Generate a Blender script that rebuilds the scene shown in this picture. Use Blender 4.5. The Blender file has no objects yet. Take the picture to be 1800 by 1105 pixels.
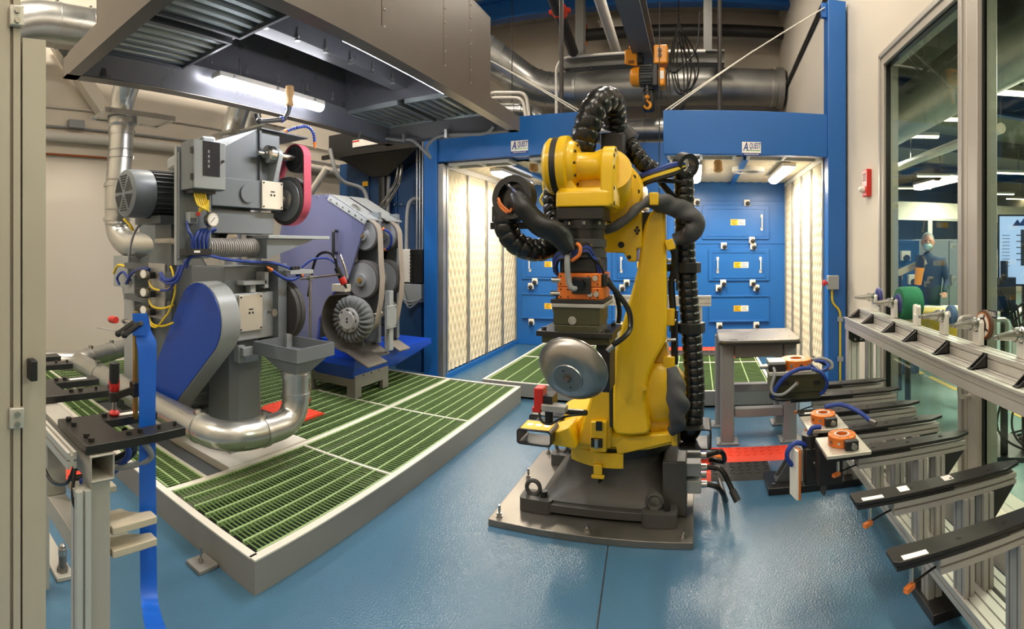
import bpy, math, random
from mathutils import Vector as V, Matrix
pi = math.pi
random.seed(7)
scene = bpy.context.scene
COL = scene.collection

# ---------------------------------------------------------------- camera, world, exposure
# The photograph is a stitched cylindrical panorama: 905 px per radian, horizon on row 435.
FOC, CX, HZ, EYE = 905.0, 1225.0, 435.0, 1.6
cam_data = bpy.data.cameras.new('camera')
cam_data.type = 'PANO'
cam_data.panorama_type = 'CENTRAL_CYLINDRICAL'
yaw = (900.0 - CX) / FOC
cam_data.central_cylindrical_range_u_min = -900.0 / FOC
cam_data.central_cylindrical_range_u_max = 900.0 / FOC
cam_data.central_cylindrical_range_v_min = (HZ - 1105.0) / FOC
cam_data.central_cylindrical_range_v_max = HZ / FOC
cam_data.central_cylindrical_radius = 1.0
cam_data.clip_start = 0.05
cam = bpy.data.objects.new('camera', cam_data)
COL.objects.link(cam)
cam.location = (0, 0, EYE)
cam.rotation_euler = (pi / 2, 0, -yaw)
scene.camera = cam

world = bpy.data.worlds.new('world')
scene.world = world
world.use_nodes = True
world.node_tree.nodes['Background'].inputs[0].default_value = (0.9, 0.95, 1.0, 1)
world.node_tree.nodes['Background'].inputs[1].default_value = 0.02
scene.view_settings.view_transform = 'Standard'
scene.view_settings.look = 'None'
scene.view_settings.gamma = 1.0
scene.view_settings.use_curve_mapping = False
scene.view_settings.exposure = 0.3
scene.cycles.max_bounces = 8
scene.cycles.diffuse_bounces = 4
scene.cycles.glossy_bounces = 4
scene.cycles.transparent_max_bounces = 12
scene.cycles.caustics_reflective = False
scene.cycles.caustics_refractive = False
scene.cycles.sample_clamp_indirect = 4.0

def area_light(name, loc, sx, sy, watts, color=(1, 0.93, 0.82), rot=(0, 0, 0), spread=180):
    l = bpy.data.lights.new(name, 'AREA')
    l.shape = 'RECTANGLE'; l.size = sx; l.size_y = sy; l.energy = watts; l.color = color
    l.spread = math.radians(spread)
    o = bpy.data.objects.new(name, l); COL.objects.link(o)
    o.location = loc; o.rotation_euler = rot
    return o

# ---------------------------------------------------------------- helpers
def P(px, py=HZ, X=None, Y=None, Z=None, R=None):
    """the point of the place seen at pixel (px, py) on the plane X, Y or Z, or at ground distance R"""
    t = (px - CX) / FOC; s, c = math.sin(t), math.cos(t); k = (HZ - py) / FOC
    if X is not None: r = X / s
    elif Y is not None: r = Y / c
    elif Z is not None: r = (Z - EYE) / k
    else: r = R
    return V((r * s, r * c, EYE + k * r))

def lin(h):
    h = h.lstrip('#')
    out = []
    for i in (0, 2, 4):
        c = int(h[i:i + 2], 16) / 255
        out.append(c / 12.92 if c <= 0.04045 else ((c + 0.055) / 1.055) ** 2.4)
    return (*out, 1)

MATS = {}
def mat(name, col, rough=0.5, metal=0.0, var=0.08, scale=6.0, bump=0.0, bscale=60.0, coat=0.0, stretch=None, rvar=0.0, emit=None, estr=0.0, spec=0.5):
    m = bpy.data.materials.new(name); m.use_nodes = True
    nt = m.node_tree; b = nt.nodes['Principled BSDF']
    b.inputs['Roughness'].default_value = rough
    b.inputs['Metallic'].default_value = metal
    b.inputs['Specular IOR Level'].default_value = spec
    if coat: b.inputs['Coat Weight'].default_value = coat; b.inputs['Coat Roughness'].default_value = 0.12
    c = lin(col) if isinstance(col, str) else (*col, 1)
    tc = nt.nodes.new('ShaderNodeTexCoord'); src = tc.outputs['Object']
    if stretch:
        mp = nt.nodes.new('ShaderNodeMapping'); mp.inputs['Scale'].default_value = stretch
        nt.links.new(src, mp.inputs['Vector']); src = mp.outputs['Vector']
    if var or rvar:
        n = nt.nodes.new('ShaderNodeTexNoise'); n.inputs['Scale'].default_value = scale; n.inputs['Detail'].default_value = 4
        nt.links.new(src, n.inputs['Vector'])
        mx = nt.nodes.new('ShaderNodeMix'); mx.data_type = 'RGBA'
        mx.inputs['A'].default_value = (*[v * (1 - var) for v in c[:3]], 1)
        mx.inputs['B'].default_value = (*[min(1, v * (1 + var)) for v in c[:3]], 1)
        nt.links.new(n.outputs['Fac'], mx.inputs['Factor'])
        nt.links.new(mx.outputs['Result'], b.inputs['Base Color'])
        if rvar:
            mr = nt.nodes.new('ShaderNodeMapRange')
            mr.inputs['To Min'].default_value = max(0.02, rough - rvar); mr.inputs['To Max'].default_value = rough + rvar
            nt.links.new(n.outputs['Fac'], mr.inputs['Value']); nt.links.new(mr.outputs['Result'], b.inputs['Roughness'])
    else:
        b.inputs['Base Color'].default_value = c
    if bump:
        n2 = nt.nodes.new('ShaderNodeTexNoise'); n2.inputs['Scale'].default_value = bscale; n2.inputs['Detail'].default_value = 3
        nt.links.new(src, n2.inputs['Vector'])
        bp = nt.nodes.new('ShaderNodeBump'); bp.inputs['Strength'].default_value = bump; bp.inputs['Distance'].default_value = 0.01
        nt.links.new(n2.outputs['Fac'], bp.inputs['Height']); nt.links.new(bp.outputs['Normal'], b.inputs['Normal'])
    if emit:
        b.inputs['Emission Color'].default_value = lin(emit); b.inputs['Emission Strength'].default_value = estr
    MATS[name] = m
    return m

def glass_mat(name, tint, ior=1.5):
    m = bpy.data.materials.new(name); m.use_nodes = True; nt = m.node_tree
    for n in list(nt.nodes):
        if n.type != 'OUTPUT_MATERIAL': nt.nodes.remove(n)
    out = [n for n in nt.nodes if n.type == 'OUTPUT_MATERIAL'][0]
    t = nt.nodes.new('ShaderNodeBsdfTransparent'); t.inputs[0].default_value = lin(tint)
    g = nt.nodes.new('ShaderNodeBsdfGlossy'); g.inputs['Roughness'].default_value = 0.0
    geo = nt.nodes.new('ShaderNodeNewGeometry')
    dp = nt.nodes.new('ShaderNodeVectorMath'); dp.operation = 'DOT_PRODUCT'
    nt.links.new(geo.outputs['Incoming'], dp.inputs[0]); nt.links.new(geo.outputs['Normal'], dp.inputs[1])
    def op(kind, a_, b_=None):
        n_ = nt.nodes.new('ShaderNodeMath'); n_.operation = kind
        for i_, x_ in enumerate((a_, b_)):
            if x_ is None: continue
            if isinstance(x_, (int, float)): n_.inputs[i_].default_value = x_
            else: nt.links.new(x_, n_.inputs[i_])
        return n_.outputs[0]
    sch = op('ADD', op('MULTIPLY', op('POWER', op('SUBTRACT', 1.0, op('ABSOLUTE', dp.outputs['Value'])), 5.0), 0.8), 0.035)
    mx = nt.nodes.new('ShaderNodeMixShader')
    nt.links.new(sch, mx.inputs[0]); nt.links.new(t.outputs[0], mx.inputs[1]); nt.links.new(g.outputs[0], mx.inputs[2])
    nt.links.new(mx.outputs[0], out.inputs['Surface'])
    MATS[name] = m
    return m

def catmull(pts, n=8, closed=False):
    pts = [V(p) for p in pts]; out = []
    L = len(pts)
    rng = range(L) if closed else range(L - 1)
    for i in rng:
        if closed: p0, p1, p2, p3 = pts[(i - 1) % L], pts[i], pts[(i + 1) % L], pts[(i + 2) % L]
        else: p0, p1, p2, p3 = pts[max(i - 1, 0)], pts[i], pts[i + 1], pts[min(i + 2, L - 1)]
        for k in range(n):
            t = k / n
            out.append(0.5 * ((2 * p1) + (p2 - p0) * t + (2 * p0 - 5 * p1 + 4 * p2 - p3) * t * t + (3 * p1 - p0 - 3 * p2 + p3) * t ** 3))
    if not closed: out.append(pts[-1])
    return out

def resample(pts, step):
    out = [pts[0].copy()]; acc = 0.0
    for a, b in zip(pts, pts[1:]):
        d = (b - a).length
        if d < 1e-9: continue
        t = step - acc
        while t <= d:
            out.append(a + (b - a) * (t / d)); t += step
        acc = d - (t - step)
    return out

def frame_of(d, up=None):
    d = V(d).normalized()
    up = V(up) if up is not None else (V((0, 0, 1)) if abs(d.z) < 0.95 else V((0, 1, 0)))
    u = d.cross(up)
    if u.length < 1e-6: u = d.cross(V((1, 0, 0)))
    u.normalize(); w = u.cross(d).normalized()
    return d, u, w

class G:
    """collects geometry in world coordinates, then links it as ONE mesh object"""
    def __init__(self): self.v = []; self.f = []
    def add(self, vs, fs):
        o = len(self.v); self.v.extend(V(p) for p in vs); self.f.extend([tuple(i + o for i in f) for f in fs]); return self
    def bx(self, x0, x1, y0, y1, z0, z1):
        if x0 > x1: x0, x1 = x1, x0
        if y0 > y1: y0, y1 = y1, y0
        if z0 > z1: z0, z1 = z1, z0
        return self.add([(x0, y0, z0), (x1, y0, z0), (x1, y1, z0), (x0, y1, z0), (x0, y0, z1), (x1, y0, z1), (x1, y1, z1), (x0, y1, z1)],
                        [(3, 2, 1, 0), (4, 5, 6, 7), (0, 1, 5, 4), (1, 2, 6, 5), (2, 3, 7, 6), (3, 0, 4, 7)])
    def box(self, c, s, d=(1, 0, 0), up=(0, 0, 1)):
        """box of size s (along d, across, up) centred on c"""
        d, u, w = frame_of(d, up); c = V(c); a, b, e = d * s[0] / 2, u * s[1] / 2, w * s[2] / 2
        vs = [c - a - b - e, c + a - b - e, c + a + b - e, c - a + b - e, c - a - b + e, c + a - b + e, c + a + b + e, c - a + b + e]
        return self.add(vs, [(0, 1, 2, 3), (7, 6, 5, 4), (4, 5, 1, 0), (5, 6, 2, 1), (6, 7, 3, 2), (7, 4, 0, 3)])
    def beam(self, p0, p1, w, h, up=None):
        p0, p1 = V(p0), V(p1); d = p1 - p0
        return self.box((p0 + p1) / 2, (d.length, w, h), d, up if up is not None else ((0, 0, 1) if abs(d.normalized().z) < 0.95 else (0, 1, 0)))
    def ring(self, c, u, w, r, n): return [c + (u * math.cos(2 * pi * i / n) + w * math.sin(2 * pi * i / n)) * r for i in range(n)]
    def loft(self, rings, cap0=True, cap1=True, closed=False):
        n = len(rings[0]); vs = [p for r in rings for p in r]; fs = []
        m = len(rings)
        for j in range(m if closed else m - 1):
            a, b = j * n, ((j + 1) % m) * n
            for i in range(n): fs.append((a + i, a + (i + 1) % n, b + (i + 1) % n, b + i))
        if not closed:
            if cap0: fs.append(tuple(range(n - 1, -1, -1)))
            if cap1: fs.append(tuple(range((m - 1) * n, m * n)))
        return self.add(vs, fs)
    def cyl(self, p0, p1, r0, r1=None, n=20, cap=True):
        p0, p1 = V(p0), V(p1); r1 = r0 if r1 is None else r1
        d, u, w = frame_of(p1 - p0)
        return self.loft([self.ring(p0, w, u, r0, n)[::-1], self.ring(p1, w, u, r1, n)[::-1]], cap, cap)
    def pipe(self, p0, p1, ro, ri, n=24):
        p0, p1 = V(p0), V(p1); d, u, w = frame_of(p1 - p0)
        R = lambda p, r: self.ring(p, w, u, r, n)[::-1]
        return self.loft([R(p0, ro), R(p1, ro), R(p1, ri), R(p0, ri)], closed=True)
    def lathe(self, o, axis, prof, n=28, cap0=True, cap1=True):
        o = V(o); d, u, w = frame_of(axis)
        return self.loft([self.ring(o + d * h, w, u, max(r, 1e-4), n)[::-1] for r, h in prof], cap0, cap1)
    def tube(self, pts, r, n=8, closed=False, cap=True):
        pts = [V(p) for p in pts]; m = len(pts)
        if m < 2: return self
        rs = r if isinstance(r, (list, tuple)) else [r] * m
        t0 = (pts[1] - pts[0]).normalized(); _, u, w = frame_of(t0)
        rings = []; prev = t0
        for i in range(m):
            if closed: t = pts[(i + 1) % m] - pts[i - 1]
            else: t = pts[min(i + 1, m - 1)] - pts[max(i - 1, 0)]
            if t.length < 1e-9: t = prev.copy()
            t.normalize()
            q = prev.rotation_difference(t); u = q @ u; w = q @ w; prev = t
            rings.append(self.ring(pts[i], w, u, rs[i], n)[::-1])
        return self.loft(rings, cap, cap, closed)
    def prism(self, poly, o, u, v, depth):
        """2-D polygon in the plane o+u*a+v*b, extruded by depth along u x v"""
        o, u, v = V(o), V(u), V(v); nrm = u.cross(v).normalized()
        area = sum(a[0] * b[1] - b[0] * a[1] for a, b in zip(poly, poly[1:] + poly[:1]))
        if area < 0: poly = poly[::-1]
        if depth < 0: o = o + nrm * depth; depth = -depth
        a = [o + u * p[0] + v * p[1] for p in poly]
        return self.loft([a, [p + nrm * depth for p in a]])
    def quad(self, a, b, c, d): return self.add([a, b, c, d], [(0, 1, 2, 3)])
    def sphere(self, c, r, n=14, m=8, s=(1, 1, 1)):
        c = V(c); rings = []
        for j in range(m + 1):
            th = pi * j / m; rr = max(math.sin(th), 1e-3)
            rings.append([c + V((math.cos(2 * pi * i / n) * rr * s[0], math.sin(2 * pi * i / n) * rr * s[1], -math.cos(th) * s[2])) * r for i in range(n)])
        return self.loft(rings)
    def hexnut(self, p, axis, r, h):
        p = V(p); return self.cyl(p, p + V(axis).normalized() * h, r, n=6)
    def build(self, name, m, parent=None, bevel=0.0, sharp=0.7):
        root = parent
        while root is not None and root.parent is not None: root = root.parent
        off = root.location.copy() if root is not None else None
        vs = [tuple(p - off) if off is not None else tuple(p) for p in self.v]
        if off is None and vs:
            xs, ys, zs = zip(*vs); off = V(((min(xs) + max(xs)) / 2, (min(ys) + max(ys)) / 2, min(zs)))
            vs = [tuple(V(p) - off) for p in vs]; loc = off
        else: loc = V((0, 0, 0))
        me = bpy.data.meshes.new(name); me.from_pydata(vs, [], self.f); me.update()
        me.polygons.foreach_set('use_smooth', [True] * len(me.polygons))
        me.set_sharp_from_angle(angle=sharp)
        o = bpy.data.objects.new(name, me); COL.objects.link(o)
        o.location = loc
        me.materials.append(MATS[m] if isinstance(m, str) else m)
        if parent is not None: o.parent = parent
        if bevel:
            md = o.modifiers.new('edge', 'BEVEL'); md.width = bevel; md.segments = 2; md.limit_method = 'ANGLE'; md.angle_limit = 0.6
        return o

def tag(o, label, cat, group=None):
    o['label'] = label; o['category'] = cat
    if group: o['group'] = group
    return o
def thing(name, label, cat, loc, group=None):
    o = bpy.data.objects.new(name, None); COL.objects.link(o)
    o.empty_display_size = 0.1; o.location = V(loc); tag(o, label, cat, group)
    return o
def struct(o): o['kind'] = 'structure'; return o
def copy_tree(o, dloc=(0, 0, 0), parent=None):
    c = o.copy(); COL.objects.link(c)
    c.parent = parent
    if parent is None: c.location = o.location + V(dloc)
    for ch in [x for x in o.children]: copy_tree(ch, parent=c)
    return c
def sleeve(path, radius, n=16, seed=1, amp=0.3, step=0.012):
    """loose fabric tube with irregular folds"""
    rnd = random.Random(seed); pts = resample([V(p) for p in path], step); m = len(pts)
    ph = [(rnd.uniform(0, 6.3), rnd.uniform(0.15, 0.6), rnd.choice((1, 2, 3)), rnd.uniform(0, 6.3)) for _ in range(6)]
    g = G(); t0 = (pts[1] - pts[0]).normalized(); _, u, w = frame_of(t0); prev = t0; rings = []
    for i in range(m):
        t = (pts[min(i + 1, m - 1)] - pts[max(i - 1, 0)]).normalized(); q = prev.rotation_difference(t); u = q @ u; w = q @ w; prev = t
        r = radius(i / (m - 1)); ring = []
        for k in range(n):
            a = -2 * pi * k / n
            f = sum(math.sin(p[0] + p[1] * i + p[2] * a) * math.cos(p[3] + 0.11 * i) for p in ph) / 3
            ring.append(pts[i] + (w * math.cos(a) + u * math.sin(a)) * r * (1 + amp * f))
        rings.append(ring)
    return g.loft(rings)

def text_mesh(name, body, o, u, v, size, m, parent, depth=0.001, shear=0.0, ax='CENTER', bold=0.0, sx=1.0):
    """flat lettering as a mesh part: baseline centre at o, reading along u, up along v"""
    cu = bpy.data.curves.new(name, 'FONT'); cu.body = body; cu.size = size; cu.align_x = ax; cu.align_y = 'CENTER'
    cu.extrude = depth; cu.shear = shear; cu.offset = bold; cu.resolution_u = 3
    t = bpy.data.objects.new(name, cu); COL.objects.link(t)
    dg = bpy.context.evaluated_depsgraph_get()
    me = t.evaluated_get(dg).to_mesh()
    u, v = V(u).normalized(), V(v).normalized(); n = u.cross(v)
    g = G(); g.v = [V(o) + u * p.co.x * sx + v * p.co.y + n * p.co.z for p in me.vertices]; g.f = [tuple(f.vertices) for f in me.polygons]
    t.evaluated_get(dg).to_mesh_clear()
    bpy.data.objects.remove(t); bpy.data.curves.remove(cu)
    return g.build(name, m, parent)

def slot_section(w, h, nu, nv, gw=0.008, gd=0.009):
    """outline of a T-slot aluminium profile: nu grooves in the faces of width w, nv in those of height h"""
    pts = []
    def side(a, b, n, L):
        a, b = V((*a, 0)), V((*b, 0)); d = (b - a).normalized(); inn = V((-d.y, d.x, 0))
        pts.append((a.x, a.y))
        for i in range(n):
            c = a + d * L * (i + 0.5) / n
            for q in (c - d * gw / 2, c - d * gw / 2 + inn * gd, c + d * gw / 2 + inn * gd, c + d * gw / 2): pts.append((q.x, q.y))
    W, H = w / 2, h / 2
    side((-W, -H), (W, -H), nu, w); side((W, -H), (W, H), nv, h); side((W, H), (-W, H), nu, w); side((-W, H), (-W, -H), nv, h)
    return pts
def profile(g, p0, p1, w, h, nu=1, nv=1, up=None, gw=0.008, gd=0.009):
    """T-slot bar from p0 to p1, w across, h along up"""
    p0, p1 = V(p0), V(p1); d, u, wv = frame_of(p1 - p0, up)
    g.prism(slot_section(w, h, nu, nv, gw, gd), p0, wv.cross(d), wv, (p1 - p0).length) if (wv.cross(d)).cross(wv).dot(d) > 0 else g.prism(slot_section(w, h, nu, nv, gw, gd), p0, d.cross(wv), wv, (p1 - p0).length)
    return g
def bend_path(corners, rad, n=8):
    """polyline with rounded corners"""
    c = [V(p) for p in corners]; out = [c[0]]
    for i in range(1, len(c) - 1):
        a = (c[i - 1] - c[i]); b = (c[i + 1] - c[i])
        r = min(rad, a.length * 0.49, b.length * 0.49); a.normalize(); b.normalize()
        p, q = c[i] + a * r, c[i] + b * r
        for k in range(n + 1):
            t = k / n; out.append(p * (1 - t) ** 2 + c[i] * 2 * t * (1 - t) + q * t * t)
    out.append(c[-1]); return out
def corrugated(g, path, r, pitch=0.03, depth=0.12, n=14, sub=4):
    pts = resample(path, pitch / sub); rs = []
    for i in range(len(pts)):
        k = i % sub
        rs.append(r * (1 - depth) if k == 0 else r)
    return g.tube(pts, rs, n)

# ---------------------------------------------------------------- materials
mat('floor_epoxy', '#426882', 0.16, 0, 0.05, 1.2, 0.32, 110, spec=0.7)
mat('cream_wall', '#d9cfbf', 0.75, 0, 0.03, 1.5)
mat('ceiling_paint', '#a9a49a', 0.85, 0, 0.05, 1.5)
mat('curb_grey', '#7f7e7a', 0.5, 0, 0.05, 4)
mat('trim_white', '#d5d1c6', 0.5, 0, 0.05, 6)
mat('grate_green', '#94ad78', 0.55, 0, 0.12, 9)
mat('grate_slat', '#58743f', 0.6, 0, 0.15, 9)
mat('shade_green', '#0c160a', 0.8, 0, 0.2, 5)  # near-black green: shade below the gratings put into the colour
mat('machine_grey', '#6c7276', 0.38, 0, 0.04, 4)
mat('machine_light', '#979b9b', 0.38, 0, 0.04, 4)
mat('machine_dark', '#55595c', 0.4, 0, 0.06, 4)
mat('booth_blue', '#1b60aa', 0.36, 0, 0.05, 3)
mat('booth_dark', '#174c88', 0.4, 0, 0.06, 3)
mat('collector_blue', '#1d4470', 0.4, 0, 0.08, 3)
mat('guard_blue', '#0b3f9e', 0.4, 0, 0.05, 3)
mat('tray_blue', '#1448c4', 0.35, 0, 0.06, 3)
mat('tape_blue', '#1560cc', 0.4, 0, 0.06, 8)
mat('robot_yellow', '#e6ba10', 0.34, 0, 0.04, 3, coat=0.2)
mat('label_yellow', '#f0b41c', 0.5, 0, 0.03)
mat('rubber_black', '#121212', 0.27, 0, 0.15, 12)
mat('plastic_black', '#1b1b1c', 0.45, 0, 0.1, 8)
mat('black_oxide', '#2c2a28', 0.35, 0.3, 0.2, 9, rvar=0.1)
mat('sleeve_black', '#131315', 0.45, 0, 0.2, 10, 0.3, 25)
mat('sleeve_grey', '#414144', 0.6, 0, 0.2, 10, 0.3, 25)
mat('sensor_grey', '#48484a', 0.4, 0.4, 0.1, 8)
mat('plate_pale', '#a9a7a2', 0.4, 0.5, 0.1, 8)
mat('table_grey', '#7a7a7b', 0.45, 0, 0.05, 5)
mat('flap_brown', '#5a3f30', 0.8, 0, 0.2, 20)
mat('door_cream', '#b5ad9e', 0.45, 0.1, 0.05, 5)
mat('stand_grey', '#a5a198', 0.45, 0.1, 0.08, 6)
mat('stand_cream', '#b8ae9a', 0.6, 0, 0.1, 9)
mat('floor_next', '#6f8a86', 0.25, 0, 0.1, 3)
mat('ceiling_dark', '#8a8375', 0.85, 0, 0.08, 2)
mat('lamp_far', '#ffffff', 0.5, 0, 0, emit='#ffe9c4', estr=8.0)
mat('frame_paint', '#b3aba0', 0.4, 0.05, 0.04, 5)
mat('hub_alu', '#c2c2c2', 0.35, 0.5, 0.06, 8)
mat('hose_grey', '#918c87', 0.5, 0.1, 0.1, 9)
mat('galvanized', '#bfbfbb', 0.3, 0.9, 0.18, 5, rvar=0.08)
mat('galvanized_dull', '#a5a49f', 0.42, 0.8, 0.2, 5, rvar=0.08)
mat('steel', '#b8b5af', 0.25, 1.0, 0.12, 8, rvar=0.08)
mat('spun_steel', '#b4b1ac', 0.24, 1.0, 0.06, 12)
mat('plate_steel', '#837e77', 0.38, 0.8, 0.22, 5, rvar=0.12)
mat('cast_grey', '#4c4a47', 0.5, 0.2, 0.18, 5, 0.1, 40)
mat('aluminium', '#cbc8c0', 0.4, 0.45, 0.06, 8)
mat('aluminium_dim', '#b3b0a9', 0.45, 0.45, 0.06, 8)
mat('quilt', '#e2d5b8', 0.8, 0, 0.06, 9, 0.2, 70)
mat('hood_inner', '#5a5b60', 0.3, 0.15, 0.15, 4, rvar=0.08)
mat('hood_outer', '#635c55', 0.4, 0.2, 0.12, 5, 0.05, 200)
mat('hood_slat', '#9fa8a8', 0.35, 0.8, 0.15, 6)
mat('lamp_white', '#ffffff', 0.5, 0, 0, emit='#fff4e4', estr=14.0)
mat('lamp_cool', '#ffffff', 0.5, 0, 0, emit='#f6f6ff', estr=34.0)
mat('white_plastic', '#e4e0d6', 0.45, 0, 0.03)
mat('orange_anod', '#e0762a', 0.35, 0.2, 0.06, 6)
mat('hoist_orange', '#f09a1a', 0.4, 0, 0.05, 5)
mat('red_plastic', '#c8281e', 0.4, 0, 0.05, 6)
mat('mat_red', '#e8462c', 0.6, 0, 0.08, 9)
mat('mat_black', '#2b2a29', 0.7, 0, 0.15, 20, 0.3, 60)
mat('belt_pink', '#b04456', 0.7, 0, 0.08, 9)
mat('belt_tan', '#93897d', 0.7, 0, 0.12, 9)
mat('wheel_rubber', '#3a3837', 0.7, 0, 0.2, 12, 0.2, 40)
mat('wheel_grey', '#7f8184', 0.4, 0.3, 0.1, 6)
mat('cotton_grey', '#5d6061', 0.85, 0, 0.2, 12, 0.3, 50)
mat('film_lavender', '#8c91bd', 0.28, 0.7, 0.12, 3)
mat('olive_anod', '#4a4a36', 0.4, 0.4, 0.1, 8)
mat('brass', '#b08a3e', 0.35, 0.8, 0.1, 8)
mat('copper', '#a5603a', 0.35, 0.8, 0.1, 8)
mat('cable_blue', '#1c3a8c', 0.45, 0, 0.08, 9)
mat('cable_yellow', '#e0c024', 0.45, 0, 0.08, 9)
mat('cable_orange', '#d8742a', 0.45, 0, 0.08, 9)
mat('cable_grey', '#8b8d8f', 0.5, 0, 0.08, 9)
mat('rope_white', '#d8d4c8', 0.8, 0, 0.06, 20)
mat('paper_white', '#eeeae0', 0.7, 0, 0.03)
mat('masking_tape', '#b08a5a', 0.8, 0, 0.2, 20)
mat('green_abrasive', '#1f6a48', 0.9, 0, 0.2, 20, 0.5, 80)
mat('purple_flange', '#3a3a7c', 0.4, 0.2, 0.08, 6)
mat('blue_wheel', '#4a6a8c', 0.7, 0, 0.12, 12)
mat('ink_blue', '#1f3d8a', 0.5, 0, 0)
mat('ink_green', '#3aa05a', 0.5, 0, 0)
mat('ink_black', '#1a1a1a', 0.6, 0, 0)
mat('screen_blue', '#9db4e0', 0.3, 0, 0, emit='#a9bdf0', estr=0.9)
mat('screen_dark', '#3b3f4a', 0.4, 0, 0)
mat('window_dark', '#2a2c33', 0.12, 0, 0.1)
mat('beam_grey', '#6c6c68', 0.55, 0, 0.08, 4)
mat('pipe_black', '#2c2826', 0.5, 0, 0.1, 6)
mat('pipe_white', '#cfcac0', 0.5, 0, 0.05, 6)
mat('skin', '#c08e78', 0.5, 0, 0.05)
mat('shirt_navy', '#27364a', 0.8, 0, 0.08)
mat('hair_grey', '#8f8c88', 0.7, 0, 0.1)
mat('mask_blue', '#a8cfd2', 0.7, 0, 0.03)
mat('far_cabinet', '#7c8084', 0.5, 0, 0.06)
mat('far_yellow', '#c8a838', 0.5, 0, 0.08)
_m = mat('spun_aniso', '#9a9793', 0.3, 1.0, 0.06, 12)
_b = _m.node_tree.nodes['Principled BSDF']; _b.inputs['Anisotropic'].default_value = 0.85
_t = _m.node_tree.nodes.new('ShaderNodeTangent'); _t.direction_type = 'RADIAL'; _t.axis = 'Z'
_m.node_tree.links.new(_t.outputs[0], _b.inputs['Tangent'])
glass_mat('window_glass', '#e6efe6')
# ================================================================ the room
WX = 1.63           # face of the right wall
LX = -6.0           # face of the left wall
BY = 10.2           # face of the back wall
FY = -4.0           # wall behind the camera
CZ = 6.27
g = G(); g.bx(LX - 0.2, WX + 0.1, FY - 0.2, BY + 0.2, -0.2, 0.0); floor = struct(g.build('floor', 'floor_epoxy'))
g = G(); a, b = P(1038, 955, Z=0.0), P(1022, 1105, Z=0.0)
g.beam(V((a.x, a.y + 1.0, 0.0004)), V((b.x - (a.x - b.x) * 2, b.y - 1.2, 0.0004)), 0.006, 0.001); g.build('floor_joint', 'pipe_black', floor)
g = G(); g.bx(LX - 0.2, LX, FY, BY, 0, CZ); struct(g.build('wall_left', 'cream_wall'))
g = G(); g.bx(LX - 0.2, WX + 0.3, BY, BY + 0.2, 0, CZ); struct(g.build('wall_back', 'cream_wall'))
g = G(); g.bx(LX - 0.2, WX + 0.3, FY - 0.2, FY, 0, CZ); struct(g.build('wall_front', 'cream_wall'))
g = G(); g.bx(LX - 0.2, WX + 0.1, FY - 0.2, BY + 0.2, CZ, CZ + 0.2); ceiling = struct(g.build('ceiling', 'ceiling_paint'))
# right wall with one long opening that holds the sidelight and the glass door
OY0, OY1, OZ0, OZ1 = 0.2, 4.31, 0.10, 3.32
g = G()
g.bx(WX, WX + 0.12, OY1, BY, 0, CZ); g.bx(WX, WX + 0.12, FY, OY0, 0, CZ)
g.bx(WX, WX + 0.12, OY0, OY1, OZ1, CZ); g.bx(WX, WX + 0.12, 2.72, OY1, 0, OZ0)
g.bx(WX, WX + 0.12, OY0, 2.72, 0, OZ0)
wall_right = struct(g.build('wall_right', 'cream_wall'))
# pale kerb under the glass, seen between the legs of the tool rack
g = G(); g.bx(WX - 0.22, WX - 0.05, 0.2, 3.9, 0, 0.17); struct(g.build('trim_1', 'cream_wall', bevel=0.01))

def frame_bar(g, y0, y1, z0, z1, x0=WX - 0.045, x1=WX + 0.10): g.bx(x0, x1, y0, y1, z0, z1)
win = bpy.data.objects.new('window_1', None); COL.objects.link(win); win.location = (WX, 3.5, OZ0); struct(win)
g = G(); frame_bar(g, 4.19, 4.31, OZ0, OZ1); frame_bar(g, 2.74, 4.19, OZ1 - 0.13, OZ1); frame_bar(g, 2.74, 4.19, OZ0, OZ0 + 0.06); frame_bar(g, 2.74, 2.86, OZ0 + 0.06, OZ1 - 0.13)
g.build('window_frame', 'frame_paint', win, bevel=0.004)
g = G(); g.bx(WX - 0.058, WX - 0.045, 4.245, 4.268, OZ0, OZ1 - 0.03); g.bx(WX - 0.058, WX - 0.045, 2.79, 4.268, OZ1 - 0.06, OZ1 - 0.035); g.bx(WX - 0.058, WX - 0.045, 2.79, 2.81, OZ0, OZ1 - 0.06)
g.build('frame_bead', 'aluminium_dim', win, bevel=0.002)
g = G(); g.bx(WX - 0.02, WX + 0.02, 4.172, 4.19, OZ0 + 0.06, OZ1 - 0.13); g.bx(WX - 0.02, WX + 0.02, 2.86, 4.172, OZ1 - 0.145, OZ1 - 0.13); g.bx(WX - 0.02, WX + 0.02, 2.86, 2.875, OZ0 + 0.06, OZ1 - 0.145)
g.build('gasket', 'rubber_black', win)
g = G(); g.bx(WX, WX + 0.012, 2.86, 4.19, OZ0 + 0.06, OZ1 - 0.13); g.build('pane', 'window_glass', win)
door = bpy.data.objects.new('door_2', None); COL.objects.link(door); door.location = (WX, 1.6, OZ0); struct(door)
g = G(); frame_bar(g, 2.62, 2.735, OZ0, OZ1); frame_bar(g, 0.2, 2.62, OZ1 - 0.1, OZ1); frame_bar(g, 0.2, 0.32, OZ0, OZ1 - 0.1); frame_bar(g, 0.32, 2.62, OZ0, OZ0 + 0.06)
g.build('door_frame', 'frame_paint', door, bevel=0.004)
g = G(); g.bx(WX - 0.012, WX + 0.012, 2.60, 2.62, OZ0 + 0.06, OZ1 - 0.1); g.build('gasket', 'rubber_black', door)
g = G(); g.bx(WX, WX + 0.012, 0.32, 2.60, OZ0 + 0.06, OZ1 - 0.1); g.build('pane', 'window_glass', door)
hy = 2.56
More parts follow.
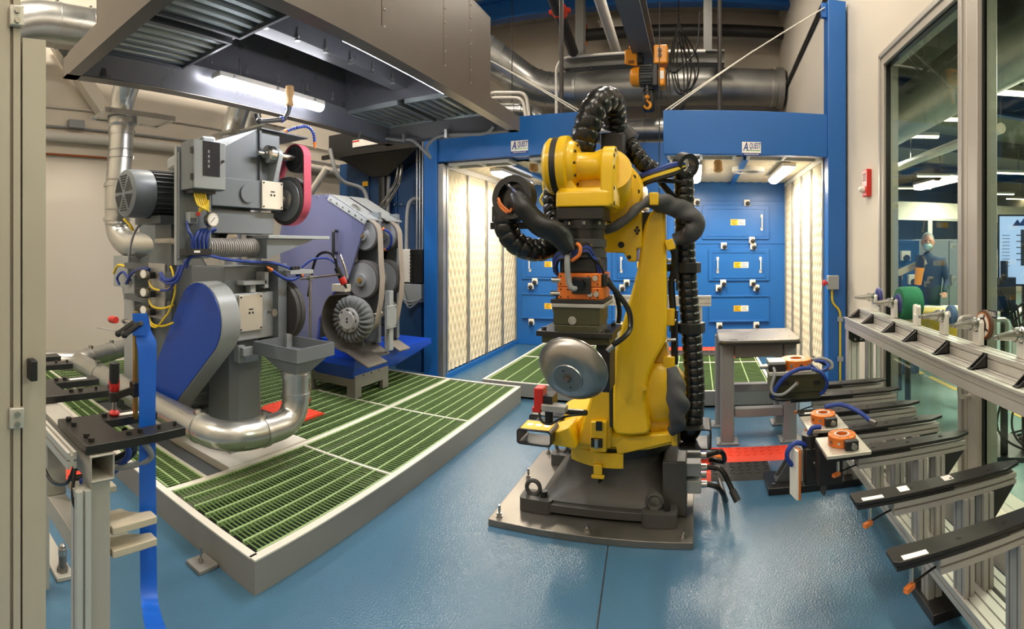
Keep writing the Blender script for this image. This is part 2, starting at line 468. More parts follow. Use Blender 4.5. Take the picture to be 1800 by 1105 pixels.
g = G(); g.tube(bend_path([(WX - 0.045, 2.70, 1.18), (WX - 0.12, 2.70, 1.18), (WX - 0.12, 2.70, 0.7), (WX - 0.045, 2.70, 0.7)], 0.05), 0.014, 10); g.build('pull_handle', 'aluminium', door)
g = G(); g.tube(bend_path([(WX + 0.012, hy - 0.06, 1.18), (WX + 0.09, hy - 0.06, 1.18), (WX + 0.09, hy - 0.06, 0.7), (WX + 0.012, hy - 0.06, 0.7)], 0.05), 0.014, 10); g.build('pull_handle', 'aluminium', door)
# PULL sign on the glass
c = P(1745, 552, X=WX - 0.004); s_ = g
g = G(); g.bx(WX - 0.004, WX - 0.001, c.y - 0.045, c.y + 0.045, c.z - 0.022, c.z + 0.022); sg = g.build('sign_plate', 'screen_dark', door)
text_mesh('lettering', 'PULL', (WX - 0.005, c.y, c.z), (0, -1, 0), (0, 0, 1), 0.034, 'paper_white', sg)
# fire alarm
c = P(1528, 322, X=WX)
t = thing('fire_alarm', 'red wall fire alarm with clear strobe beside the window frame', 'alarm', (WX, c.y, c.z - 0.13))
g = G(); g.bx(WX - 0.05, WX, c.y - 0.07, c.y + 0.07, c.z - 0.13, c.z + 0.13); body = g.build('housing', 'red_plastic', t, bevel=0.008)
g = G()
for k in range(5): g.bx(WX - 0.053, WX - 0.049, c.y - 0.04, c.y + 0.04, c.z + 0.02 + k * 0.016, c.z + 0.028 + k * 0.016)
g.build('horn_grille', 'ink_black', body)
g = G(); g.lathe((WX - 0.05, c.y + 0.01, c.z - 0.06), (-1, 0, 0), [(0.035, 0), (0.035, 0.02), (0.022, 0.05), (0.001, 0.055)], 16); g.build('strobe_lens', 'white_plastic', t)
# ceiling steel: blue joists
for k, y in enumerate((3.2, 6.4, 9.0)):
    g = G(); g.bx(LX, WX, y - 0.1, y + 0.1, CZ - 0.06, CZ); g.bx(LX, WX, y - 0.015, y + 0.015, CZ - 0.36, CZ - 0.06); g.bx(LX, WX, y - 0.1, y + 0.1, CZ - 0.42, CZ - 0.36)
    struct(g.build('trim_%d' % (k + 2), 'booth_blue'))
# lamps of the hall: rows of tube fixtures under the ceiling
HALL_W = 36
lampspots = [(-4.4, -2.0), (-2.2, -2.0), (0.2, -2.0), (-4.4, 1.2), (-0.6, 1.2), (0.9, 1.2), (-0.6, 4.3), (0.9, 4.3), (-4.9, 4.3), (-0.3, 7.4), (-3.6, 7.4)]
for k, (x, y) in enumerate(lampspots):
    zl = 5.9 if y > 7 else 5.5  # the back pair is added out of view to brighten the overhead ducts
    where = ['left rear', 'middle rear', 'right rear', 'left near', 'middle near', 'right near', 'middle far', 'right far', 'left far', 'added right back', 'added left back'][k]
    t = thing('ceiling_light', 'long white tube fixture under the hall ceiling, %s one' % where, 'light', (x, y, zl), 'tube fixtures under the hall ceiling')
    g = G(); g.bx(x - 0.1, x + 0.1, y - 0.62, y + 0.62, zl + 0.02, zl + 0.09); g.build('housing', 'white_plastic', t, bevel=0.006)
    g = G(); g.bx(x - 0.085, x + 0.085, y - 0.6, y + 0.6, zl, zl + 0.02); g.build('diffuser', 'lamp_white', t)
    for q in (-0.5, 0.5):
        g = G(); g.cyl((x, y + q, zl + 0.09), (x, y + q, CZ), 0.005, n=6); g.build('hanger', 'steel', t)
    area_light('hall_lamp', (x, y, zl - 0.01), 0.17, 1.2, HALL_W * (2.5 if x < -4 else 0.6 if x > 0.5 else 1.0), (1, 0.90, 0.76))
# ================================================================ spray booth
BX0, BX1, BF, BB, BZ = -2.95, 1.40, 5.45, 8.05, 2.60
booth = thing('dust_booth', 'blue walk-in dust booth with cream quilted side walls behind the robot', 'booth', ((BX0 + BX1) / 2, BF, 0))
# posts
g = G(); g.bx(BX0 - 0.2, BX0 - 0.02, BF - 0.08, BF + 0.1, 0, 4.26); g.build('post', 'booth_blue', booth, bevel=0.006)
g = G(); g.bx(BX0 - 0.02, BX0 + 0.05, BF - 0.05, BF + 0.02, 0, BZ); g.build('edge_strip', 'galvanized_dull', booth)
g = G(); g.bx(BX1 + 0.0, BX1 + 0.20, BF - 0.08, BF + 0.12, 0, 4.28); g.build('post', 'booth_blue', booth, bevel=0.006)
g = G(); g.bx(BX1 - 0.06, BX1 + 0.0, BF - 0.03, BF + 0.02, 4.1, 4.26); g.build('rope_lug', 'booth_blue', booth, bevel=0.004)
# headers
hl = -1.22
g = G(); g.bx(BX0 - 0.02, hl, BF - 0.06, BF + 0.02, BZ + 0.02, 3.06); hdL = g.build('header', 'booth_blue', booth, bevel=0.005)
hr = -0.353
g = G(); g.bx(hr, BX1, BF - 0.06, BF + 0.02, BZ - 0.02, 3.04); hdR = g.build('header', 'booth_blue', booth, bevel=0.005)
g = G(); g.bx(BX0, hl, BF - 0.062, BF - 0.06, BZ + 0.02, BZ + 0.022); 
# side walls, back wall, roof
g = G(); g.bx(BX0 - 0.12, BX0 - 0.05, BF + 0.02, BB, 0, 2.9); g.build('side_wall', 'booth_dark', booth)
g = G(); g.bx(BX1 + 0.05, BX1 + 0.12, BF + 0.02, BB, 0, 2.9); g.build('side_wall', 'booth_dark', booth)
g = G(); g.bx(BX0 - 0.12, BX1 + 0.12, BB, BB + 0.25, 0, 3.25); backw = g.build('back_wall', 'booth_blue', booth, bevel=0.005)
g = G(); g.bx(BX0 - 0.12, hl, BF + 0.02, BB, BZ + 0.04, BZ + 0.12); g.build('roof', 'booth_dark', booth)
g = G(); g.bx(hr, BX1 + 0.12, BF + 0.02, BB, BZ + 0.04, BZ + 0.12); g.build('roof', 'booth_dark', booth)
for x in (BX0, BX1):                      # kick rail on the floor under the quilts
    g = G(); s = 1 if x < 0 else -1; g.bx(x - 0.05 * s, x + 0.03 * s, BF + 0.05, BB, 0, 0.06); g.build('kick_rail', 'booth_blue', booth)
def quilt(o, u, v, w, h, nrm, nu, nv, m='quilt', nx=8, amp=0.014):
    """pillowed diamond-stitched blanket: origin o, w along u, h along v, bulging along nrm"""
    g = G(); cols, rows = nu * nx, nv * nx; o, u, v, nrm = V(o), V(u), V(v), V(nrm); vs = []
    for j in range(rows + 1):
        for i in range(cols + 1):
            a, b = i / nx, j / nx
            p, q = a + b, a - b
            hgt = (abs(math.sin(pi * p)) * abs(math.sin(pi * q))) ** 0.55
            e = min(1, 6 * min(i / cols, 1 - i / cols)); 
            vs.append(o + u * (w * i / cols) + v * (h * j / rows) + nrm * (0.012 + amp * hgt * (0.4 + 0.6 * e)))
    fs = []
    flip = u.cross(v).dot(nrm) < 0
    for j in range(rows):
        for i in range(cols):
            k = j * (cols + 1) + i; f = (k, k + 1, k + cols + 2, k + cols + 1)
            fs.append(f[::-1] if flip else f)
    g.add(vs, fs)
    # rear face and rim
    n0 = len(g.v); g.add([o, o + u * w, o + u * w + v * h, o + v * h], [(3, 2, 1, 0) if not flip else (0, 1, 2, 3)])
    return g
ys = [BF + 0.13 + i * (BB - BF - 0.13) / 4 for i in range(5)]
for x, nrm in ((BX0 - 0.03, V((1, 0, 0))), (BX1 + 0.03, V((-1, 0, 0)))):
    for i in range(4):
        y0, y1 = ys[i] + 0.02, ys[i + 1] - 0.02
        quilt((x, y0, 0.08), (0, 1, 0), (0, 0, 1), y1 - y0, BZ - 0.12, nrm, 5, 11, amp=0.024).build('quilted_panel', 'quilt', booth, sharp=1.2)
    for i in range(5):
        g = G(); g.bx(x, x + nrm.x * 0.045, ys[i] - 0.022, ys[i] + 0.022, 0.05, BZ); g.build('seam_strip', 'galvanized_dull', booth)
    g = G(); g.bx(x, x + nrm.x * 0.05, ys[0], ys[4], BZ - 0.04, BZ + 0.03); g.build('top_strip', 'trim_white', booth)
# quilted ceiling with blue ribs and a round vent
for (x0, x1) in ((BX0, -2.2), (-2.2, hl), (hr, 0.55), (0.55, BX1)):
    quilt((x0 + 0.03, BF + 0.32, BZ + 0.04), (1, 0, 0), (0, 1, 0), x1 - x0 - 0.06, BB - BF - 0.35, (0, 0, -1), 6, 13, amp=0.01).build('ceiling_quilt', 'quilt', booth, sharp=1.2)
for x in (-2.2, 0.55, 0.0):
    g = G(); g.bx(x - 0.03, x + 0.03, BF + 0.3, BB, BZ - 0.02, BZ + 0.03); g.build('ceiling_rib', 'booth_blue', booth)
g = G(); g.pipe((0.66, 6.6, BZ + 0.03), (0.66, 6.6, BZ - 0.03), 0.21, 0.15, 28); g.build('vent_ring', 'trim_white', booth)
g = G(); g.cyl((0.66, 6.6, BZ + 0.0), (0.66, 6.6, BZ + 0.03), 0.15, n=24); g.build('vent_grille', 'galvanized_dull', booth)
# pale filter frames just inside the headers
for (x0, x1) in ((-2.87, -2.1), (-1.85, -1.25), (hr + 0.03, 0.42), (0.55, 1.36)):
    ff = G(); y0, y1, z = BF + 0.03, BF + 0.3, BZ - 0.02
    n = 2
    ff.bx(x0, x1, y0, y0 + 0.03, z, z + 0.03); ff.bx(x0, x1, y1 - 0.03, y1, z, z + 0.03)
    for q in range(n + 1): xx = x0 + (x1 - x0 - 0.03) * q / n; ff.bx(xx, xx + 0.03, y0 + 0.03, y1 - 0.03, z, z + 0.03)
    fo = ff.build('filter_frame', 'trim_white', booth)
    g = G(); g.bx(x0, x1, y0, y1, z + 0.03, z + 0.05); g.build('filter_media', 'cable_grey', fo)
# back wall doors
yb = BB
def bdoor(x0, x1, z0, z1, kind):
    g = G(); g.bx(x0, x1, yb - 0.03, yb, z0, z1); d = g.build('filter_door', 'booth_blue', booth, bevel=0.006)
    if kind == 'tray':
        g = G(); g.bx(x0, x1, yb - 0.05, yb - 0.03, z1 - 0.03, z1); g.bx(x0, x1, yb - 0.05, yb - 0.03, z0, z0 + 0.03); g.build('door_lip', 'booth_blue', d, bevel=0.004)
    else:
        g = G(); b_ = 0.035
        g.bx(x0 + 0.06, x1 - 0.06, yb - 0.042, yb - 0.03, z1 - 0.06, z1 - 0.045); g.bx(x0 + 0.06, x1 - 0.06, yb - 0.042, yb - 0.03, z0 + 0.045, z0 + 0.06)
        g.bx(x0 + 0.06, x0 + 0.075, yb - 0.042, yb - 0.03, z0 + 0.06, z1 - 0.06); g.bx(x1 - 0.075, x1 - 0.06, yb - 0.042, yb - 0.03, z0 + 0.06, z1 - 0.06); g.build('raised_rim', 'booth_blue', d)
        hs = (x1 - 0.12,) if kind == 'top' else (x0 + 0.14, x1 - 0.14)
        for hx in hs:
            zc = (z0 + z1) / 2
            g = G(); g.tube(bend_path([(hx, yb - 0.03, zc - 0.08), (hx, yb - 0.075, zc - 0.08), (hx, yb - 0.075, zc + 0.08), (hx, yb - 0.03, zc + 0.08)], 0.03, 4), 0.011, 8)
            g.box((hx, yb - 0.034, zc - 0.1), (0.035, 0.008, 0.05)); g.box((hx, yb - 0.034, zc + 0.1), (0.035, 0.008, 0.05)); g.build('handle', 'trim_white', d)
    lx, lz = (x0 + x1) / 2 + 0.03, (z0 + z1) / 2 + 0.0
    g = G(); g.bx(lx - 0.115, lx, yb - 0.034, yb - 0.03, lz - 0.045, lz + 0.045); lb = g.build('warning_label', 'label_yellow', d)
    g = G(); g.bx(lx, lx + 0.115, yb - 0.034, yb - 0.03, lz - 0.045, lz + 0.045)
    lw = g.build('notice_label', 'paper_white', d)
    g = G()
    for q in range(3): g.bx(lx - 0.1, lx - 0.02 - 0.02 * (q % 2), yb - 0.0355, yb - 0.034, lz + 0.02 - q * 0.025, lz + 0.028 - q * 0.025); g.bx(lx + 0.012, lx + 0.1 - 0.02 * (q % 2), yb - 0.0355, yb - 0.034, lz + 0.02 - q * 0.025, lz + 0.027 - q * 0.025)
    g.build('label_print', 'ink_black', d)
def knob(x, z):
    g = G(); g.bx(x - 0.045, x + 0.045, yb - 0.05, yb, z - 0.05, z + 0.05); k = g.build('clamp_block', 'white_plastic', booth, bevel=0.006)
    g = G(); g.lathe((x + 0.01, yb - 0.05, z - 0.015), (0, -1, 0), [(0.015, 0), (0.015, 0.02), (0.034, 0.025), (0.034, 0.05), (0.02, 0.058)], 12); g.build('knob', 'plastic_black', k)
for cx in (0.66, -0.85, -2.36):
    w = 0.475
    bdoor(cx - w - 0.1, cx + w, 1.73, 2.26, 'top'); bdoor(cx - w, cx + w, 1.08, 1.58, 'mid'); bdoor(cx - w, cx + w, 0.44, 0.86, 'tray')
    for dx, z in ((-0.66, 2.31), (0.12, 2.30), (0.2, 1.72), (-0.24, 1.63), (0.22, 1.62), (-0.25, 1.05), (-0.32, 0.97), (0.21, 1.05), (0.27, 0.97), (-0.31, 0.385), (0.27, 0.39)): knob(cx + dx, z)
for z in (2.33, 1.66):
    g = G(); g.bx(BX0, BX1, yb - 0.012, yb, z, z + 0.015); g.build('wall_seam', 'booth_blue', booth)
for x in (-0.1, -1.6):
    g = G(); g.bx(x - 0.012, x + 0.012, yb - 0.012, yb, 0, 2.55); g.build('wall_seam', 'booth_blue', booth)
# stickers on the headers
for hd, (px, py) in ((hdL, (913, 256)), (hdR, (1321, 259))):
    c = P(px, py, Y=BF - 0.062); y = BF - 0.0605
    g = G(); g.bx(c.x - 0.1, c.x + 0.1, y - 0.002, y, c.z - 0.058, c.z + 0.058); st = g.build('sticker', 'paper_white', hd)
    text_mesh('sticker_letter', 'A', (c.x - 0.062, y - 0.003, c.z + 0.002), (1, 0, 0), (0, 0, 1), 0.125, 'ink_blue', hd, shear=0.2, bold=0.002, sx=0.62)
    text_mesh('sticker_lettering', 'QUEST', (c.x + 0.034, y - 0.003, c.z + 0.014), (1, 0, 0), (0, 0, 1), 0.085, 'ink_blue', hd, shear=0.2, bold=0.001, sx=0.45)
    g = G(); g.bx(c.x - 0.06, c.x + 0.09, y - 0.003, y - 0.002, c.z - 0.036, c.z - 0.029); g.build('sticker_stripe', 'ink_green', hd)
    g = G(); g.bx(c.x - 0.1, c.x + 0.1, y - 0.002, y, c.z - 0.085, c.z - 0.058); g.build('sticker_tab', 'ink_blue', hd)
    text_mesh('sticker_address', 'AquestCorp.com', (c.x, y - 0.003, c.z - 0.071), (1, 0, 0), (0, 0, 1), 0.022, 'paper_white', hd)
# lamps in the booth
for nm, x, y0, y1, e in (('above the left quilted wall', -2.45, 5.95, 7.2, 42), ('in the middle of the booth ceiling', -0.02, 5.95, 7.2, 42), ('above the right quilted wall', 1.08, 5.95, 7.2, 42)):
    t = thing('booth_light', 'glowing tube fixture %s' % nm, 'light', (x, (y0 + y1) / 2, BZ - 0.1), 'tube fixtures on the booth ceiling')
    BL = BZ - 0.025
    g = G(); g.bx(x - 0.08, x + 0.08, y0, y1, BL - 0.02, BL + 0.02); g.build('housing', 'white_plastic', t)
    g = G(); n = 10
    rings = []
    for q in range(n + 1):
        a = pi * q / n; rings.append((x - 0.075 * math.cos(a), BL - 0.02 - 0.06 * math.sin(a)))
    g.prism([(p[0] - x, p[1] - BZ) for p in rings], (x, y0 + 0.02, BZ), (1, 0, 0), (0, 0, 1), -(y1 - y0 - 0.04)); g.build('diffuser', 'lamp_white', t)
    area_light('booth_lamp', (x, (y0 + y1) / 2, BL - 0.09), 0.14, y1 - y0, e, (1, 0.88, 0.70))
# masking-tape wrapped sprinkler heads
for i, (px, py) in enumerate(((938, 292), (1262, 292))):
    c = P(px, py, Y=6.0)
    t = thing('wrapped_sprinkler', 'sprinkler head wrapped in brown paper under booth ceiling, %s' % ('left of robot' if i == 0 else 'right of robot'), 'sprinkler', (c.x, c.y, c.z - 0.05), 'wrapped sprinkler heads in the booth')
    g = G(); g.lathe((c.x, c.y, c.z + 0.08), (0, 0, -1), [(0.03, 0), (0.05, 0.03), (0.055, 0.08), (0.06, 0.13), (0.035, 0.15)], 9); g.build('paper_wrap', 'masking_tape', t)
    g = G(); g.cyl((c.x, c.y, c.z + 0.07), (c.x, c.y, BZ + 0.03), 0.012, n=8); g.build('drop_pipe', 'copper', t)
# emergency stop on the right post
c = P(1437, 497, Y=BF - 0.085)
t = thing('emergency_stop', 'grey box with red mushroom button on the blue booth post', 'switch', (BX1 + 0.05, BF - 0.13, c.z - 0.08))
g = G(); g.bx(BX1 - 0.02, BX1 + 0.1, BF - 0.16, BF - 0.08, c.z - 0.07, c.z + 0.08); g.build('box', 'machine_light', t, bevel=0.006)
g = G(); g.lathe((BX1 - 0.02, BF - 0.12, c.z), (-1, 0, 0), [(0.015, 0), (0.015, 0.02), (0.035, 0.025), (0.035, 0.04), (0.02, 0.05)], 14); g.build('button', 'red_plastic', t)
y = BF - 0.095
t2 = thing('conduit', 'yellow cable conduit clipped down the blue booth post', 'conduit', (BX1 + 0.12, y, 0))
g = G(); g.tube(bend_path([(BX1 + 0.04, y, c.z - 0.07), (BX1 + 0.04, y, c.z - 0.22), (BX1 + 0.13, y, c.z - 0.3), (BX1 + 0.13, y, 0.1)], 0.08), 0.012, 8); g.build('tube', 'cable_yellow', t2)
for z in (c.z - 0.42, c.z - 0.85):
    g = G(); g.bx(BX1 + 0.1, BX1 + 0.16, y - 0.013, BF - 0.08, z, z + 0.05); g.build('clip', 'machine_light', t2)
# stay ropes from the post tops to the free header ends
for nm, a, b in (('right', (BX1 - 0.03, BF - 0.04, 4.2), (hr + 0.02, BF - 0.02, 3.05)), ('left', (BX0 - 0.1, BF - 0.08, 4.2), (hl - 0.02, BF - 0.02, 3.07))):
    a, b = V(a), V(b)
    t = thing('stay_rope', 'doubled white stay rope slanting down to the %s blue header' % nm, 'rope', b)
    g = G(); g.tube([a, b], 0.007, 6); g.build('strand', 'rope_white', t)
    g = G(); g.tube([a + (b - a) * 0.45 + V((0, -0.012, 0)), b + V((0.05 if b.x < a.x else -0.05, -0.012, 0.0))], 0.007, 6); g.build('strand', 'rope_white', t)
# round of platform inside the booth comes later
# ================================================================ grated work platforms
def grating(plat, x0, x1, y0, y1, ztop, along='Y', nb=None, pitch=0.0275):
    """panel of thin slats (one part) carrying heavier long bars (sub-parts), in a thin edge frame"""
    sl = G(); h = 0.008
    if along == 'Y':
        n = int((y1 - y0) / pitch)
        for i in range(n): y = y0 + (i + 0.5) * (y1 - y0) / n; sl.bx(x0, x1, y - 0.0042, y + 0.0042, ztop - h, ztop - 0.002)
    else:
        n = int((x1 - x0) / pitch)
        for i in range(n): x = x0 + (i + 0.5) * (x1 - x0) / n; sl.bx(x - 0.0042, x + 0.0042, y0, y1, ztop - h, ztop - 0.002)
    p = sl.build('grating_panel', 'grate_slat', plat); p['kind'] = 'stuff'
    L = (x1 - x0) if along == 'Y' else (y1 - y0)
    nb = nb or max(2, round(L / 0.108))
    shared = {}
    for i in range(nb + 1):
        b = G()
        if along == 'Y': x = x0 + 0.006 + i * (x1 - x0 - 0.012) / nb; b.bx(x - 0.006, x + 0.006, y0, y1, ztop - 0.026, ztop)
        else: y = y0 + 0.006 + i * (y1 - y0 - 0.012) / nb; b.bx(x0, x1, y - 0.006, y + 0.006, ztop - 0.026, ztop)
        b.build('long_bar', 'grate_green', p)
    return p
PX1, PY0, PY1, PH = -1.82, 1.575, 5.0, 0.16
plat = thing('grated_platform', 'low grey-framed platform with green fibreglass grating under the grinding machines', 'platform', (-3.6, 3.2, 0))
XL = -5.95
for nm, b in (('front', (XL, PX1, PY0 - 0.03, PY0)), ('right', (PX1 - 0.0, PX1 + 0.03, PY0 - 0.03, PY1)), ('far', (XL, PX1 + 0.03, PY1, PY1 + 0.03)), ('left', (XL - 0.03, XL, PY0 - 0.03, PY1 + 0.03))):
    g = G(); g.bx(*b, 0, PH - 0.004); c = g.build('curb', 'curb_grey', plat)
    g = G(); b2 = (b[0] - (0.0), b[1], b[2] - 0.004, b[3] + 0.012) if nm in ('front',) else ((b[0] - 0.012, b[1] + 0.002, b[2], b[3]) if nm == 'right' else b)
    g.bx(*b2, PH - 0.004, PH + 0.004); g.build('curb_edge', 'trim_white', c)
g = G(); g.bx(XL, PX1, PY0, PY1, 0.0, 0.02); g.build('shade_pan', 'shade_green', plat)  # floor pan coloured near-black as the shade between the slats
for y0, y1 in ((1.61, 2.71), (2.73, 3.86), (3.88, 4.98)):
    grating(plat, -2.60, PX1 - 0.02, y0, y1, PH)
    if y0 > 1.7: g = G(); g.bx(-2.60, PX1 - 0.01, y0 - 0.02, y0, 0.02, PH - 0.001); g.build('divider', 'trim_white', plat)
g = G(); g.bx(-2.64, -2.60, PY0, PY1, 0.02, PH + 0.002); g.build('divider', 'trim_white', plat)
grating(plat, -4.3, -2.66, 1.60, 1.86, PH, 'X', nb=3)
grating(plat, XL + 0.02, -4.32, 1.60, 1.86, PH, 'X', nb=3)
g = G(); g.bx(XL, -2.64, 1.86, 1.885, 0.02, PH + 0.002); g.build('divider', 'trim_white', plat)
grating(plat, -3.5, -2.65, 2.80, 3.86, PH); grating(plat, -3.5, -2.65, 3.88, 4.98, PH)
g = G(); g.bx(-3.5, -2.65, 3.86, 3.88, 0.02, PH); g.build('divider', 'trim_white', plat)
grating(plat, -4.5, -3.52, 2.80, 4.98, PH, pitch=0.04); grating(plat, XL + 0.02, -4.52, 1.9, 4.98, PH, pitch=0.04)
g = G(); g.bx(-4.5, -2.64, 1.885, 2.06, 0.02, PH - 0.04); g.build('channel_plate', 'machine_dark', plat)
g = G(); g.bx(-3.9, -2.645, 2.06, 2.79, 0.02, PH + 0.012); g.build('machine_pad', 'trim_white', plat, bevel=0.003)
# floor clamp plate with stud at the near edge
c = P(365, 990, Z=0.0)
t = thing('anchor_plate', 'small square anchor plate with a stud beside the grated platform', 'anchor', (c.x, PY0 - 0.09, 0))
g = G(); g.bx(c.x - 0.06, c.x + 0.06, PY0 - 0.15, PY0 - 0.032, 0, 0.02); g.build('plate', 'curb_grey', t, bevel=0.003)
g = G(); g.cyl((c.x, PY0 - 0.1, 0.02), (c.x, PY0 - 0.1, 0.09), 0.006, n=8); g.hexnut((c.x, PY0 - 0.1, 0.02), (0, 0, 1), 0.014, 0.014); g.build('stud', 'steel', t)
# second platform, in the booth
p2 = thing('booth_platform', 'low pale platform with green grating standing inside the booth', 'platform', (-0.75, 6.2, 0))
QX0, QX1, QY0, QY1 = -2.28, 0.80, 5.15, 7.42
for b in ((QX0, QX1, QY0, QY0 + 0.03), (QX0, QX1, QY1 - 0.03, QY1), (QX0, QX0 + 0.03, QY0 + 0.03, QY1 - 0.03), (QX1 - 0.03, QX1, QY0 + 0.03, QY1 - 0.03)):
    g = G(); g.bx(*b, 0, PH); c = g.build('curb', 'curb_grey', p2)
    g = G(); g.bx(*b, PH, PH + 0.006); g.build('curb_edge', 'trim_white', c)
g = G(); g.bx(QX0, QX1, QY0, QY1, 0, 0.02); g.build('shade_pan', 'shade_green', p2)  # same painted shade under the booth grating
xs = [QX0 + 0.035, -1.26, -0.24, QX1 - 0.035]
for a, b in zip(xs, xs[1:]):
    grating(p2, a + 0.005, b - 0.005, QY0 + 0.035, 6.45, PH, nb=5, pitch=0.032); grating(p2, a + 0.005, b - 0.005, 6.48, QY1 - 0.035, PH, nb=5, pitch=0.032)
g = G(); g.bx(QX0 + 0.03, QX1 - 0.03, 6.45, 6.48, 0.02, PH + 0.002); g.build('divider', 'trim_white', p2)
# interlocking cable covers
def cable_cover(name, label, x0, x1, y0, y1, z0, m, grp):
    o = thing(name, label, 'floor mat', ((x0 + x1) / 2, (y0 + y1) / 2, z0), grp)
    g = G(); e = 0.04
    g.prism([(y0, 0), (y0 + e, 0.022), (y1 - e, 0.022), (y1, 0)], (x0, 0, z0), (0, 1, 0), (0, 0, 1), x1 - x0); g.build('cover', m, o)
    g = G(); n = max(3, int((x1 - x0) / 0.06)); rows = max(1, int((y1 - y0 - 2 * e) / 0.05))
    for i in range(n):
        for j in range(rows):
            x = x0 + (i + 0.5) * (x1 - x0) / n; y = y0 + e + (j + 0.5) * (y1 - y0 - 2 * e) / rows
            g.box((x, y, z0 + 0.0235), (0.035, 0.008, 0.004), (1, 0.8 if (i + j) % 2 else -0.8, 0))
    tr0 = g.build('tread', m, o); tr0['kind'] = 'stuff'; return o
cable_cover('cable_cover', 'bright red ribbed cable cover on the floor by the table feet', -0.02, 0.72, 3.83, 4.10, 0, 'mat_red', 'cable covers')
cable_cover('cable_cover', 'black ribbed cable cover beside the robot plate', 0.10, 0.52, 3.52, 3.82, 0, 'mat_black', 'cable covers')
cable_cover('cable_cover', 'short red end piece of cable cover next to robot connectors', -0.02, 0.098, 3.52, 3.82, 0, 'mat_red', 'cable covers')
cable_cover('cable_cover', 'red cable cover at the back of the booth platform, left stretch', -0.4, 0.3, 7.14, 7.36, PH + 0.006, 'mat_red', 'cable covers')
cable_cover('cable_cover', 'black cable cover on booth platform in front of red one', -0.4, 0.42, 6.86, 7.12, PH + 0.006, 'mat_black', 'cable covers')
cable_cover('cable_cover', 'red cable cover on booth platform seen under the table', 0.43, 0.74, 6.7, 7.0, PH + 0.006, 'mat_red', 'cable covers')
cable_cover('cable_cover', 'red cable cover on the grated platform behind the steel elbow', -3.45, -2.95, 3.05, 3.35, PH, 'mat_red', 'cable covers')
cable_cover('cable_cover', 'black cable cover on the grated platform by the polisher base', -3.45, -2.9, 2.86, 3.04, PH, 'mat_black', 'cable covers')
cable_cover('cable_cover', 'red cable cover on the floor behind the left fixture stand', -4.3, -3.3, 1.15, 1.42, 0, 'mat_red', 'cable covers')
cable_cover('cable_cover', 'black cable cover on the floor behind the left fixture stand', -4.3, -3.3, 0.9, 1.14, 0, 'mat_black', 'cable covers')
# ================================================================ exhaust hood over the machines
HX0, HX1, HY0, HY1, HB = -3.45, -1.80, 1.22, 5.02, 2.80
hood = thing('exhaust_hood', 'huge dark steel exhaust hood hanging over the grinding machines', 'hood', ((HX0 + HX1) / 2, (HY0 + HY1) / 2, HB))
lw, lh = 0.10, 0.15
for nm, b in (('r', (HX1 - lw, HX1, HY0, HY1)), ('l', (HX0, HX0 + lw, HY0, HY1)), ('n', (HX0 + 0.004, HX1 - 0.004, HY0 - 0.002, HY0 + lw)), ('f', (HX0 + 0.004, HX1 - 0.004, HY1 - lw, HY1 + 0.002))):
    g = G(); x0, x1, y0, y1 = b
    # C channel: web outside, lips inside
    if nm in 'rl':
        xo, xi = (HX1, HX1 - lw) if nm == 'r' else (HX0, HX0 + lw); s = 1 if nm == 'r' else -1
        g.bx(xo - 0.008 * s, xo, y0, y1, HB, HB + lh); g.bx(xi, xo - 0.008 * s, y0, y1, HB, HB + 0.008); g.bx(xi, xo - 0.008 * s, y0, y1, HB + lh - 0.008, HB + lh)
    else:
        yo, yi = (HY0, HY0 + lw) if nm == 'n' else (HY1, HY1 - lw); s = -1 if nm == 'n' else 1
        g.bx(x0, x1, yo - 0.008 * s, yo, HB, HB + lh); g.bx(x0, x1, yi, yo - 0.008 * s, HB, HB + 0.008); g.bx(x0, x1, yi, yo - 0.008 * s, HB + lh - 0.008, HB + lh)
    g.build('rim_channel', 'hood_outer', hood)
# sloping skirts from rim to body
bx0, bx1, by0, by1, bz0, bz1 = HX0 + 0.13, HX1 - 0.13, HY0 + 0.2, 4.56, 3.0, 3.79
g = G()
for a, b in (((HX1 - lw, HY0), (HX1 - lw, HY1)), ):
    g.add([(HX1 - 0.01, HY0 + 0.01, HB + lh), (HX1 - 0.01, HY1 - 0.01, HB + lh), (bx1, by1, bz0 + 0.04), (bx1, by0, bz0 + 0.04)], [(0, 1, 2, 3)])
    g.add([(HX0 + 0.01, HY0 + 0.01, HB + lh), (HX0 + 0.01, HY1 - 0.01, HB + lh), (bx0, by1, bz0 + 0.04), (bx0, by0, bz0 + 0.04)], [(3, 2, 1, 0)])
    g.add([(HX0 + 0.01, HY1 - 0.01, HB + lh), (HX1 - 0.01, HY1 - 0.01, HB + lh), (bx1, by1, bz0 + 0.04), (bx0, by1, bz0 + 0.04)], [(3, 2, 1, 0)])
    g.add([(HX0 + 0.01, HY0 + 0.01, HB + lh), (HX1 - 0.01, HY0 + 0.01, HB + lh), (bx1, by0, bz0 + 0.04), (bx0, by0, bz0 + 0.04)], [(0, 1, 2, 3)])
sk = g.build('skirt', 'hood_outer', hood); md = sk.modifiers.new('sheet', 'SOLIDIFY'); md.thickness = 0.006
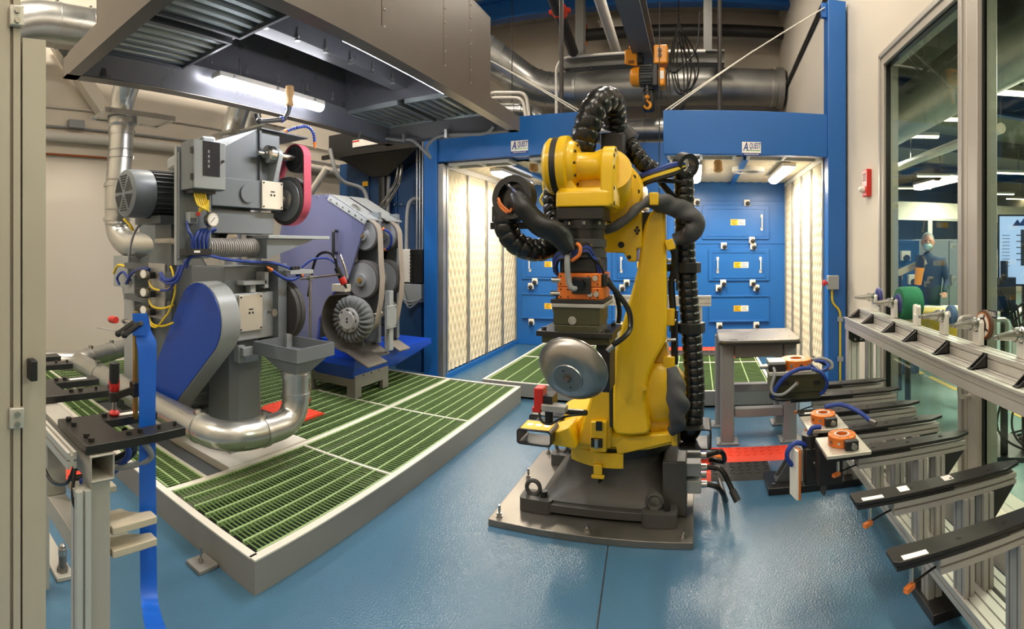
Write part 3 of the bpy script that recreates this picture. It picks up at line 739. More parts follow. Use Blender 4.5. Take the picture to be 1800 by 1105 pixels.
# sloping inner skirts, from the rim lip up to the filter plane
for q in ([(HX0 + lw, HY0 + lw, HB + 0.01), (HX0 + lw, HY1 - lw, HB + 0.01), (bx0 + 0.05, by1 + 0.25, 3.0), (bx0 + 0.05, by0 - 0.02, 3.0)], [(HX1 - lw, HY0 + lw, HB + 0.01), (HX1 - lw, HY1 - lw, HB + 0.01), (bx1 - 0.05, by1 + 0.25, 3.0), (bx1 - 0.05, by0 - 0.02, 3.0)],
          [(HX0 + lw, HY1 - lw, HB + 0.01), (HX1 - lw, HY1 - lw, HB + 0.01), (bx1 - 0.05, by1 + 0.25, 3.0), (bx0 + 0.05, by1 + 0.25, 3.0)], [(HX0 + lw, HY0 + lw, HB + 0.01), (HX1 - lw, HY0 + lw, HB + 0.01), (bx1 - 0.05, by0 - 0.02, 3.0), (bx0 + 0.05, by0 - 0.02, 3.0)]):
    g = G(); n_ = (V(q[1]) - V(q[0])).cross(V(q[2]) - V(q[1])).normalized() * 0.006; g.loft([[V(p) for p in q], [V(p) + n_ for p in q]]); g.build('inner_skirt', 'hood_inner', hood)
# body: outer panels with seams and rivets
def panel(b, name='side_panel'):
    g = G(); g.bx(*b); return g.build(name, 'hood_outer', hood, bevel=0.003)
ycut = [by0, 1.95, 2.75, 3.6, 4.08, by1]
for a, b in zip(ycut, ycut[1:]):
    p = panel((bx1 - 0.02, bx1, a + 0.003, b - 0.003, bz0, bz1))
    g = G()
    for q in range(7):
        z = bz0 + 0.05 + q * (bz1 - bz0 - 0.1) / 6
        g.lathe((bx1, a + 0.03, z), (1, 0, 0), [(0.009, 0), (0.007, 0.005), (0.001, 0.007)], 8)
    m_ = int((b - a) / 0.14)
    for q in range(m_): g.lathe((bx1, a + 0.1 + q * 0.14, bz0 + 0.035), (1, 0, 0), [(0.009, 0), (0.007, 0.005), (0.001, 0.007)], 8)
    r = g.build('rivets', 'galvanized_dull', p); r['kind'] = 'stuff'
panel((bx0, bx0 + 0.02, by0, by1, bz0, bz1)); panel((bx0 + 0.02, bx1 - 0.02, by0, by0 + 0.02, bz0, bz1)); panel((bx0 + 0.02, bx1 - 0.02, by1 - 0.02, by1, bz0, bz1))
panel((bx0, bx1, by0, by1, bz1, bz1 + 0.02), 'top_panel')
g = G(); g.bx(bx1, bx1 + 0.035, by0, by1, bz0 - 0.01, bz0 + 0.012); g.build('seam_flange', 'hood_outer', hood)
# inside: ceiling of the recess, centre beam, side boards
rz = 3.42
g = G(); g.bx(bx0 + 0.02, bx1 - 0.02, 2.14, 4.05, rz, rz + 0.02); g.build('inner_ceiling', 'hood_inner', hood)
for b in ((bx0 + 0.02, bx1 - 0.02, 2.12, 2.14), (bx0 + 0.02, bx1 - 0.02, 4.05, 4.07)):
    g = G(); g.bx(*b, 2.99, rz + 0.02); g.build('inner_board', 'hood_inner', hood)
g = G(); g.bx(bx0 + 0.021, bx0 + 0.03, 2.14, 4.05, 2.98, rz); g.build('inner_board', 'hood_inner', hood)
g = G(); g.bx(bx1 - 0.03, bx1 - 0.021, 2.14, 4.05, 2.98, rz); g.build('inner_board', 'hood_inner', hood)
g = G(); g.bx(-2.70, -2.56, 2.14, 4.05, 3.08, rz); cb = g.build('centre_beam', 'hood_inner', hood, bevel=0.003)
for i in range(6):
    y = 2.3 + i * 0.3
    g = G(); g.cyl((-2.55, y, 3.1), (-2.55, y, 3.16), 0.006, n=8); g.hexnut((-2.55, y, 3.085), (0, 0, 1), 0.016, 0.015); g.cyl((-2.55, y, 3.06), (-2.55, y, 3.085), 0.022, 0.01, n=12); g.build('hanging_bolt', 'galvanized', hood)
for i in range(5):
    y = 2.35 + i * 0.36
    g = G(); g.cyl((-3.24, y, 3.04), (-3.24, y, 3.1), 0.006, n=8); g.hexnut((-3.24, y, 3.03), (0, 0, 1), 0.014, 0.014); g.build('hanging_bolt', 'galvanized', hood)
# slatted filter banks at both ends
for (y0, y1) in ((1.36, 2.12), (4.07, 4.84)):
    for (x0, x1) in ((bx0 + 0.03, -2.68), (-2.60, bx1 - 0.03)):
        fr = G(); fr.bx(x0, x1, y0, y0 + 0.025, 2.95, 3.02); fr.bx(x0, x1, y1 - 0.025, y1, 2.95, 3.02); fr.bx(x0, x0 + 0.025, y0 + 0.025, y1 - 0.025, 2.95, 3.02); fr.bx(x1 - 0.025, x1, y0 + 0.025, y1 - 0.025, 2.95, 3.02)
        fb = fr.build('filter_frame', 'hood_slat' if y0 > 3 else 'hood_inner', hood, bevel=0.002)
        n = 6; w = (x1 - x0 - 0.05) / n
        for i in range(n):
            g = G(); xa = x0 + 0.025 + i * w
            # rolled channel slat
            pr = [(0, 0.0), (w * 0.12, -0.03), (w * 0.5, -0.03), (w * 0.62, 0.0), (w * 0.62, 0.006), (w * 0.5, -0.022), (w * 0.12, -0.022), (0, 0.006)]
            g.prism(pr, (xa, y1 - 0.025, 3.0), (1, 0, 0), (0, 0, 1), y1 - y0 - 0.05); g.build('slat', 'hood_slat', fb)
        g = G(); g.bx(x0, x1, y0, y1, 3.03, 3.05); g.build('filter_back', 'machine_dark', fb)
# plate and bracket on the near rim
g = G(); g.prism([(0, 0), (0.035, 0), (0.035, 0.16), (0.0, 0.26), (-0.035, 0.26), (0, 0.16)], P(178, 125, X=HX0 + 0.12) + V((0, 0, -0.04)), (0, 1, 0), (0, 0, 1), 0.01); g.build('bracket', 'plastic_black', hood)
g = G(); g.prism([(0, 0), (0.03, 0), (0.09, 0.18), (0.06, 0.18)], P(628, 243, X=HX0 + 0.11), (0, 1, 0), (0, 0, 1), 0.01); g.build('bracket', 'galvanized_dull', hood)
# lamps under the hood
for nm, x, y0, y1, z in (('left', -3.17, 2.34, 3.54, 2.90), ('right', -1.99, 2.46, 3.76, 2.915)):
    t = thing('hood_light', 'bright white tube light under the hood, %s one' % ('over the belt grinder' if nm == 'left' else 'tucked behind the right rim'), 'light', (x, (y0 + y1) / 2, z - 0.05), 'tube lights under the hood')
    g = G(); g.bx(x - 0.055, x + 0.055, y0, y1, z, z + 0.045); hs = g.build('housing', 'white_plastic', t, bevel=0.008)
    g = G(); pr = [(0.055 * math.cos(a), -0.05 * math.sin(a)) for a in [pi * q / 8 for q in range(9)]]
    g.prism(pr, (x, y1 - 0.01, z), (1, 0, 0), (0, 0, 1), y1 - y0 - 0.02); g.build('diffuser', 'lamp_cool', t)
    for q in (0.12, 0.5, 0.88):
        g = G(); g.box((x, y0 + (y1 - y0) * q, z + 0.02), (0.13, 0.02, 0.03)); g.build('clip', 'galvanized', hs)
    for q in (0.2, 0.8):
        g = G(); g.cyl((x, y0 + (y1 - y0) * q, z + 0.045), (x, y0 + (y1 - y0) * q, z + 0.2), 0.006, n=6); g.build('hanger', 'galvanized', t)
    area_light('hood_lamp', (x, (y0 + y1) / 2, z - 0.06), 0.09, y1 - y0, 20, (1, 0.98, 0.95))
# flexible conduits slung under the far rim
t = thing('flex_conduit', 'dark flexible conduit looping under the far hood rim', 'conduit', P(760, 245, Y=5.1))
pts = [P(650, 225, Y=4.8), P(668, 240, Y=4.82), P(700, 246, Y=4.85), P(725, 247, Y=4.86), P(745, 265, Y=4.9), P(757, 278, Y=5.0)]
g = G(); g.tube(catmull(pts, 8), 0.017, 8); g.build('hose', 'cable_grey', t)
pts = [P(757, 278, Y=5.0), P(750, 260, Y=4.95), P(765, 243, Y=4.9), P(790, 237, Y=4.88), P(850, 235, Y=4.88), P(868, 222, Y=4.86)]
g = G(); g.tube(catmull(pts, 8), 0.017, 8); g.build('hose', 'cable_grey', t)
for px, py in ((711, 243), (785, 235)):
    c = P(px, py, Y=4.84); g = G(); g.box(c, (0.03, 0.05, 0.09)); g.build('clip', 'galvanized', t)
# pipe stub with brown-paper wrapped sprinkler in front of the left lamp
t = thing('wrapped_sprinkler', 'brown paper wrapped sprinkler on a black pipe below the hood lamp', 'sprinkler', P(505, 200, X=-2.95))
g = G(); g.tube(bend_path([P(450, 200, X=-3.0), P(452, 214, X=-3.0), P(500, 210, X=-2.95), P(507, 196, X=-2.95), P(507, 186, X=-2.95)], 0.03), 0.02, 10); g.build('pipe', 'pipe_black', t)
for px, py in ((455, 213), (495, 210), (507, 190)):
    c = P(px, py, X=-2.96); g = G(); g.sphere(c, 0.027, 10, 6); g.build('pipe_fitting', 'cable_blue' if px != 455 else 'pipe_black', t)
c = P(509, 188, X=-2.95)
g = G(); g.lathe(c, (0, 0, 1), [(0.02, 0), (0.035, 0.02), (0.028, 0.06), (0.036, 0.12), (0.034, 0.165), (0.02, 0.17)], 9); g.build('paper_wrap', 'masking_tape', t)
# ================================================================ grinding machines on the platform
PZ = PH + 0.012
def hull2(c1, r1, c2, r2, n=14):
    """outline of two circles joined by their outer tangents (belt or guard shape)"""
    c1, c2 = V((*c1, 0)), V((*c2, 0)); d = c2 - c1; L = d.length; a = math.atan2(d.y, d.x); b = math.acos(max(-1, min(1, (r1 - r2) / L)))
    pts = []
    for k in range(n + 1):
        t = a + b + (2 * pi - 2 * b) * k / n; pts.append((c1.x + r1 * math.cos(t), c1.y + r1 * math.sin(t)))
    for k in range(n + 1):
        t = a - b + (2 * b) * k / n; pts.append((c2.x + r2 * math.cos(t), c2.y + r2 * math.sin(t)))
    return pts
def belt(g, outline, y0, y1, th):
    """endless band around an outline in the XZ plane, from y0 to y1"""
    n = len(outline); cx = sum(p[0] for p in outline) / n; cz = sum(p[1] for p in outline) / n
    inner = []
    for i, p in enumerate(outline):
        a, b = outline[i - 1], outline[(i + 1) % n]; t = V((b[0] - a[0], b[1] - a[1], 0)).normalized(); nr = V((-t.y, t.x, 0))
        inner.append((p[0] + nr.x * th, p[1] + nr.y * th))
    vs = []; fs = []
    for p, q in zip(outline, inner): vs += [(p[0], y0, p[1]), (p[0], y1, p[1]), (q[0], y1, q[1]), (q[0], y0, q[1])]
    for i in range(n):
        j = (i + 1) % n
        for k in range(4): fs.append((4 * i + k, 4 * i + (k + 1) % 4, 4 * j + (k + 1) % 4, 4 * j + k))
    g.add(vs, fs); return g
def motor(parent, c, axis, R, L, m, fins=28):
    """electric motor: finned barrel along axis from c, with a slotted fan cowl at the start"""
    c, ax = V(c), V(axis).normalized(); d, u, w = frame_of(ax)
    g = G(); g.lathe(c + ax * L * 0.32, ax, [(R * 0.86, 0), (R * 0.86, L * 0.6), (R * 0.92, L * 0.6), (R * 0.92, L * 0.68)], 28)
    for k in range(fins):
        a = 2 * pi * k / fins; r = (u * math.cos(a) + w * math.sin(a)); g.box(c + ax * L * 0.62 + r * R * 0.92, (L * 0.56, 0.006, R * 0.2), ax, r)
    b = g.build('motor_barrel', m, parent)
    g = G(); g.lathe(c, ax, [(R * 0.78, 0), (R * 0.96, R * 0.08), (R, R * 0.3), (R, L * 0.33), (R * 0.9, L * 0.33)], 32)
    cow = g.build('fan_cowl', 'machine_grey', parent)
    g = G()
    for k in range(6):                                # dark slots of the fan grille, in six sectors
        for j in range(6):
            a = pi / 3 * k + pi / 6; r = (u * math.cos(a) + w * math.sin(a)); s = ax.cross(r); rr = R * (0.2 + 0.1 * j)
            g.box(c + r * rr - ax * 0.0005, (R * (0.12 + 0.1 * j), 0.004, R * 0.05), s, r)
    sl = g.build('grille_slots', 'ink_black', cow); sl['kind'] = 'stuff'
    return b

# ---------------------------------------------------------------- belt grinder (upper machine)
bg = thing('belt_grinder', 'tall grey belt grinder with pink belt and finned motor on a column', 'grinder', (-3.9, 2.4, PZ))
g = G(); g.bx(-4.3, -3.72, 2.28, 2.62, PZ, 2.18); g.build('column', 'machine_grey', bg, bevel=0.008)
g = G(); g.bx(-4.45, -3.6, 2.12, 2.78, PZ, PZ + 0.03); g.build('base_plate', 'machine_grey', bg)
g = G(); g.bx(-4.22, -4.02, 2.08, 2.24, PZ, 1.36); g.build('service_post', 'machine_light', bg, bevel=0.005)
g = G(); g.bx(-4.62, -4.3, 2.16, 2.4, 1.22, 1.52); g.build('junction_box', 'machine_light', bg, bevel=0.006)
g = G(); g.prism([(-0.3, 0), (0.3, 0), (0.18, -0.35), (-0.18, -0.35)], (-4.42, 2.3, 1.22), (1, 0, 0), (0, 0, 1), -0.06); g.build('funnel', 'machine_light', bg)
motor(bg, (-3.78, 1.86, 2.045), (0, 1, 0), 0.2, 0.62, 'machine_dark')
g = G(); g.bx(-4.0, -3.56, 2.08, 2.4, 1.80, 1.86); g.build('motor_foot', 'machine_dark', bg)
g = G(); g.bx(-3.95, -3.5, 2.44, 2.6, 1.6, 2.42); g.build('carriage', 'machine_grey', bg, bevel=0.01)
g = G(); g.beam((-4.05, 2.5, 2.36), (-3.2, 2.3, 2.40), 0.12, 0.11); g.build('slide_arm', 'machine_light', bg, bevel=0.02)
g = G(); g.cyl((-4.0, 2.33, 1.66), (-2.95, 2.33, 1.66), 0.055, n=20); g.build('slide_shaft', 'steel', bg)
g = G(); g.bx(-4.1, -3.0, 2.4, 2.55, 1.72, 2.0); g.build('cross_arm', 'machine_grey', bg, bevel=0.008)
# head housings
g = G(); g.prism([(2.16, 2.07), (2.72, 2.07), (2.72, 2.47), (2.49, 2.47), (2.16, 2.29)], (-3.42, 0, 0), (0, 1, 0), (0, 0, 1), 0.56); g.build('upper_housing', 'machine_grey', bg, bevel=0.004)
g = G(); g.bx(-3.32, -2.84, 2.5, 2.52, 2.1, 2.475); g.bx(-3.32, -2.82, 2.5, 3.0, 2.47, 2.48); g.bx(-3.32, -3.3, 2.5, 3.0, 2.0, 2.47); g.build('belt_cover', 'machine_dark', bg)
g = G(); g.bx(-3.05, -2.82, 2.05, 2.50, 1.885, 2.085); g.build('arm_housing', 'machine_grey', bg, bevel=0.005)
g = G(); g.cyl((-2.82, 2.36, 1.985), (-2.805, 2.36, 1.985), 0.065, n=28); g.build('boss', 'machine_grey', bg)
g = G(); g.bx(-3.05, -2.86, 2.05, 2.66, 1.70, 1.862); g.build('lower_housing', 'machine_grey', bg, bevel=0.005)
def bolted_plate(parent, x, y0, y1, z0, z1):
    g = G(); g.bx(x, x + 0.018, y0, y1, z0, z1); p = g.build('bolted_plate', 'steel_pale', parent, bevel=0.002)
    for yy in (y0 + 0.015, y1 - 0.015):
        for zz in (z0 + 0.015, z1 - 0.015):
            g = G(); g.cyl((x + 0.018, yy, zz), (x + 0.022, yy, zz), 0.007, n=8); g.build('screw', 'black_oxide', p)
    yc, zc = (y0 + y1) / 2, (z0 + z1) / 2
    for q in (-0.016, 0.016):
        g = G(); g.cyl((x + 0.018, yc + q, zc), (x + 0.02, yc + q, zc), 0.009, n=10); g.build('hole', 'ink_black', p)
    g = G(); g.bx(x + 0.0181, x + 0.0195, yc - 0.02, yc + 0.02, zc + 0.02, zc + 0.03); g.build('hole', 'ink_black', p)
mat('steel_pale', '#cfc9bb', 0.35, 0.5, 0.1, 8)
g = G(); g.bx(-3.0, -2.82, 2.49, 2.70, 1.885, 2.09); g.build('bearing_block', 'machine_light', bg, bevel=0.004)
bolted_plate(bg, -2.82, 2.49, 2.70, 1.885, 2.09)
# contact wheel, idler and belt (axis along Y)
wc, wr, ic, ir = (-2.875, 1.965), 0.188, (-2.795, 2.285), 0.105
g = G(); g.lathe((wc[0], 2.70, wc[1]), (0, 1, 0), [(0.05, 0), (0.05, 0.04), (0.1, 0.05), (0.1, 0.07), (0.06, 0.08)], 24); g.build('hub', 'steel', bg)
g = G(); g.lathe((wc[0], 2.79, wc[1]), (0, 1, 0), [(wr * 0.86, 0), (wr * 0.96, 0.008), (wr, 0.02), (wr, 0.09), (wr * 0.9, 0.095)], 40); w1 = g.build('contact_wheel', 'wheel_rubber', bg)
g = G(); g.lathe((wc[0], 2.785, wc[1]), (0, 1, 0), [(wr * 0.84, 0), (wr * 0.86, 0.01)], 36)
g.build('wheel_disc', 'wheel_grey', w1)
g = G(); g.lathe((ic[0], 2.81, ic[1]), (0, 1, 0), [(ir * 0.9, 0), (ir, 0.01), (ir, 0.08), (ir * 0.9, 0.085)], 28); i1 = g.build('idler_wheel', 'wheel_rubber', bg)
g = G()
for rr in (0.8, 0.55): g.pipe((ic[0], 2.805, ic[1]), (ic[0], 2.812, ic[1]), ir * rr, ir * (rr - 0.14), 24)
g.build('idler_rings', 'plastic_black', i1)
g = G(); g.cyl((ic[0], 2.5, ic[1]), (ic[0], 2.82, ic[1]), 0.03, n=16); g.cyl((ic[0], 2.44, ic[1]), (ic[0], 2.5, ic[1]), 0.018, n=12); g.build('idler_shaft', 'steel', bg)
g = G(); g.lathe((ic[0], 2.52, ic[1]), (0, 1, 0), [(0.045, 0), (0.065, 0.01), (0.065, 0.06), (0.05, 0.07)], 24); g.build('idler_collar', 'steel', bg)
g = G(); pr = hull2((ic[0], ic[1]), 0.055, (wc[0] + 0.01, wc[1] + 0.06), 0.04); g.prism(pr, (0, 2.60, 0), (1, 0, 0), (0, 0, 1), -0.045); g.build('idler_lever', 'machine_light', bg, bevel=0.004)
g = G(); belt(g, hull2(wc, wr + 0.006, ic, ir + 0.006), 2.805, 2.885, 0.006); g.build('abrasive_belt', 'belt_pink', bg)
# tray below the belt, transition and grey hose
g = G(); g.bx(-2.95, -2.70, 2.46, 3.12, 1.665, 1.69); g.build('spark_tray', 'machine_light', bg, bevel=0.003)
g = G(); g.prism([(2.47, 1.665), (2.96, 1.665), (2.90, 1.64), (2.47, 1.52)], (-2.95, 0, 0), (0, 1, 0), (0, 0, 1), 0.22); g.build('duct_transition', 'machine_grey', bg)
g = G(); corrugated(g, [V((-2.86, 1.93, 1.60)), V((-2.86, 2.47, 1.60))], 0.067, 0.02, 0.14, 20); g.build('flexible_duct', 'hose_grey', bg)
# mounting mast with control box
g = G(); g.bx(-2.765, -2.735, 1.715, 1.765, 1.49, 2.24); g.build('mast_edge', 'machine_light', bg, bevel=0.003)
g = G(); g.bx(-2.735, -2.71, 1.72, 1.95, 1.53, 2.2); g.build('mast_plate', 'machine_grey', bg, bevel=0.003)
g = G(); g.beam((-2.73, 1.86, 1.95), (-3.1, 2.2, 1.95), 0.06, 0.06); g.beam((-2.73, 1.86, 1.62), (-3.1, 2.3, 1.70), 0.06, 0.06); g.build('mast_bracket', 'machine_grey', bg)
g = G(); g.bx(-2.71, -2.577, 1.73, 1.975, 1.957, 2.257); cbx = g.build('control_box', 'machine_grey', bg, bevel=0.005)
g = G(); g.bx(-2.577, -2.565, 1.733, 1.972, 1.96, 2.254); dr = g.build('box_door', 'machine_light', cbx, bevel=0.004)
a_, b_ = P(357, 247, X=-2.565), P(386, 311, X=-2.565)
g = G(); g.bx(-2.565, -2.561, a_.y, b_.y, b_.z, a_.z); g.build('door_window', 'window_dark', cbx)
c = P(391, 284, X=-2.565); g = G(); g.cyl(c, c + V((0.012, 0, 0)), 0.009, n=12); g.build('door_lock', 'plastic_black', cbx)
g = G()
for q in range(4): g.bx(-2.5608, -2.5603, a_.y + 0.034, a_.y + 0.046, b_.z + 0.05 + q * 0.03, b_.z + 0.068 + q * 0.03)
g.build('display_digits', 'cable_grey', cbx)
for z in (2.03, 2.19):
    g = G(); g.bx(-2.59, -2.57, 1.72, 1.73, z - 0.018, z + 0.018); g.build('hinge', 'plastic_black', cbx)
# yellow cables out of the box, gauge, solenoid
g = G(); g.bx(-2.7, -2.6, 1.75, 1.92, 1.935, 1.957); g.build('cable_gland_bar', 'black_oxide', bg)
for k in range(6):
    a = V((-2.62, 1.77 + k * 0.016, 1.94)); g = G()
    g.tube(catmull([a, a + V((0.02, 0.015, -0.08 - 0.006 * k)), P(360 + k, 362 + k, X=-2.6), P(366, 352 + 2 * k, X=-2.6), P(350, 368 + k, X=-2.64)], 6), 0.006, 6); g.build('yellow_cable', 'cable_yellow', bg)
a_, b_ = P(333, 372, X=-2.66), P(348, 393, X=-2.66)
g = G(); g.bx(-2.71, -2.66, a_.y, b_.y, b_.z, a_.z); so = g.build('solenoid', 'machine_light', bg, bevel=0.004)
g = G(); g.bx(-2.66, -2.656, a_.y + 0.01, b_.y - 0.01, b_.z + 0.008, b_.z + 0.035); g.build('solenoid_face', 'screen_dark', so)
g = G(); c = P(349, 379, X=-2.65); g.cyl(c, c + V((0, 0, 0.025)), 0.012, n=8); g.build('red_cap', 'red_plastic', so)
c = P(373, 386, X=-2.62)
g = G(); g.tube([(c.x - 0.035, c.y, 1.95), (c.x - 0.035, c.y, 1.56)], 0.014, 10); g.build('gauge_pipe', 'machine_grey', bg)
g = G(); g.cyl(c + V((-0.03, 0, 0)), c + V((0.01, 0, 0)), 0.045, n=28); gg = g.build('pressure_gauge', 'steel', bg)
g = G(); g.cyl(c + V((0.0101, 0, 0)), c + V((0.012, 0, 0)), 0.039, n=28); g.build('gauge_dial', 'paper_white', gg)
g = G(); g.beam(c + V((0.0125, -0.018, -0.018)), c + V((0.0125, 0.013, 0.014)), 0.004, 0.001, (1, 0, 0))
for k in range(9): a = pi * (0.75 + 1.5 * k / 8); g.box(c + V((0.0125, math.cos(-a) * 0.031, math.sin(-a) * 0.031)), (0.001, 0.0035, 0.0035), (1, 0, 0))
mk = g.build('gauge_marks', 'ink_black', gg); mk['kind'] = 'stuff'
a_, b_ = P(328, 437, X=-2.62), P(372, 448, X=-2.62)
g = G(); g.bx(-2.7, -2.62, a_.y, b_.y, b_.z, a_.z); g.build('air_manifold', 'plastic_black', bg)
c = P(347, 442, X=-2.619); g = G(); g.bx(-2.62, -2.618, c.y - 0.025, c.y + 0.02, c.z - 0.007, c.z + 0.007); g.build('manifold_tag', 'paper_white', bg)
for k in range(4):
    px = 342 + k * 7; g = G()
    g.tube(catmull([P(px, 437, X=-2.65), P(px, 422, X=-2.64), P(px + 6, 408 - k, X=-2.65), P(px + 16, 403, X=-2.67), P(372, 408, X=-2.69)], 6), 0.0095, 8); g.build('air_tube', 'cable_blue', bg)
g = G(); g.tube(catmull([P(329, 388, X=-2.69), P(331, 405, X=-2.66), P(337, 415, X=-2.65), P(338, 437, X=-2.65)], 6), 0.0095, 8); g.build('air_tube', 'cable_blue', bg)
# valve bank in front of the service post
vb = thing('valve_bank', 'bank of three black regulators with small gauges on a steel plate', 'valves', (-3.62, 1.98, 1.10))
vp = lambda px, py, Y=1.97: P(px, py, Y=Y)
a, b = vp(258, 462), vp(284, 562)
g = G(); g.bx(a.x, b.x + 0.02, 1.985, 1.997, b.z, a.z); g.build('plate', 'plate_pale', vb) if 'plate_pale' in MATS else g.build('plate', 'galvanized_dull', vb)
g = G(); g.bx(-4.05, a.x + 0.3, 2.0, 2.06, 1.15, 1.2); g.bx(-4.05, a.x + 0.3, 2.0, 2.06, 1.42, 1.47); g.build('carrier_rail', 'machine_dark', vb)
for k, py in enumerate((482, 514, 545)):
    c = vp(252, py, 1.94)
    g = G(); g.box(c, (0.09, 0.07, 0.075)); g.box(c + V((-0.07, 0, 0.005)), (0.06, 0.05, 0.05)); g.box(c + V((0.12, 0, 0)), (0.08, 0.05, 0.05)); rg = g.build('regulator', 'plastic_black', vb, bevel=0.006)
    c2 = vp(256, py - 1, 1.88)
    g = G(); g.cyl(c2, c2 + V((0.01, -0.025, 0)), 0.035, n=20); ga = g.build('small_gauge', 'steel', rg)
    g = G(); g.cyl(c2 + V((0.01, -0.0255, 0)), c2 + V((0.0105, -0.027, 0)), 0.029, n=20); g.build('small_dial', 'paper_white', rg)
    g = G(); g.tube(catmull([vp(262, py + 12, 1.93), vp(268, py + 24, 1.92), vp(285, py + 28 , 1.93), vp(305, py + 22, 1.96)], 6), 0.008, 6); g.build('yellow_tube', 'cable_yellow', vb)
pts = [vp(264, 560, 1.93), vp(266, 572, 1.92), vp(276, 574, 1.92), vp(286, 562, 1.93), vp(298, 545, 1.94), vp(308, 510, 1.94), vp(304, 480, 1.94), vp(300, 468, 1.96)]
g = G(); g.tube(catmull(pts, 6), 0.008, 6); g.build('yellow_tube', 'cable_yellow', vb)
for pts, r in (([vp(222, 498, 2.05), vp(232, 480, 2.02), vp(250, 472, 1.98), vp(262, 474, 1.95)], 0.014), ([vp(282, 480, 1.93), vp(292, 492, 1.9), vp(308, 488, 1.9), vp(316, 468, 1.93), vp(320, 452, 1.98)], 0.014), ([vp(282, 490, 1.92), vp(296, 498, 1.9), vp(312, 492, 1.9), vp(326, 460, 1.95), vp(345, 447, 2.0)], 0.012),
               ([vp(282, 510, 1.93), vp(298, 508, 1.92), vp(310, 490, 1.92), vp(318, 470, 1.93)], 0.01)):
    g = G(); g.tube(catmull(pts, 6), r, 8); g.build('blue_tube', 'cable_blue', vb)
for pts, m in (([vp(210, 500, 2.06), vp(206, 488, 2.05), vp(216, 478, 2.05), vp(228, 492, 2.05)], 'cable_blue'), ([vp(200, 480, 2.06), vp(208, 466, 2.05), vp(225, 470, 2.05)], 'cable_yellow'), ([vp(225, 500, 2.06), vp(228, 440, 2.06), vp(240, 402, 2.1), vp(262, 385, 2.15)], 'cable_grey'), ([vp(218, 385, 1.95), vp(228, 395, 1.95), vp(234, 405, 1.98)], 'cable_yellow')):
    g = G(); g.tube(catmull(pts, 6), 0.012, 8); g.build('loose_cable', m, vb)
# blue air line running over to the right-hand nozzles, and the segmented coolant nozzles
al = thing('air_line', 'thin blue air hose running across the grinder heads', 'hose', P(420, 455, X=-2.78))
g = G(); g.tube(catmull([P(328, 470, X=-2.75), P(335, 452, X=-2.7), P(360, 448, X=-2.64), P(400, 456, X=-2.7), P(440, 460, X=-2.78), P(480, 462, X=-2.76), P(510, 472, X=-2.76), P(524, 485, X=-2.76)], 8), 0.01, 8); g.build('hose', 'cable_blue', al)
def coolant(label, pts, tip):
    t = thing('coolant_nozzle', label, 'nozzle', pts[0])
    pp = resample(catmull(pts, 10), 0.02)
    for p, q in zip(pp, pp[1:]):
        g = G(); d = (q - p); g.cyl(p, p + d * 0.9, 0.014, 0.010, n=10); g.build('segment', 'cable_blue', t)
    p, q = pp[-2], pp[-1]; d = (q - p).normalized()
    g = G(); g.cyl(q, q + d * 0.05, 0.016, tip, n=10); g.build('nozzle_tip', 'cable_orange', t)
    g = G(); g.cyl(pp[0] - (pp[1] - pp[0]), pp[0], 0.02, n=8); g.build('base_fitting', 'cable_orange', t); return t
coolant('blue segmented coolant nozzle arching over the pink belt', [P(505, 230, X=-2.95), P(520, 225, X=-2.9), P(538, 222, X=-2.86), P(550, 232, X=-2.84), P(553, 250, X=-2.84)], 0.006)
coolant('blue segmented coolant nozzle pointing left beside the abrasive wheel', [P(528, 484, X=-2.74), P(515, 491, X=-2.74), P(500, 489, X=-2.74), P(485, 480, X=-2.74), P(475, 473, X=-2.74)], 0.006)

# ---------------------------------------------------------------- wheel grinder (lower machine)
wg = thing('wheel_grinder', 'grey pedestal grinder with a large blue belt guard and dark wheel', 'grinder', (-3.06, 2.42, PZ))
g = G()
rings = []
for z, e in ((PZ, 0.02), (1.0, 0.0), (1.18, 0.0)):
    x0, x1, y0, y1, ch = -3.22 - e, -2.90 + e, 2.30 - e, 2.58 + e, 0.05
    rings.append([V(p) for p in ((x0 + ch, y0, z), (x1 - ch, y0, z), (x1, y0 + ch, z), (x1, y1 - ch, z), (x1 - ch, y1, z), (x0 + ch, y1, z), (x0, y1 - ch, z), (x0, y0 + ch, z))])
g.loft(rings); g.build('pedestal', 'machine_grey', wg)
g = G(); g.bx(-3.5, -2.80, 2.2, 2.72, PZ, PZ + 0.02); g.build('foot_plate', 'machine_light', wg)
g = G(); g.prism([(0, 0), (0.12, 0), (0, 0.25)], (-2.9, 2.46, PZ + 0.02), (0, 1, 0), (0, 0, 1), 0.012); g.build('gusset', 'machine_grey', wg)
g = G(); g.bx(-3.35, -2.93, 2.24, 2.64, 1.12, 1.46); g.build('head_box', 'machine_grey', wg, bevel=0.006)
g = G(); g.prism([(0, 0), (0.35, 0), (0.12, 0.2), (0, 0.2)], (-3.6, 2.3, 1.46), (1, 0, 0), (0, 0, 1), -0.02); g.build('head_rib', 'machine_grey', wg)
g = G(); g.bx(-2.96, -2.85, 2.26, 2.66, 0.93, 1.27); g.build('spindle_block', 'machine_light', wg, bevel=0.008)
bolted_plate(wg, -2.85, 2.30, 2.52, 1.0, 1.26)
g = G(); g.cyl((-2.85, 2.59, 1.12), (-2.79, 2.59, 1.12), 0.008, n=8); g.cyl((-2.79, 2.59, 1.12), (-2.775, 2.59, 1.12), 0.028, n=16); g.build('locking_knob', 'plate_steel', wg)
g = G(); g.bx(-2.93, -2.83, 2.34, 2.56, 1.33, 1.36); g.bx(-2.93, -2.83, 2.54, 2.58, 1.30, 1.42); g.bx(-2.91, -2.85, 2.42, 2.47, 1.27, 1.33); g.build('rest_bracket', 'machine_light', wg, bevel=0.003)
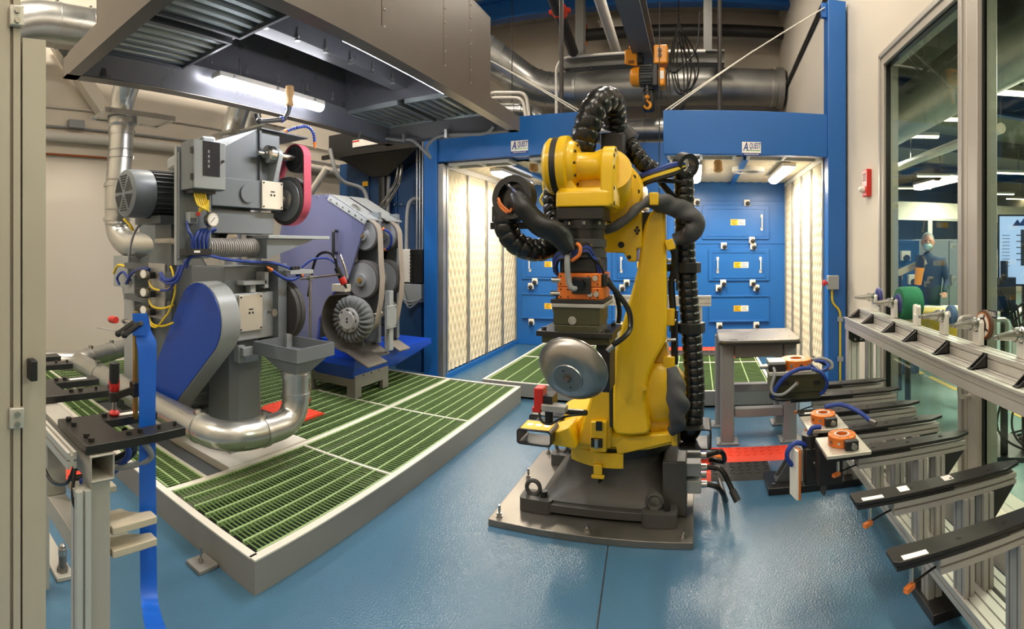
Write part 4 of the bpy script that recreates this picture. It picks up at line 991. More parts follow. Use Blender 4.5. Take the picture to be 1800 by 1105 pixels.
# guard: blue face on a grey rim
UC, UR, DC, DR = (-2.93, 1.10), 0.265, (-3.43, 0.50), 0.18
ol = hull2(UC, UR, DC, DR, 18)
g = G(); g.prism(ol, (0, 2.02, 0), (1, 0, 0), (0, 0, 1), -0.16); g.build('guard_rim', 'machine_light', wg, bevel=0.004)
ol2 = hull2(UC, UR - 0.008, DC, DR - 0.008, 18)
g = G(); g.prism(ol2, (0, 2.012, 0), (1, 0, 0), (0, 0, 1), -0.01); g.build('guard_face', 'guard_blue', wg)
motor(wg, (-3.46, 2.72, 0.46), (0, -1, 0), 0.15, 0.5, 'machine_light', 22)
g = G(); g.bx(-3.62, -3.3, 2.25, 2.6, PZ + 0.02, 0.33); g.build('motor_foot', 'machine_light', wg)
# wheel housing, wheel, spray guard
ang = [pi * 0.35 + (2 * pi - pi * 0.5) * k / 24 for k in range(25)]
hz = [(-3.22, 0.86), (-2.79, 0.86), (-2.79, 1.48), (-3.22, 1.48)]
g = G(); g.prism(hz, (0, 2.64, 0), (1, 0, 0), (0, 0, 1), -0.09); g.build('wheel_housing', 'machine_dark2', wg, bevel=0.004) if 'machine_dark2' in MATS else g.build('wheel_housing', 'machine_grey', wg, bevel=0.004)
g = G(); g.lathe((-2.93, 2.735, 1.11), (0, 1, 0), [(0.22, 0), (0.238, 0.006), (0.238, 0.045), (0.225, 0.05), (0.238, 0.055), (0.238, 0.1), (0.22, 0.105)], 48); g.build('grinding_wheel', 'wheel_rubber', wg)
g = G(); g.cyl((-2.93, 2.2, 1.10), (-2.93, 2.9, 1.10), 0.03, n=14); g.build('spindle', 'steel', wg)
g = G(); g.bx(-2.92, -2.72, 2.7, 2.95, 1.40, 1.43); g.build('splash_shelf', 'machine_light', wg)
for k in range(3):
    g = G(); c = V((-2.76, 2.74 + k * 0.03, 1.445)); g.cyl(c, c + V((0.035, 0, 0)), 0.012, n=10); g.build('hose_barb', 'plastic_black', wg)
g = G(); g.bx(-2.90, -2.84, 2.30, 2.36, 0.78, 0.90); g.bx(-2.84, -2.80, 2.31, 2.72, 0.83, 0.89); g.bx(-2.84, -2.76, 2.70, 2.76, 0.80, 0.95); g.build('tray_bracket', 'machine_light', wg, bevel=0.003)
# catch tray with funnel
tx0, tx1, ty0, ty1 = -2.80, -2.36, 2.40, 2.78
g = G()
for b in ((tx0, tx1, ty0, ty0 + 0.012), (tx0, tx1, ty1 - 0.012, ty1), (tx1 - 0.012, tx1, ty0 + 0.012, ty1 - 0.012), (tx0, tx0 + 0.012, ty0 + 0.012, ty1 - 0.012)): g.bx(*b, 0.84, 0.93)
g.bx(tx0 + 0.012, tx1 - 0.012, ty0 + 0.012, ty1 - 0.012, 0.84, 0.85)
tr = g.build('catch_tray', 'machine_grey', wg)
g = G(); vc = V((-2.47, 2.5, 0)); q = [V((tx0 + 0.1, ty0 + 0.01, 0.84)), V((tx1 - 0.01, ty0 + 0.01, 0.84)), V((tx1 - 0.01, ty1 - 0.06, 0.84)), V((tx0 + 0.1, ty1 - 0.06, 0.84))]
sq = [vc + V((sx * 0.07, sy * 0.07, 0.755)) for sx, sy in ((-1, -1), (1, -1), (1, 1), (-1, 1))]
g.loft([q, sq]); g.build('tray_funnel', 'machine_grey', tr)

# ---------------------------------------------------------------- belt polisher with the flap wheel
bp = thing('belt_polisher', 'twin-belt polishing machine with lavender film panel and pleated cloth wheel', 'polisher', (-3.3, 4.2, PH))
g = G()
for x0, x1, y0, y1 in ((-3.66, -3.02, 3.86, 3.90), (-3.66, -3.02, 4.38, 4.42)):
    g.prism([(x0, PH), (x0 + 0.1, PH), (x0 + 0.1, PH + 0.1), (x1 - 0.1, PH + 0.1), (x1 - 0.1, PH), (x1, PH), (x1, 0.46), (x0, 0.46)], (0, y0, 0), (1, 0, 0), (0, 0, 1), -(y1 - y0))
for x0 in (-3.06, -3.66):
    g.prism([(3.90, PH), (3.96, PH), (3.96, PH + 0.09), (4.32, PH + 0.09), (4.32, PH), (4.38, PH), (4.38, 0.46), (3.90, 0.46)], (x0, 0, 0), (0, 1, 0), (0, 0, 1), 0.04)
g.build('base_cabinet', 'curb_grey', bp)
for i, y in enumerate((3.99, 4.12, 4.25)):
    g = G(); g.cyl((-3.02, y, 0.36), (-3.016, y, 0.36), 0.008, n=8); g.build('base_hole', 'ink_black', bp)
# blue catch pan
rim = [(-3.72, 3.72), (-2.92, 3.72), (-2.92, 5.15), (-3.72, 5.15)]; low = [(-3.5, 3.86), (-3.05, 3.86), (-3.05, 4.6), (-3.5, 4.6)]
g = G()
o_ = [V((x, y, 0.56)) for x, y in rim]; l_ = [V((x, y, 0.34)) for x, y in low]; m_ = [V((x, y, 0.5)) for x, y in rim]
i_ = [V((x + (0.02 if x < -3.3 else -0.02), y + (0.02 if y < 4.2 else -0.02), 0.56)) for x, y in rim]; il = [p + V((0, 0, 0.015)) for p in l_]
g.loft([l_, m_, o_, i_, il]); g.build('catch_pan', 'tray_blue', bp)
g = G(); g.bx(-3.6, -3.12, 4.0, 4.4, 0.44, 0.66); g.build('pan_step', 'tray_blue', bp)
# side panel
pp = lambda px, py: (lambda c: (c.x, c.z))(P(px, py, Y=3.92))
pol = [pp(500, 372), pp(540, 343), pp(579, 341), pp(643, 384), pp(636, 410), pp(612, 490), pp(585, 515), pp(560, 560), pp(556, 620), pp(505, 640), pp(490, 420)]
g = G(); g.prism(pol, (0, 3.92, 0), (1, 0, 0), (0, 0, 1), -0.03); sp = g.build('side_panel', 'film_lavender', bp, bevel=0.003)
a, b = P(578, 342, Y=3.915), P(643, 384, Y=3.915)
g = G(); g.beam(a + V((0, 0, -0.03)), b + V((0, 0, -0.03)), 0.02, 0.05, (0, 0, 1)); es = g.build('panel_edge', 'machine_light', sp)
g = G()
for k in range(6):
    c = a + (b - a) * ((k + 0.5) / 6) + V((0, -0.012, -0.03)); g.cyl(c, c + V((0, -0.006, 0)), 0.008, n=8)
for k in range(3): c = P(545 + k * 14, 346, Y=3.915); g.cyl(c, c + V((0, -0.008, 0)), 0.008, n=8)
q = g.build('panel_screws', 'steel', sp); q['kind'] = 'stuff'
c = P(592, 425, Y=3.91)
g = G(); g.tube(bend_path([c + V((0, 0, 0.11)), c + V((0, -0.05, 0.11)), c + V((0, -0.05, -0.11)), c + V((0, 0, -0.11))], 0.02, 4), 0.016, 8); g.build('pull_handle', 'plastic_black', sp)
# sheet covers on top, two parallel belt heads
for (y0, y1, dx) in ((3.92, 4.20, 0.0), (4.24, 4.52, 0.02)):
    g = G(); A, B, C_ = P(579, 341, Y=3.92), P(643, 384, Y=3.92), P(540, 343, Y=3.92)
    g.prism([(C_.x + dx, C_.z), (A.x + dx, A.z), (B.x + dx, B.z), (B.x + dx, B.z - 0.012), (A.x + dx, A.z - 0.012), (C_.x + dx, C_.z - 0.012)], (0, y0, 0), (1, 0, 0), (0, 0, 1), -(y1 - y0)); g.build('top_cover', 'machine_light', bp)
c = P(625, 365, Y=4.0); g = G(); g.box(c, (0.08, 0.05, 0.04), (0.8, 0, -0.5)); g.build('cover_hinge', 'galvanized', bp)
g = G(); g.prism(pol, (0, 4.46, 0), (1, 0, 0), (0, 0, 1), -0.03); g.build('rear_panel', 'machine_grey', bp)
def belt_head(y, x0, zs, rs, tw, ex):
    for k, (z, r) in enumerate(zip(zs, rs)):
        cx = x0 + ex[k]
        g = G(); g.lathe((cx, y, z), (0, 1, 0), [(r * 0.9, 0.0), (r * 0.97, 0.006), (r, 0.014), (r, tw), (r * 0.92, tw + 0.006)], 40); wl = g.build('belt_wheel', 'wheel_rubber', bp)
        g = G(); g.lathe((cx, y - 0.004, z), (0, 1, 0), [(r * 0.88, 0.008), (r * 0.86, 0.002), (r * 0.5, 0.0), (r * 0.32, -0.012), (r * 0.3, -0.03), (r * 0.14, -0.03)], 36); g.build('wheel_disc', 'wheel_grey', wl)
        g = G(); g.hexnut((cx, y - 0.034, z), (0, -1, 0), r * 0.12, 0.014); g.build('wheel_bolt', 'brass', wl)
    return
for hy_, off in ((3.97, 0.0), (4.30, 0.01)):
    zs = (1.715, 1.285, 0.93); rs = (0.155, 0.195, 0.13); ex = (-0.0, -0.03, 0.0)
    belt_head(hy_, -2.99 + off, zs[:2] if hy_ < 4.2 else zs, rs, 0.085, ex)
    # belt: tangent band down the right side and back up
    X0 = -2.99 + off
    outl = []
    top = [(X0 + 0.16 * math.cos(t), 1.715 + 0.16 * math.sin(t)) for t in [pi * (1.05 - 1.0 * k / 12) for k in range(13)]]
    bot = [(X0 + 0.13 * math.cos(t) + 0.0, 0.93 + 0.14 * math.sin(t)) for t in [-pi * (0.05 + 0.9 * k / 12) for k in range(13)]]
    outl = top + [(X0 + 0.168, 1.5), (X0 + 0.185, 1.3), (X0 + 0.172, 1.12)] + bot + [(X0 - 0.14, 1.2), (X0 - 0.15, 1.5)]
    g = G(); belt(g, outl[::-1], hy_ + 0.004, hy_ + 0.082, 0.007); g.build('belt', 'belt_tan', bp)
for y in (4.13, 4.46):
    g = G(); g.bx(-3.2, -2.94, y, y + 0.05, 0.66, 1.95); g.build('head_frame', 'machine_grey', bp)
    for z in (1.715, 1.285, 0.93):
        g = G(); g.cyl((-3.0, y - 0.12, z), (-3.0, y, z), 0.035, n=14); g.build('wheel_shaft', 'steel', bp)
# support arm plate between the heads
g = G(); g.bx(-2.86, -2.80, 4.12, 4.19, 0.6, 1.18); g.build('rest_post', 'machine_light', bp, bevel=0.004)
g = G(); g.bx(-2.80, -2.785, 4.06, 4.22, 0.82, 1.04); rp = g.build('rest_plate', 'machine_light', bp, bevel=0.003)
for yy in (4.08, 4.2):
    for zz in (0.84, 1.02):
        g = G(); g.cyl((-2.785, yy, zz), (-2.782, yy, zz), 0.006, n=8); g.build('plate_hole', 'ink_black', rp)
coolant('small blue segmented nozzle between the two polishing belts', [V((-2.92, 4.2, 1.78)), V((-2.86, 4.22, 1.74)), V((-2.86, 4.24, 1.66)), V((-2.9, 4.26, 1.6)), V((-2.95, 4.26, 1.58))], 0.006)
# flap wheel in its curved guard
FC = P(615, 562, Y=3.72); fx, fy, fz = FC
g = G(); npl = 25; m2 = npl * 8; R = 0.215
vs = []; fs = []
rndp = random.Random(4); jit = [rndp.uniform(0.6, 1.3) for _ in range(npl)]
for i in range(m2):
    a = 2 * pi * i / m2; ph = (i % 8) / 8; pl_ = abs(math.sin(pi * ph)) ** 0.6 * jit[i // 8]
    for (r, y) in ((0.09, -0.004), (0.12, -0.004 - 0.006 * pl_), (R * 0.78, 0.0 - 0.026 * pl_), (R * 0.97 + 0.006 * pl_, 0.02 - 0.024 * pl_), (R + 0.008 * pl_, 0.05), (R * 0.95, 0.1), (0.1, 0.11)):
        aa = a + 0.35 * (r / R) ** 2 * 0.3
        vs.append((fx + r * math.cos(aa), fy + y, fz + r * math.sin(aa)))
K_ = 7
for i in range(m2):
    j = (i + 1) % m2
    for k in range(K_): fs.append((K_ * i + k, K_ * i + (k + 1) % K_, K_ * j + (k + 1) % K_, K_ * j + k))
g.add(vs, fs); fw = g.build('pleated_wheel', 'cotton_grey', bp, sharp=2.0)
g = G(); g.lathe((fx, fy - 0.02, fz), (0, 1, 0), [(0.095, -0.016), (0.112, -0.012), (0.118, 0.02), (0.118, 0.08)], 40); hb = g.build('wheel_hub', 'hub_alu', fw)
g = G(); g.lathe((fx, fy - 0.044, fz), (0, 1, 0), [(0.078, 0), (0.082, 0.012)], 40); g.build('hub_disc', 'hub_alu', fw)
for k in range(8):
    a = 2 * pi * k / 8; c = V((fx + 0.098 * math.cos(a), fy - 0.0355, fz + 0.097 * math.sin(a)))
    g = G(); g.box(c, (0.03, 0.006, 0.012), (-math.sin(a), 0, math.cos(a)), (0, 1, 0)); g.build('hub_slot', 'ink_black', fw)
for s in (-1, 1):
    g = G(); g.cyl((fx, fy - 0.0455, fz + s * 0.014), (fx, fy - 0.043, fz + s * 0.014), 0.011, n=12); g.build('pin_hole', 'ink_black', fw)
g = G(); g.cyl((fx, fy + 0.08, fz), (fx, fy + 0.6, fz), 0.04, n=16); g.build('wheel_axle', 'steel', bp)
# guard scroll: from upper-left round the bottom to the lower lip on the right
arc = [pi * (0.72 + 0.78 * k / 20) for k in range(21)]
og = [(fx + 0.29 * math.cos(t), fz + 0.29 * math.sin(t)) for t in arc] + [(fx + 0.26, fz - 0.40)]
ig = [(fx + 0.282 * math.cos(t), fz + 0.282 * math.sin(t)) for t in arc] + [(fx + 0.265, fz - 0.388)]
g = G(); g.prism(og + ig[::-1], (0, fy - 0.07, 0), (1, 0, 0), (0, 0, 1), -0.3); g.build('wheel_guard', 'plate_steel', bp)
fan = [(fx + 0.285 * math.cos(t), fz + 0.285 * math.sin(t)) for t in arc] + [(fx, fz)]
g = G(); g.prism(fan, (0, fy + 0.2, 0), (1, 0, 0), (0, 0, 1), -0.008); g.build('guard_back', 'plate_steel', bp)
c = V((fx - 0.12, fy + 0.02, fz + 0.29)); g = G(); g.box(c, (0.16, 0.09, 0.07)); g.build('guard_bracket', 'steel_pale', bp, bevel=0.003)
for (x, y) in ((-3.0, 3.98), (-2.96, 4.30)):
    g = G(); A = V((x, y, 0.60)); g.prism([(0, 0), (0.21, -0.10), (0.21, -0.088), (0, 0.012)], A + V((-0.05, 0, 0.06)), (1, 0, 0), (0, 0, 1), -0.2); g.build('deflector', 'plate_steel', bp)
# oil mist spray gun held over the flap wheel
sg = thing('spray_gun', 'black and red spray gun held above the pleated wheel', 'spray gun', P(605, 495, Y=3.55))
c = P(592, 470, Y=3.5); d = (P(607, 502, Y=3.55) - c)
g = G(); g.cyl(c, c + d * 0.6, 0.028, n=14); g.build('cylinder', 'plastic_black', sg)
g = G(); g.cyl(c + d * 0.55, c + d * 0.9, 0.032, n=10); g.build('body', 'red_plastic', sg, bevel=0.004)
g = G(); g.cyl(c + d * 0.9, c + d * 1.15, 0.018, 0.008, n=10); g.build('nozzle', 'black_oxide', sg)
g = G(); g.tube(catmull([c, P(588, 452, Y=3.5), P(575, 443, Y=3.5), P(558, 450, Y=3.5), P(548, 480, Y=3.52), P(542, 520, Y=3.6)], 8), 0.013, 8); g.build('supply_hose', 'rubber_black', sg)
g = G(); g.tube(catmull([P(588, 462, Y=3.5), P(575, 454, Y=3.5), P(550, 456, Y=3.45), P(530, 470, Y=3.4)], 8), 0.009, 8); g.build('air_hose', 'cable_blue', sg)
g = G(); pp_ = resample(catmull([P(598, 448, Y=3.5), P(606, 470, Y=3.5), P(611, 490, Y=3.5)], 8), 0.016)
g.tube(pp_, [0.012 if i % 2 else 0.009 for i in range(len(pp_))], 8); g.build('swivel_joints', 'steel', sg)
a, b = P(528, 490, Y=3.4), P(598, 482, Y=3.5)
g = G(); g.tube([a, b], 0.01, 10); g.build('support_rod', 'steel', sg)
g = G(); g.tube([P(545, 478, Y=3.45), V((P(545, 478, Y=3.45).x, 3.45, PH))], 0.012, 10); g.build('stand_rod', 'steel', sg)
c = P(545, 488, Y=3.44); g = G(); g.box(c, (0.05, 0.05, 0.04)); g.build('rod_clamp', 'steel', sg, bevel=0.004)
# ================================================================ ductwork on the left
def duct(name, label, corners, r, bend=0.2, m='galvanized', bands=(), parent_group=None, seg=0):
    t = thing(name, label, 'duct', corners[0])
    path = bend_path(corners, bend, 10)
    if seg:
        pts = resample(path, seg / 4); rs = [r * (0.985 if i % 4 else 1.0) for i in range(len(pts))]; g = G(); g.tube(pts, rs, 24)
    else: g = G(); g.tube(path, r, 24)
    g.build('tube', m, t)
    for c, d in bands:
        c, d = V(c), V(d).normalized(); g = G(); g.pipe(c - d * 0.018, c + d * 0.018, r + 0.007, r - 0.002, 28); k = g.build('clamp_band', 'galvanized', t)
        _, u, w = frame_of(d); g = G(); g.box(c + w * (r + 0.018) + u * 0.02, (0.03, 0.04, 0.03), d, w); g.build('band_latch', 'steel', k)
    return t
VX, VY, DZ_ = -2.47, 2.5, 0.42
duct('floor_duct', 'large silver duct elbow curving along the platform to the grinder tray', [(-5.0, 1.92, DZ_), (VX, 1.92, DZ_), (VX, VY, DZ_), (VX, VY, 0.76)], 0.092, 0.27,
     bands=[((-2.78, 1.92, DZ_), (1, 0, 0)), ((VX, 2.20, DZ_), (0, 1, 0)), ((VX, VY, 0.73), (0, 0, 1)), ((VX, VY, 0.60), (0, 0, 1)), ((-4.4, 1.92, DZ_), (1, 0, 0))])
duct('branch_duct', 'silver branch duct near the left wall behind the clamps', [(-5.2, 1.55, DZ_), (-5.0, 1.92, DZ_), (-5.45, 2.7, DZ_), (-5.45, 3.4, DZ_)], 0.1, 0.1, bands=[((-5.1, 2.1, DZ_), (-0.45, 0.78, 0)), ((-5.3, 2.44, DZ_), (-0.45, 0.78, 0))])
# vertical duct with blast gate
vx, vy = P(213, 300, X=-4.65).x, P(213, 300, X=-4.65).y
t = duct('riser_duct', 'silver riser duct with blast gate left of the finned motor', [P(225, 150, X=-4.4) + V((0.15, 0.05, 0.3)), P(214, 175, X=-4.62), P(213, 250, X=-4.65), P(205, 340, X=-4.68), P(206, 405, X=-4.68), P(222, 430, X=-4.5), V((-4.0, 2.42, 1.62))], 0.125, 0.16,
     bands=[(P(213, 230, X=-4.65), (0, 0, 1)), (P(211, 275, X=-4.65), (0, 0, 1)), (P(205, 325, X=-4.68), (0, 0, 1)), (P(204, 385, X=-4.68), (0.0, 0, 1))])
c = P(215, 205, X=-4.62)
g = G(); g.box(c + V((0, 0.12, 0)), (0.32, 0.74, 0.025)); g.box(c + V((0.17, 0.12, 0.0)), (0.03, 0.78, 0.05)); g.box(c + V((-0.17, 0.12, 0.0)), (0.03, 0.78, 0.05)); g.box(c + V((0, 0.5, 0)), (0.32, 0.03, 0.04)); g.build('blast_gate', 'galvanized', t)
g = G(); g.lathe(c + V((0, 0, -0.1)), (0, 0, 1), [(0.13, 0), (0.15, 0.02), (0.15, 0.08)], 24); g.build('gate_collar', 'galvanized', t)
for k in range(7):
    p0, p1 = P(213 - k, 238 + k * 26, X=-4.65), P(213 - k, 239 + k * 26, X=-4.65)
    if k in (2, 4): continue
    g = G(); g.pipe(p0 + V((0, 0, -0.006)), p0 + V((0, 0, 0.006)), 0.131, 0.12, 28); g.build('seam_ridge', 'galvanized_dull', t)
t = duct('riser_duct', 'silver duct stub with blast gate behind the belt grinder housing', [P(422, 190, X=-4.3) + V((0.1, 0, 0.2)), P(412, 215, X=-4.4), P(405, 245, X=-4.4), V((P(405, 330, X=-4.4).x, P(405, 330, X=-4.4).y, PH + 0.005))], 0.12, 0.12)
c = P(412, 238, X=-4.4); g = G(); g.box(c, (0.36, 0.36, 0.03)); g.box(c + V((0.25, 0.1, 0.02)), (0.6, 0.3, 0.02)); g.build('blast_gate', 'galvanized', t)
t = duct('riser_duct', 'silver pipe standing behind the grinder head near the wall', [(-4.6, 3.9, PH), (-4.6, 3.9, 3.6)], 0.13, 0.1, 'galvanized_dull')
t = duct('riser_duct', 'pale pipe with valve behind the polishing machine', [P(545, 430, Y=5.6), P(545, 340, Y=5.6), P(552, 330, Y=5.6), P(575, 295, Y=5.6)], 0.05, 0.1, 'pipe_white')
t = duct('wall_duct', 'big silver duct along the left wall behind the hood corner', [(-5.45, 0.9, 3.7), (-5.45, 1.35, 4.0), (-5.45, 1.6, 4.08), (-5.45, 5.0, 4.08)], 0.24, 0.15, bands=[((-5.45, 1.85, 4.08), (0, 1, 0)), ((-5.45, 2.25, 4.08), (0, 1, 0))])
g = G(); g.box((-5.45, 1.85, 4.38), (0.02, 0.03, 0.12)); g.build('hanger_hook', 'steel', t)
# pipes on the left wall
def run(name, label, pts, r, m, cat='pipe'):
    g = G(); g.tube([V(p) for p in pts], r, 12); return tag(g.build(name, m), label, cat)
run('wall_pipe', 'thick white insulated pipe along the left wall', [(-5.92, 0.5, 2.95), (-5.92, 9.0, 2.95)], 0.062, 'pipe_white')
run('wall_conduit', 'thin grey conduit above the white pipe on left wall', [(-5.975, 0.5, 3.08), (-5.975, 9.0, 3.08)], 0.016, 'cable_grey')
run('wall_conduit', 'thin pale conduit high on left wall behind the brace', [(-5.975, 0.5, 3.32), (-5.975, 9.0, 3.32)], 0.014, 'pipe_white')
run('wall_pipe', 'short copper pipe below the white pipe on left wall', [(-5.97, 0.5, 2.74), (-5.97, 2.75, 2.74)], 0.014, 'copper')
c = P(133, 219, X=-5.95); g = G(); g.bx(-6.0, -5.9, c.y - 0.1, c.y + 0.1, c.z - 0.05, c.z + 0.05); tag(g.build('conduit_box', 'cable_grey', bevel=0.004), 'small grey conduit box on the left wall', 'box')
a, b = P(100, 75, X=-5.86), P(182, 195, X=-5.86)
g = G(); g.beam(a, b, 0.16, 0.16); tag(g.build('knee_brace', 'cream_wall', bevel=0.004), 'cream square steel knee brace slanting down the left wall', 'brace')
# dust collector behind the polisher
dc = thing('dust_collector', 'dark blue dust collector with black plenum behind the polisher', 'dust collector', (-4.4, 6.6, 0))
A, B = P(597, 275, Y=6.2), P(748, 600, Y=6.2)
g = G(); g.bx(A.x, B.x, 6.2, 7.4, 0.0, 2.9); body = g.build('cabinet', 'collector_blue', dc, bevel=0.006)
for z in (0.9, 1.55, 2.2):
    g = G(); g.bx(A.x, B.x, 6.18, 6.2, z, z + 0.03); g.build('cabinet_seam', 'collector_blue', body)
for x in (-4.6, -4.1):
    g = G(); g.bx(x, x + 0.03, 6.18, 6.2, 0.1, 2.85); g.build('cabinet_seam', 'collector_blue', body)
g = G()
for k in range(14):
    x = A.x + 0.06 + k * (B.x - A.x - 0.12) / 13
    for z in (0.94, 1.59, 2.24): g.cyl((x, 6.18, z - 0.02), (x, 6.172, z - 0.02), 0.012, n=6)
r_ = g.build('cabinet_bolts', 'galvanized_dull', body); r_['kind'] = 'stuff'
A2, B2 = P(597, 262, Y=6.0), P(745, 262, Y=6.0)
g = G(); g.bx(A2.x, B2.x, 5.75, 7.2, 2.92, 3.25); g.build('plenum', 'plastic_black', dc)
g = G(); g.loft([[V((A2.x + 0.1, 5.85, 2.92)), V((B2.x - 0.02, 5.85, 2.92)), V((B2.x - 0.02, 7.1, 2.92)), V((A2.x + 0.1, 7.1, 2.92))], [V((-4.4, 6.0, 2.62)), V((-4.1, 6.0, 2.62)), V((-4.1, 6.5, 2.62)), V((-4.4, 6.5, 2.62))]]); g.build('plenum_cone', 'black_oxide', dc)
g = G(); g.bx(A2.x - 0.1, B2.x + 0.1, 5.7, 5.75, 2.9, 2.96); g.build('plenum_flange', 'black_oxide', dc)
g = G(); g.cyl((-4.25, 6.1, 0.3), (-4.25, 6.1, 2.7), 0.07, n=14); g.build('plenum_post', 'black_oxide', dc)
c = P(642, 323, Y=6.17); g = G(); g.box(c, (0.1, 0.01, 0.07)); g.build('warning_label', 'label_yellow', dc)
A3, B3 = P(620, 250, Y=5.74), P(705, 262, Y=5.74)
g = G(); g.bx(A3.x, B3.x, 5.735, 5.75, 3.02, 3.12); dl = g.build('plenum_label', 'paper_white', dc)
g = G(); g.bx(A3.x, A3.x + 0.12, 5.733, 5.735, 3.09, 3.11); g.build('label_red', 'red_plastic', dl)
for k, (pts, r, m) in enumerate((([P(580, 262, Y=5.6), P(590, 300, Y=5.6), P(605, 320, Y=5.7), P(640, 335, Y=5.9), P(650, 380, Y=5.9)], 0.03, 'cable_grey'), ([P(700, 290, Y=5.9), P(695, 320, Y=5.7), P(670, 360, Y=5.2), P(650, 380, Y=4.6)], 0.02, 'steel'), ([P(706, 290, Y=5.9), P(701, 322, Y=5.7), P(678, 362, Y=5.2), P(658, 384, Y=4.6)], 0.02, 'steel'),
        ([P(715, 520, Y=5.7), P(716, 380, Y=6.0), P(724, 352, Y=6.1), P(740, 350, Y=6.15)], 0.03, 'cable_grey'), ([P(684, 300, Y=6.1), P(682, 380, Y=6.1), P(684, 470, Y=6.1)], 0.03, 'cable_grey'))):
    g = G(); g.tube(catmull(pts, 8), r, 10); g.build('flexible_line', m, dc)
for px in (733, 738, 743):
    a = P(px, 290, Y=5.9); g = G(); g.tube([a + V((0, 0, 0.5)), V((a.x, a.y, 1.2))], 0.011, 8); tag(g.build('vertical_conduit', 'galvanized'), 'thin steel conduit beside the booth post, %s of three' % {733: 'left', 738: 'middle', 743: 'right'}[px], 'conduit')
a, b = P(686, 438, Y=5.62), P(722, 496, Y=5.62)
eb = thing('control_cabinet', 'pale control cabinet with open black side beside the booth', 'cabinet', ((a.x + b.x) / 2, 5.7, b.z))
g = G(); g.bx(a.x, b.x, 5.62, 5.9, b.z, a.z); g.build('case', 'white_plastic', eb, bevel=0.006)
e2 = P(748, 460, Y=5.62); g = G(); g.bx(b.x + 0.005, e2.x - 0.03, 5.6, 5.9, b.z, a.z); bk = g.build('connector_side', 'plastic_black', eb)
for k in range(9):
    g = G(); z = b.z + 0.03 + k * (a.z - b.z - 0.06) / 8; g.bx(b.x + 0.006, b.x + 0.05, 5.585, 5.6, z - 0.012, z + 0.012); g.build('terminal', 'black_oxide', bk)
g = G(); g.bx(a.x + 0.05, e2.x - 0.1, 5.68, 5.92, 0, b.z - 0.25); g.build('stand', 'collector_blue', eb)
g = G(); g.bx(a.x + 0.2, e2.x - 0.05, 5.6, 5.9, b.z - 0.25, b.z - 0.02); g.build('lower_box', 'machine_light', eb, bevel=0.005)
for k in range(3):
    g = G(); g.tube(catmull([P(700 + 4 * k, 505, Y=5.58), P(708 + 4 * k, 525 + 6 * k, Y=5.5), P(725, 530 + 4 * k, Y=5.55), P(742, 522, Y=5.6)], 6), 0.012, 6); g.build('loose_cable', 'cable_grey', eb)
# ================================================================ yellow robot
rb_plate = thing('floor_plate', 'thick steel floor plate bolted down under the yellow robot', 'plate', (-0.595, 3.265, 0))
RX0, RX1, RY0, RY1 = -1.17, -0.02, 2.725, 3.81
g = G(); g.bx(RX0, RX1, RY0, RY1, 0, 0.038); g.build('plate', 'plate_steel', rb_plate, bevel=0.003)
for x, y in ((RX0 + 0.05, RY0 + 0.05), (-0.6, RY0 + 0.045), (RX1 - 0.05, RY0 + 0.05), (RX0 + 0.05, 3.3), (RX0 + 0.06, RY1 - 0.06), (RX1 - 0.06, RY1 - 0.06)):
    g = G(); g.cyl((x, y, 0.038), (x, y, 0.044), 0.02, n=16); g.hexnut((x, y, 0.044), (0, 0, 1), 0.016, 0.016); g.cyl((x, y, 0.06), (x, y, 0.075 + (0.03 if x < -1 else 0)), 0.008, n=8); g.build('anchor_bolt', 'steel', rb_plate)
JX, JY = -0.50, 3.28
rb = thing('industrial_robot', 'big yellow six-axis robot arm with black hoses on a steel plate', 'robot', (JX, JY, 0.038))
zb = 0.04
# cast base: stepped square foot flowing up into a round neck
def sq_ring(x0, x1, y0, y1, z, rnd, n=6):
    pts = []
    for cx, cy, a0 in ((x1 - rnd, y1 - rnd, 0), (x0 + rnd, y1 - rnd, pi / 2), (x0 + rnd, y0 + rnd, pi), (x1 - rnd, y0 + rnd, 1.5 * pi)):
        for k in range(n): a = a0 + pi / 2 * k / (n - 1); pts.append(V((cx + rnd * math.cos(a), cy + rnd * math.sin(a), z)))
    return pts
g = G()
g.loft([sq_ring(-0.93, -0.16, 2.92, 3.66, zb + 0.02, 0.08), sq_ring(-0.93, -0.16, 2.92, 3.66, zb + 0.07, 0.08), sq_ring(-0.88, -0.17, 2.95, 3.63, zb + 0.10, 0.12), sq_ring(-0.82, -0.18, 2.97, 3.59, zb + 0.18, 0.18), sq_ring(-0.79, -0.2, 2.985, 3.575, zb + 0.28, 0.26), sq_ring(-0.80, -0.2, 2.98, 3.58, zb + 0.345, 0.295)])
g.build('cast_base', 'cast_grey', rb)
for x, y in ((-0.95, 2.91), (-0.22, 2.88), (-0.95, 3.58), (-0.22, 3.58)):
    g = G(); g.loft([sq_ring(x - 0.09, x + 0.11, y - 0.03, y + 0.1, z, 0.03) for z in (zb, zb + 0.075)]); ft = g.build('base_foot', 'cast_grey', rb)
    g = G(); g.cyl((x + 0.05, y + 0.03, zb + 0.075), (x + 0.05, y + 0.03, zb + 0.11), 0.022, n=12); g.build('foot_bolt', 'black_oxide', ft)
    g = G(); c = V((x - 0.02, y + 0.04, zb + 0.115)); g.tube([c + V((0.042 * math.cos(t), 0, 0.042 * math.sin(t))) for t in [2 * pi * k / 20 for k in range(20)]], 0.013, 8, closed=True); g.build('lifting_eye', 'cast_grey', ft)
g = G(); g.bx(-0.94, -0.17, 2.89, 2.93, zb + 0.012, zb + 0.06); g.build('base_front_rail', 'cast_grey', rb, bevel=0.004)
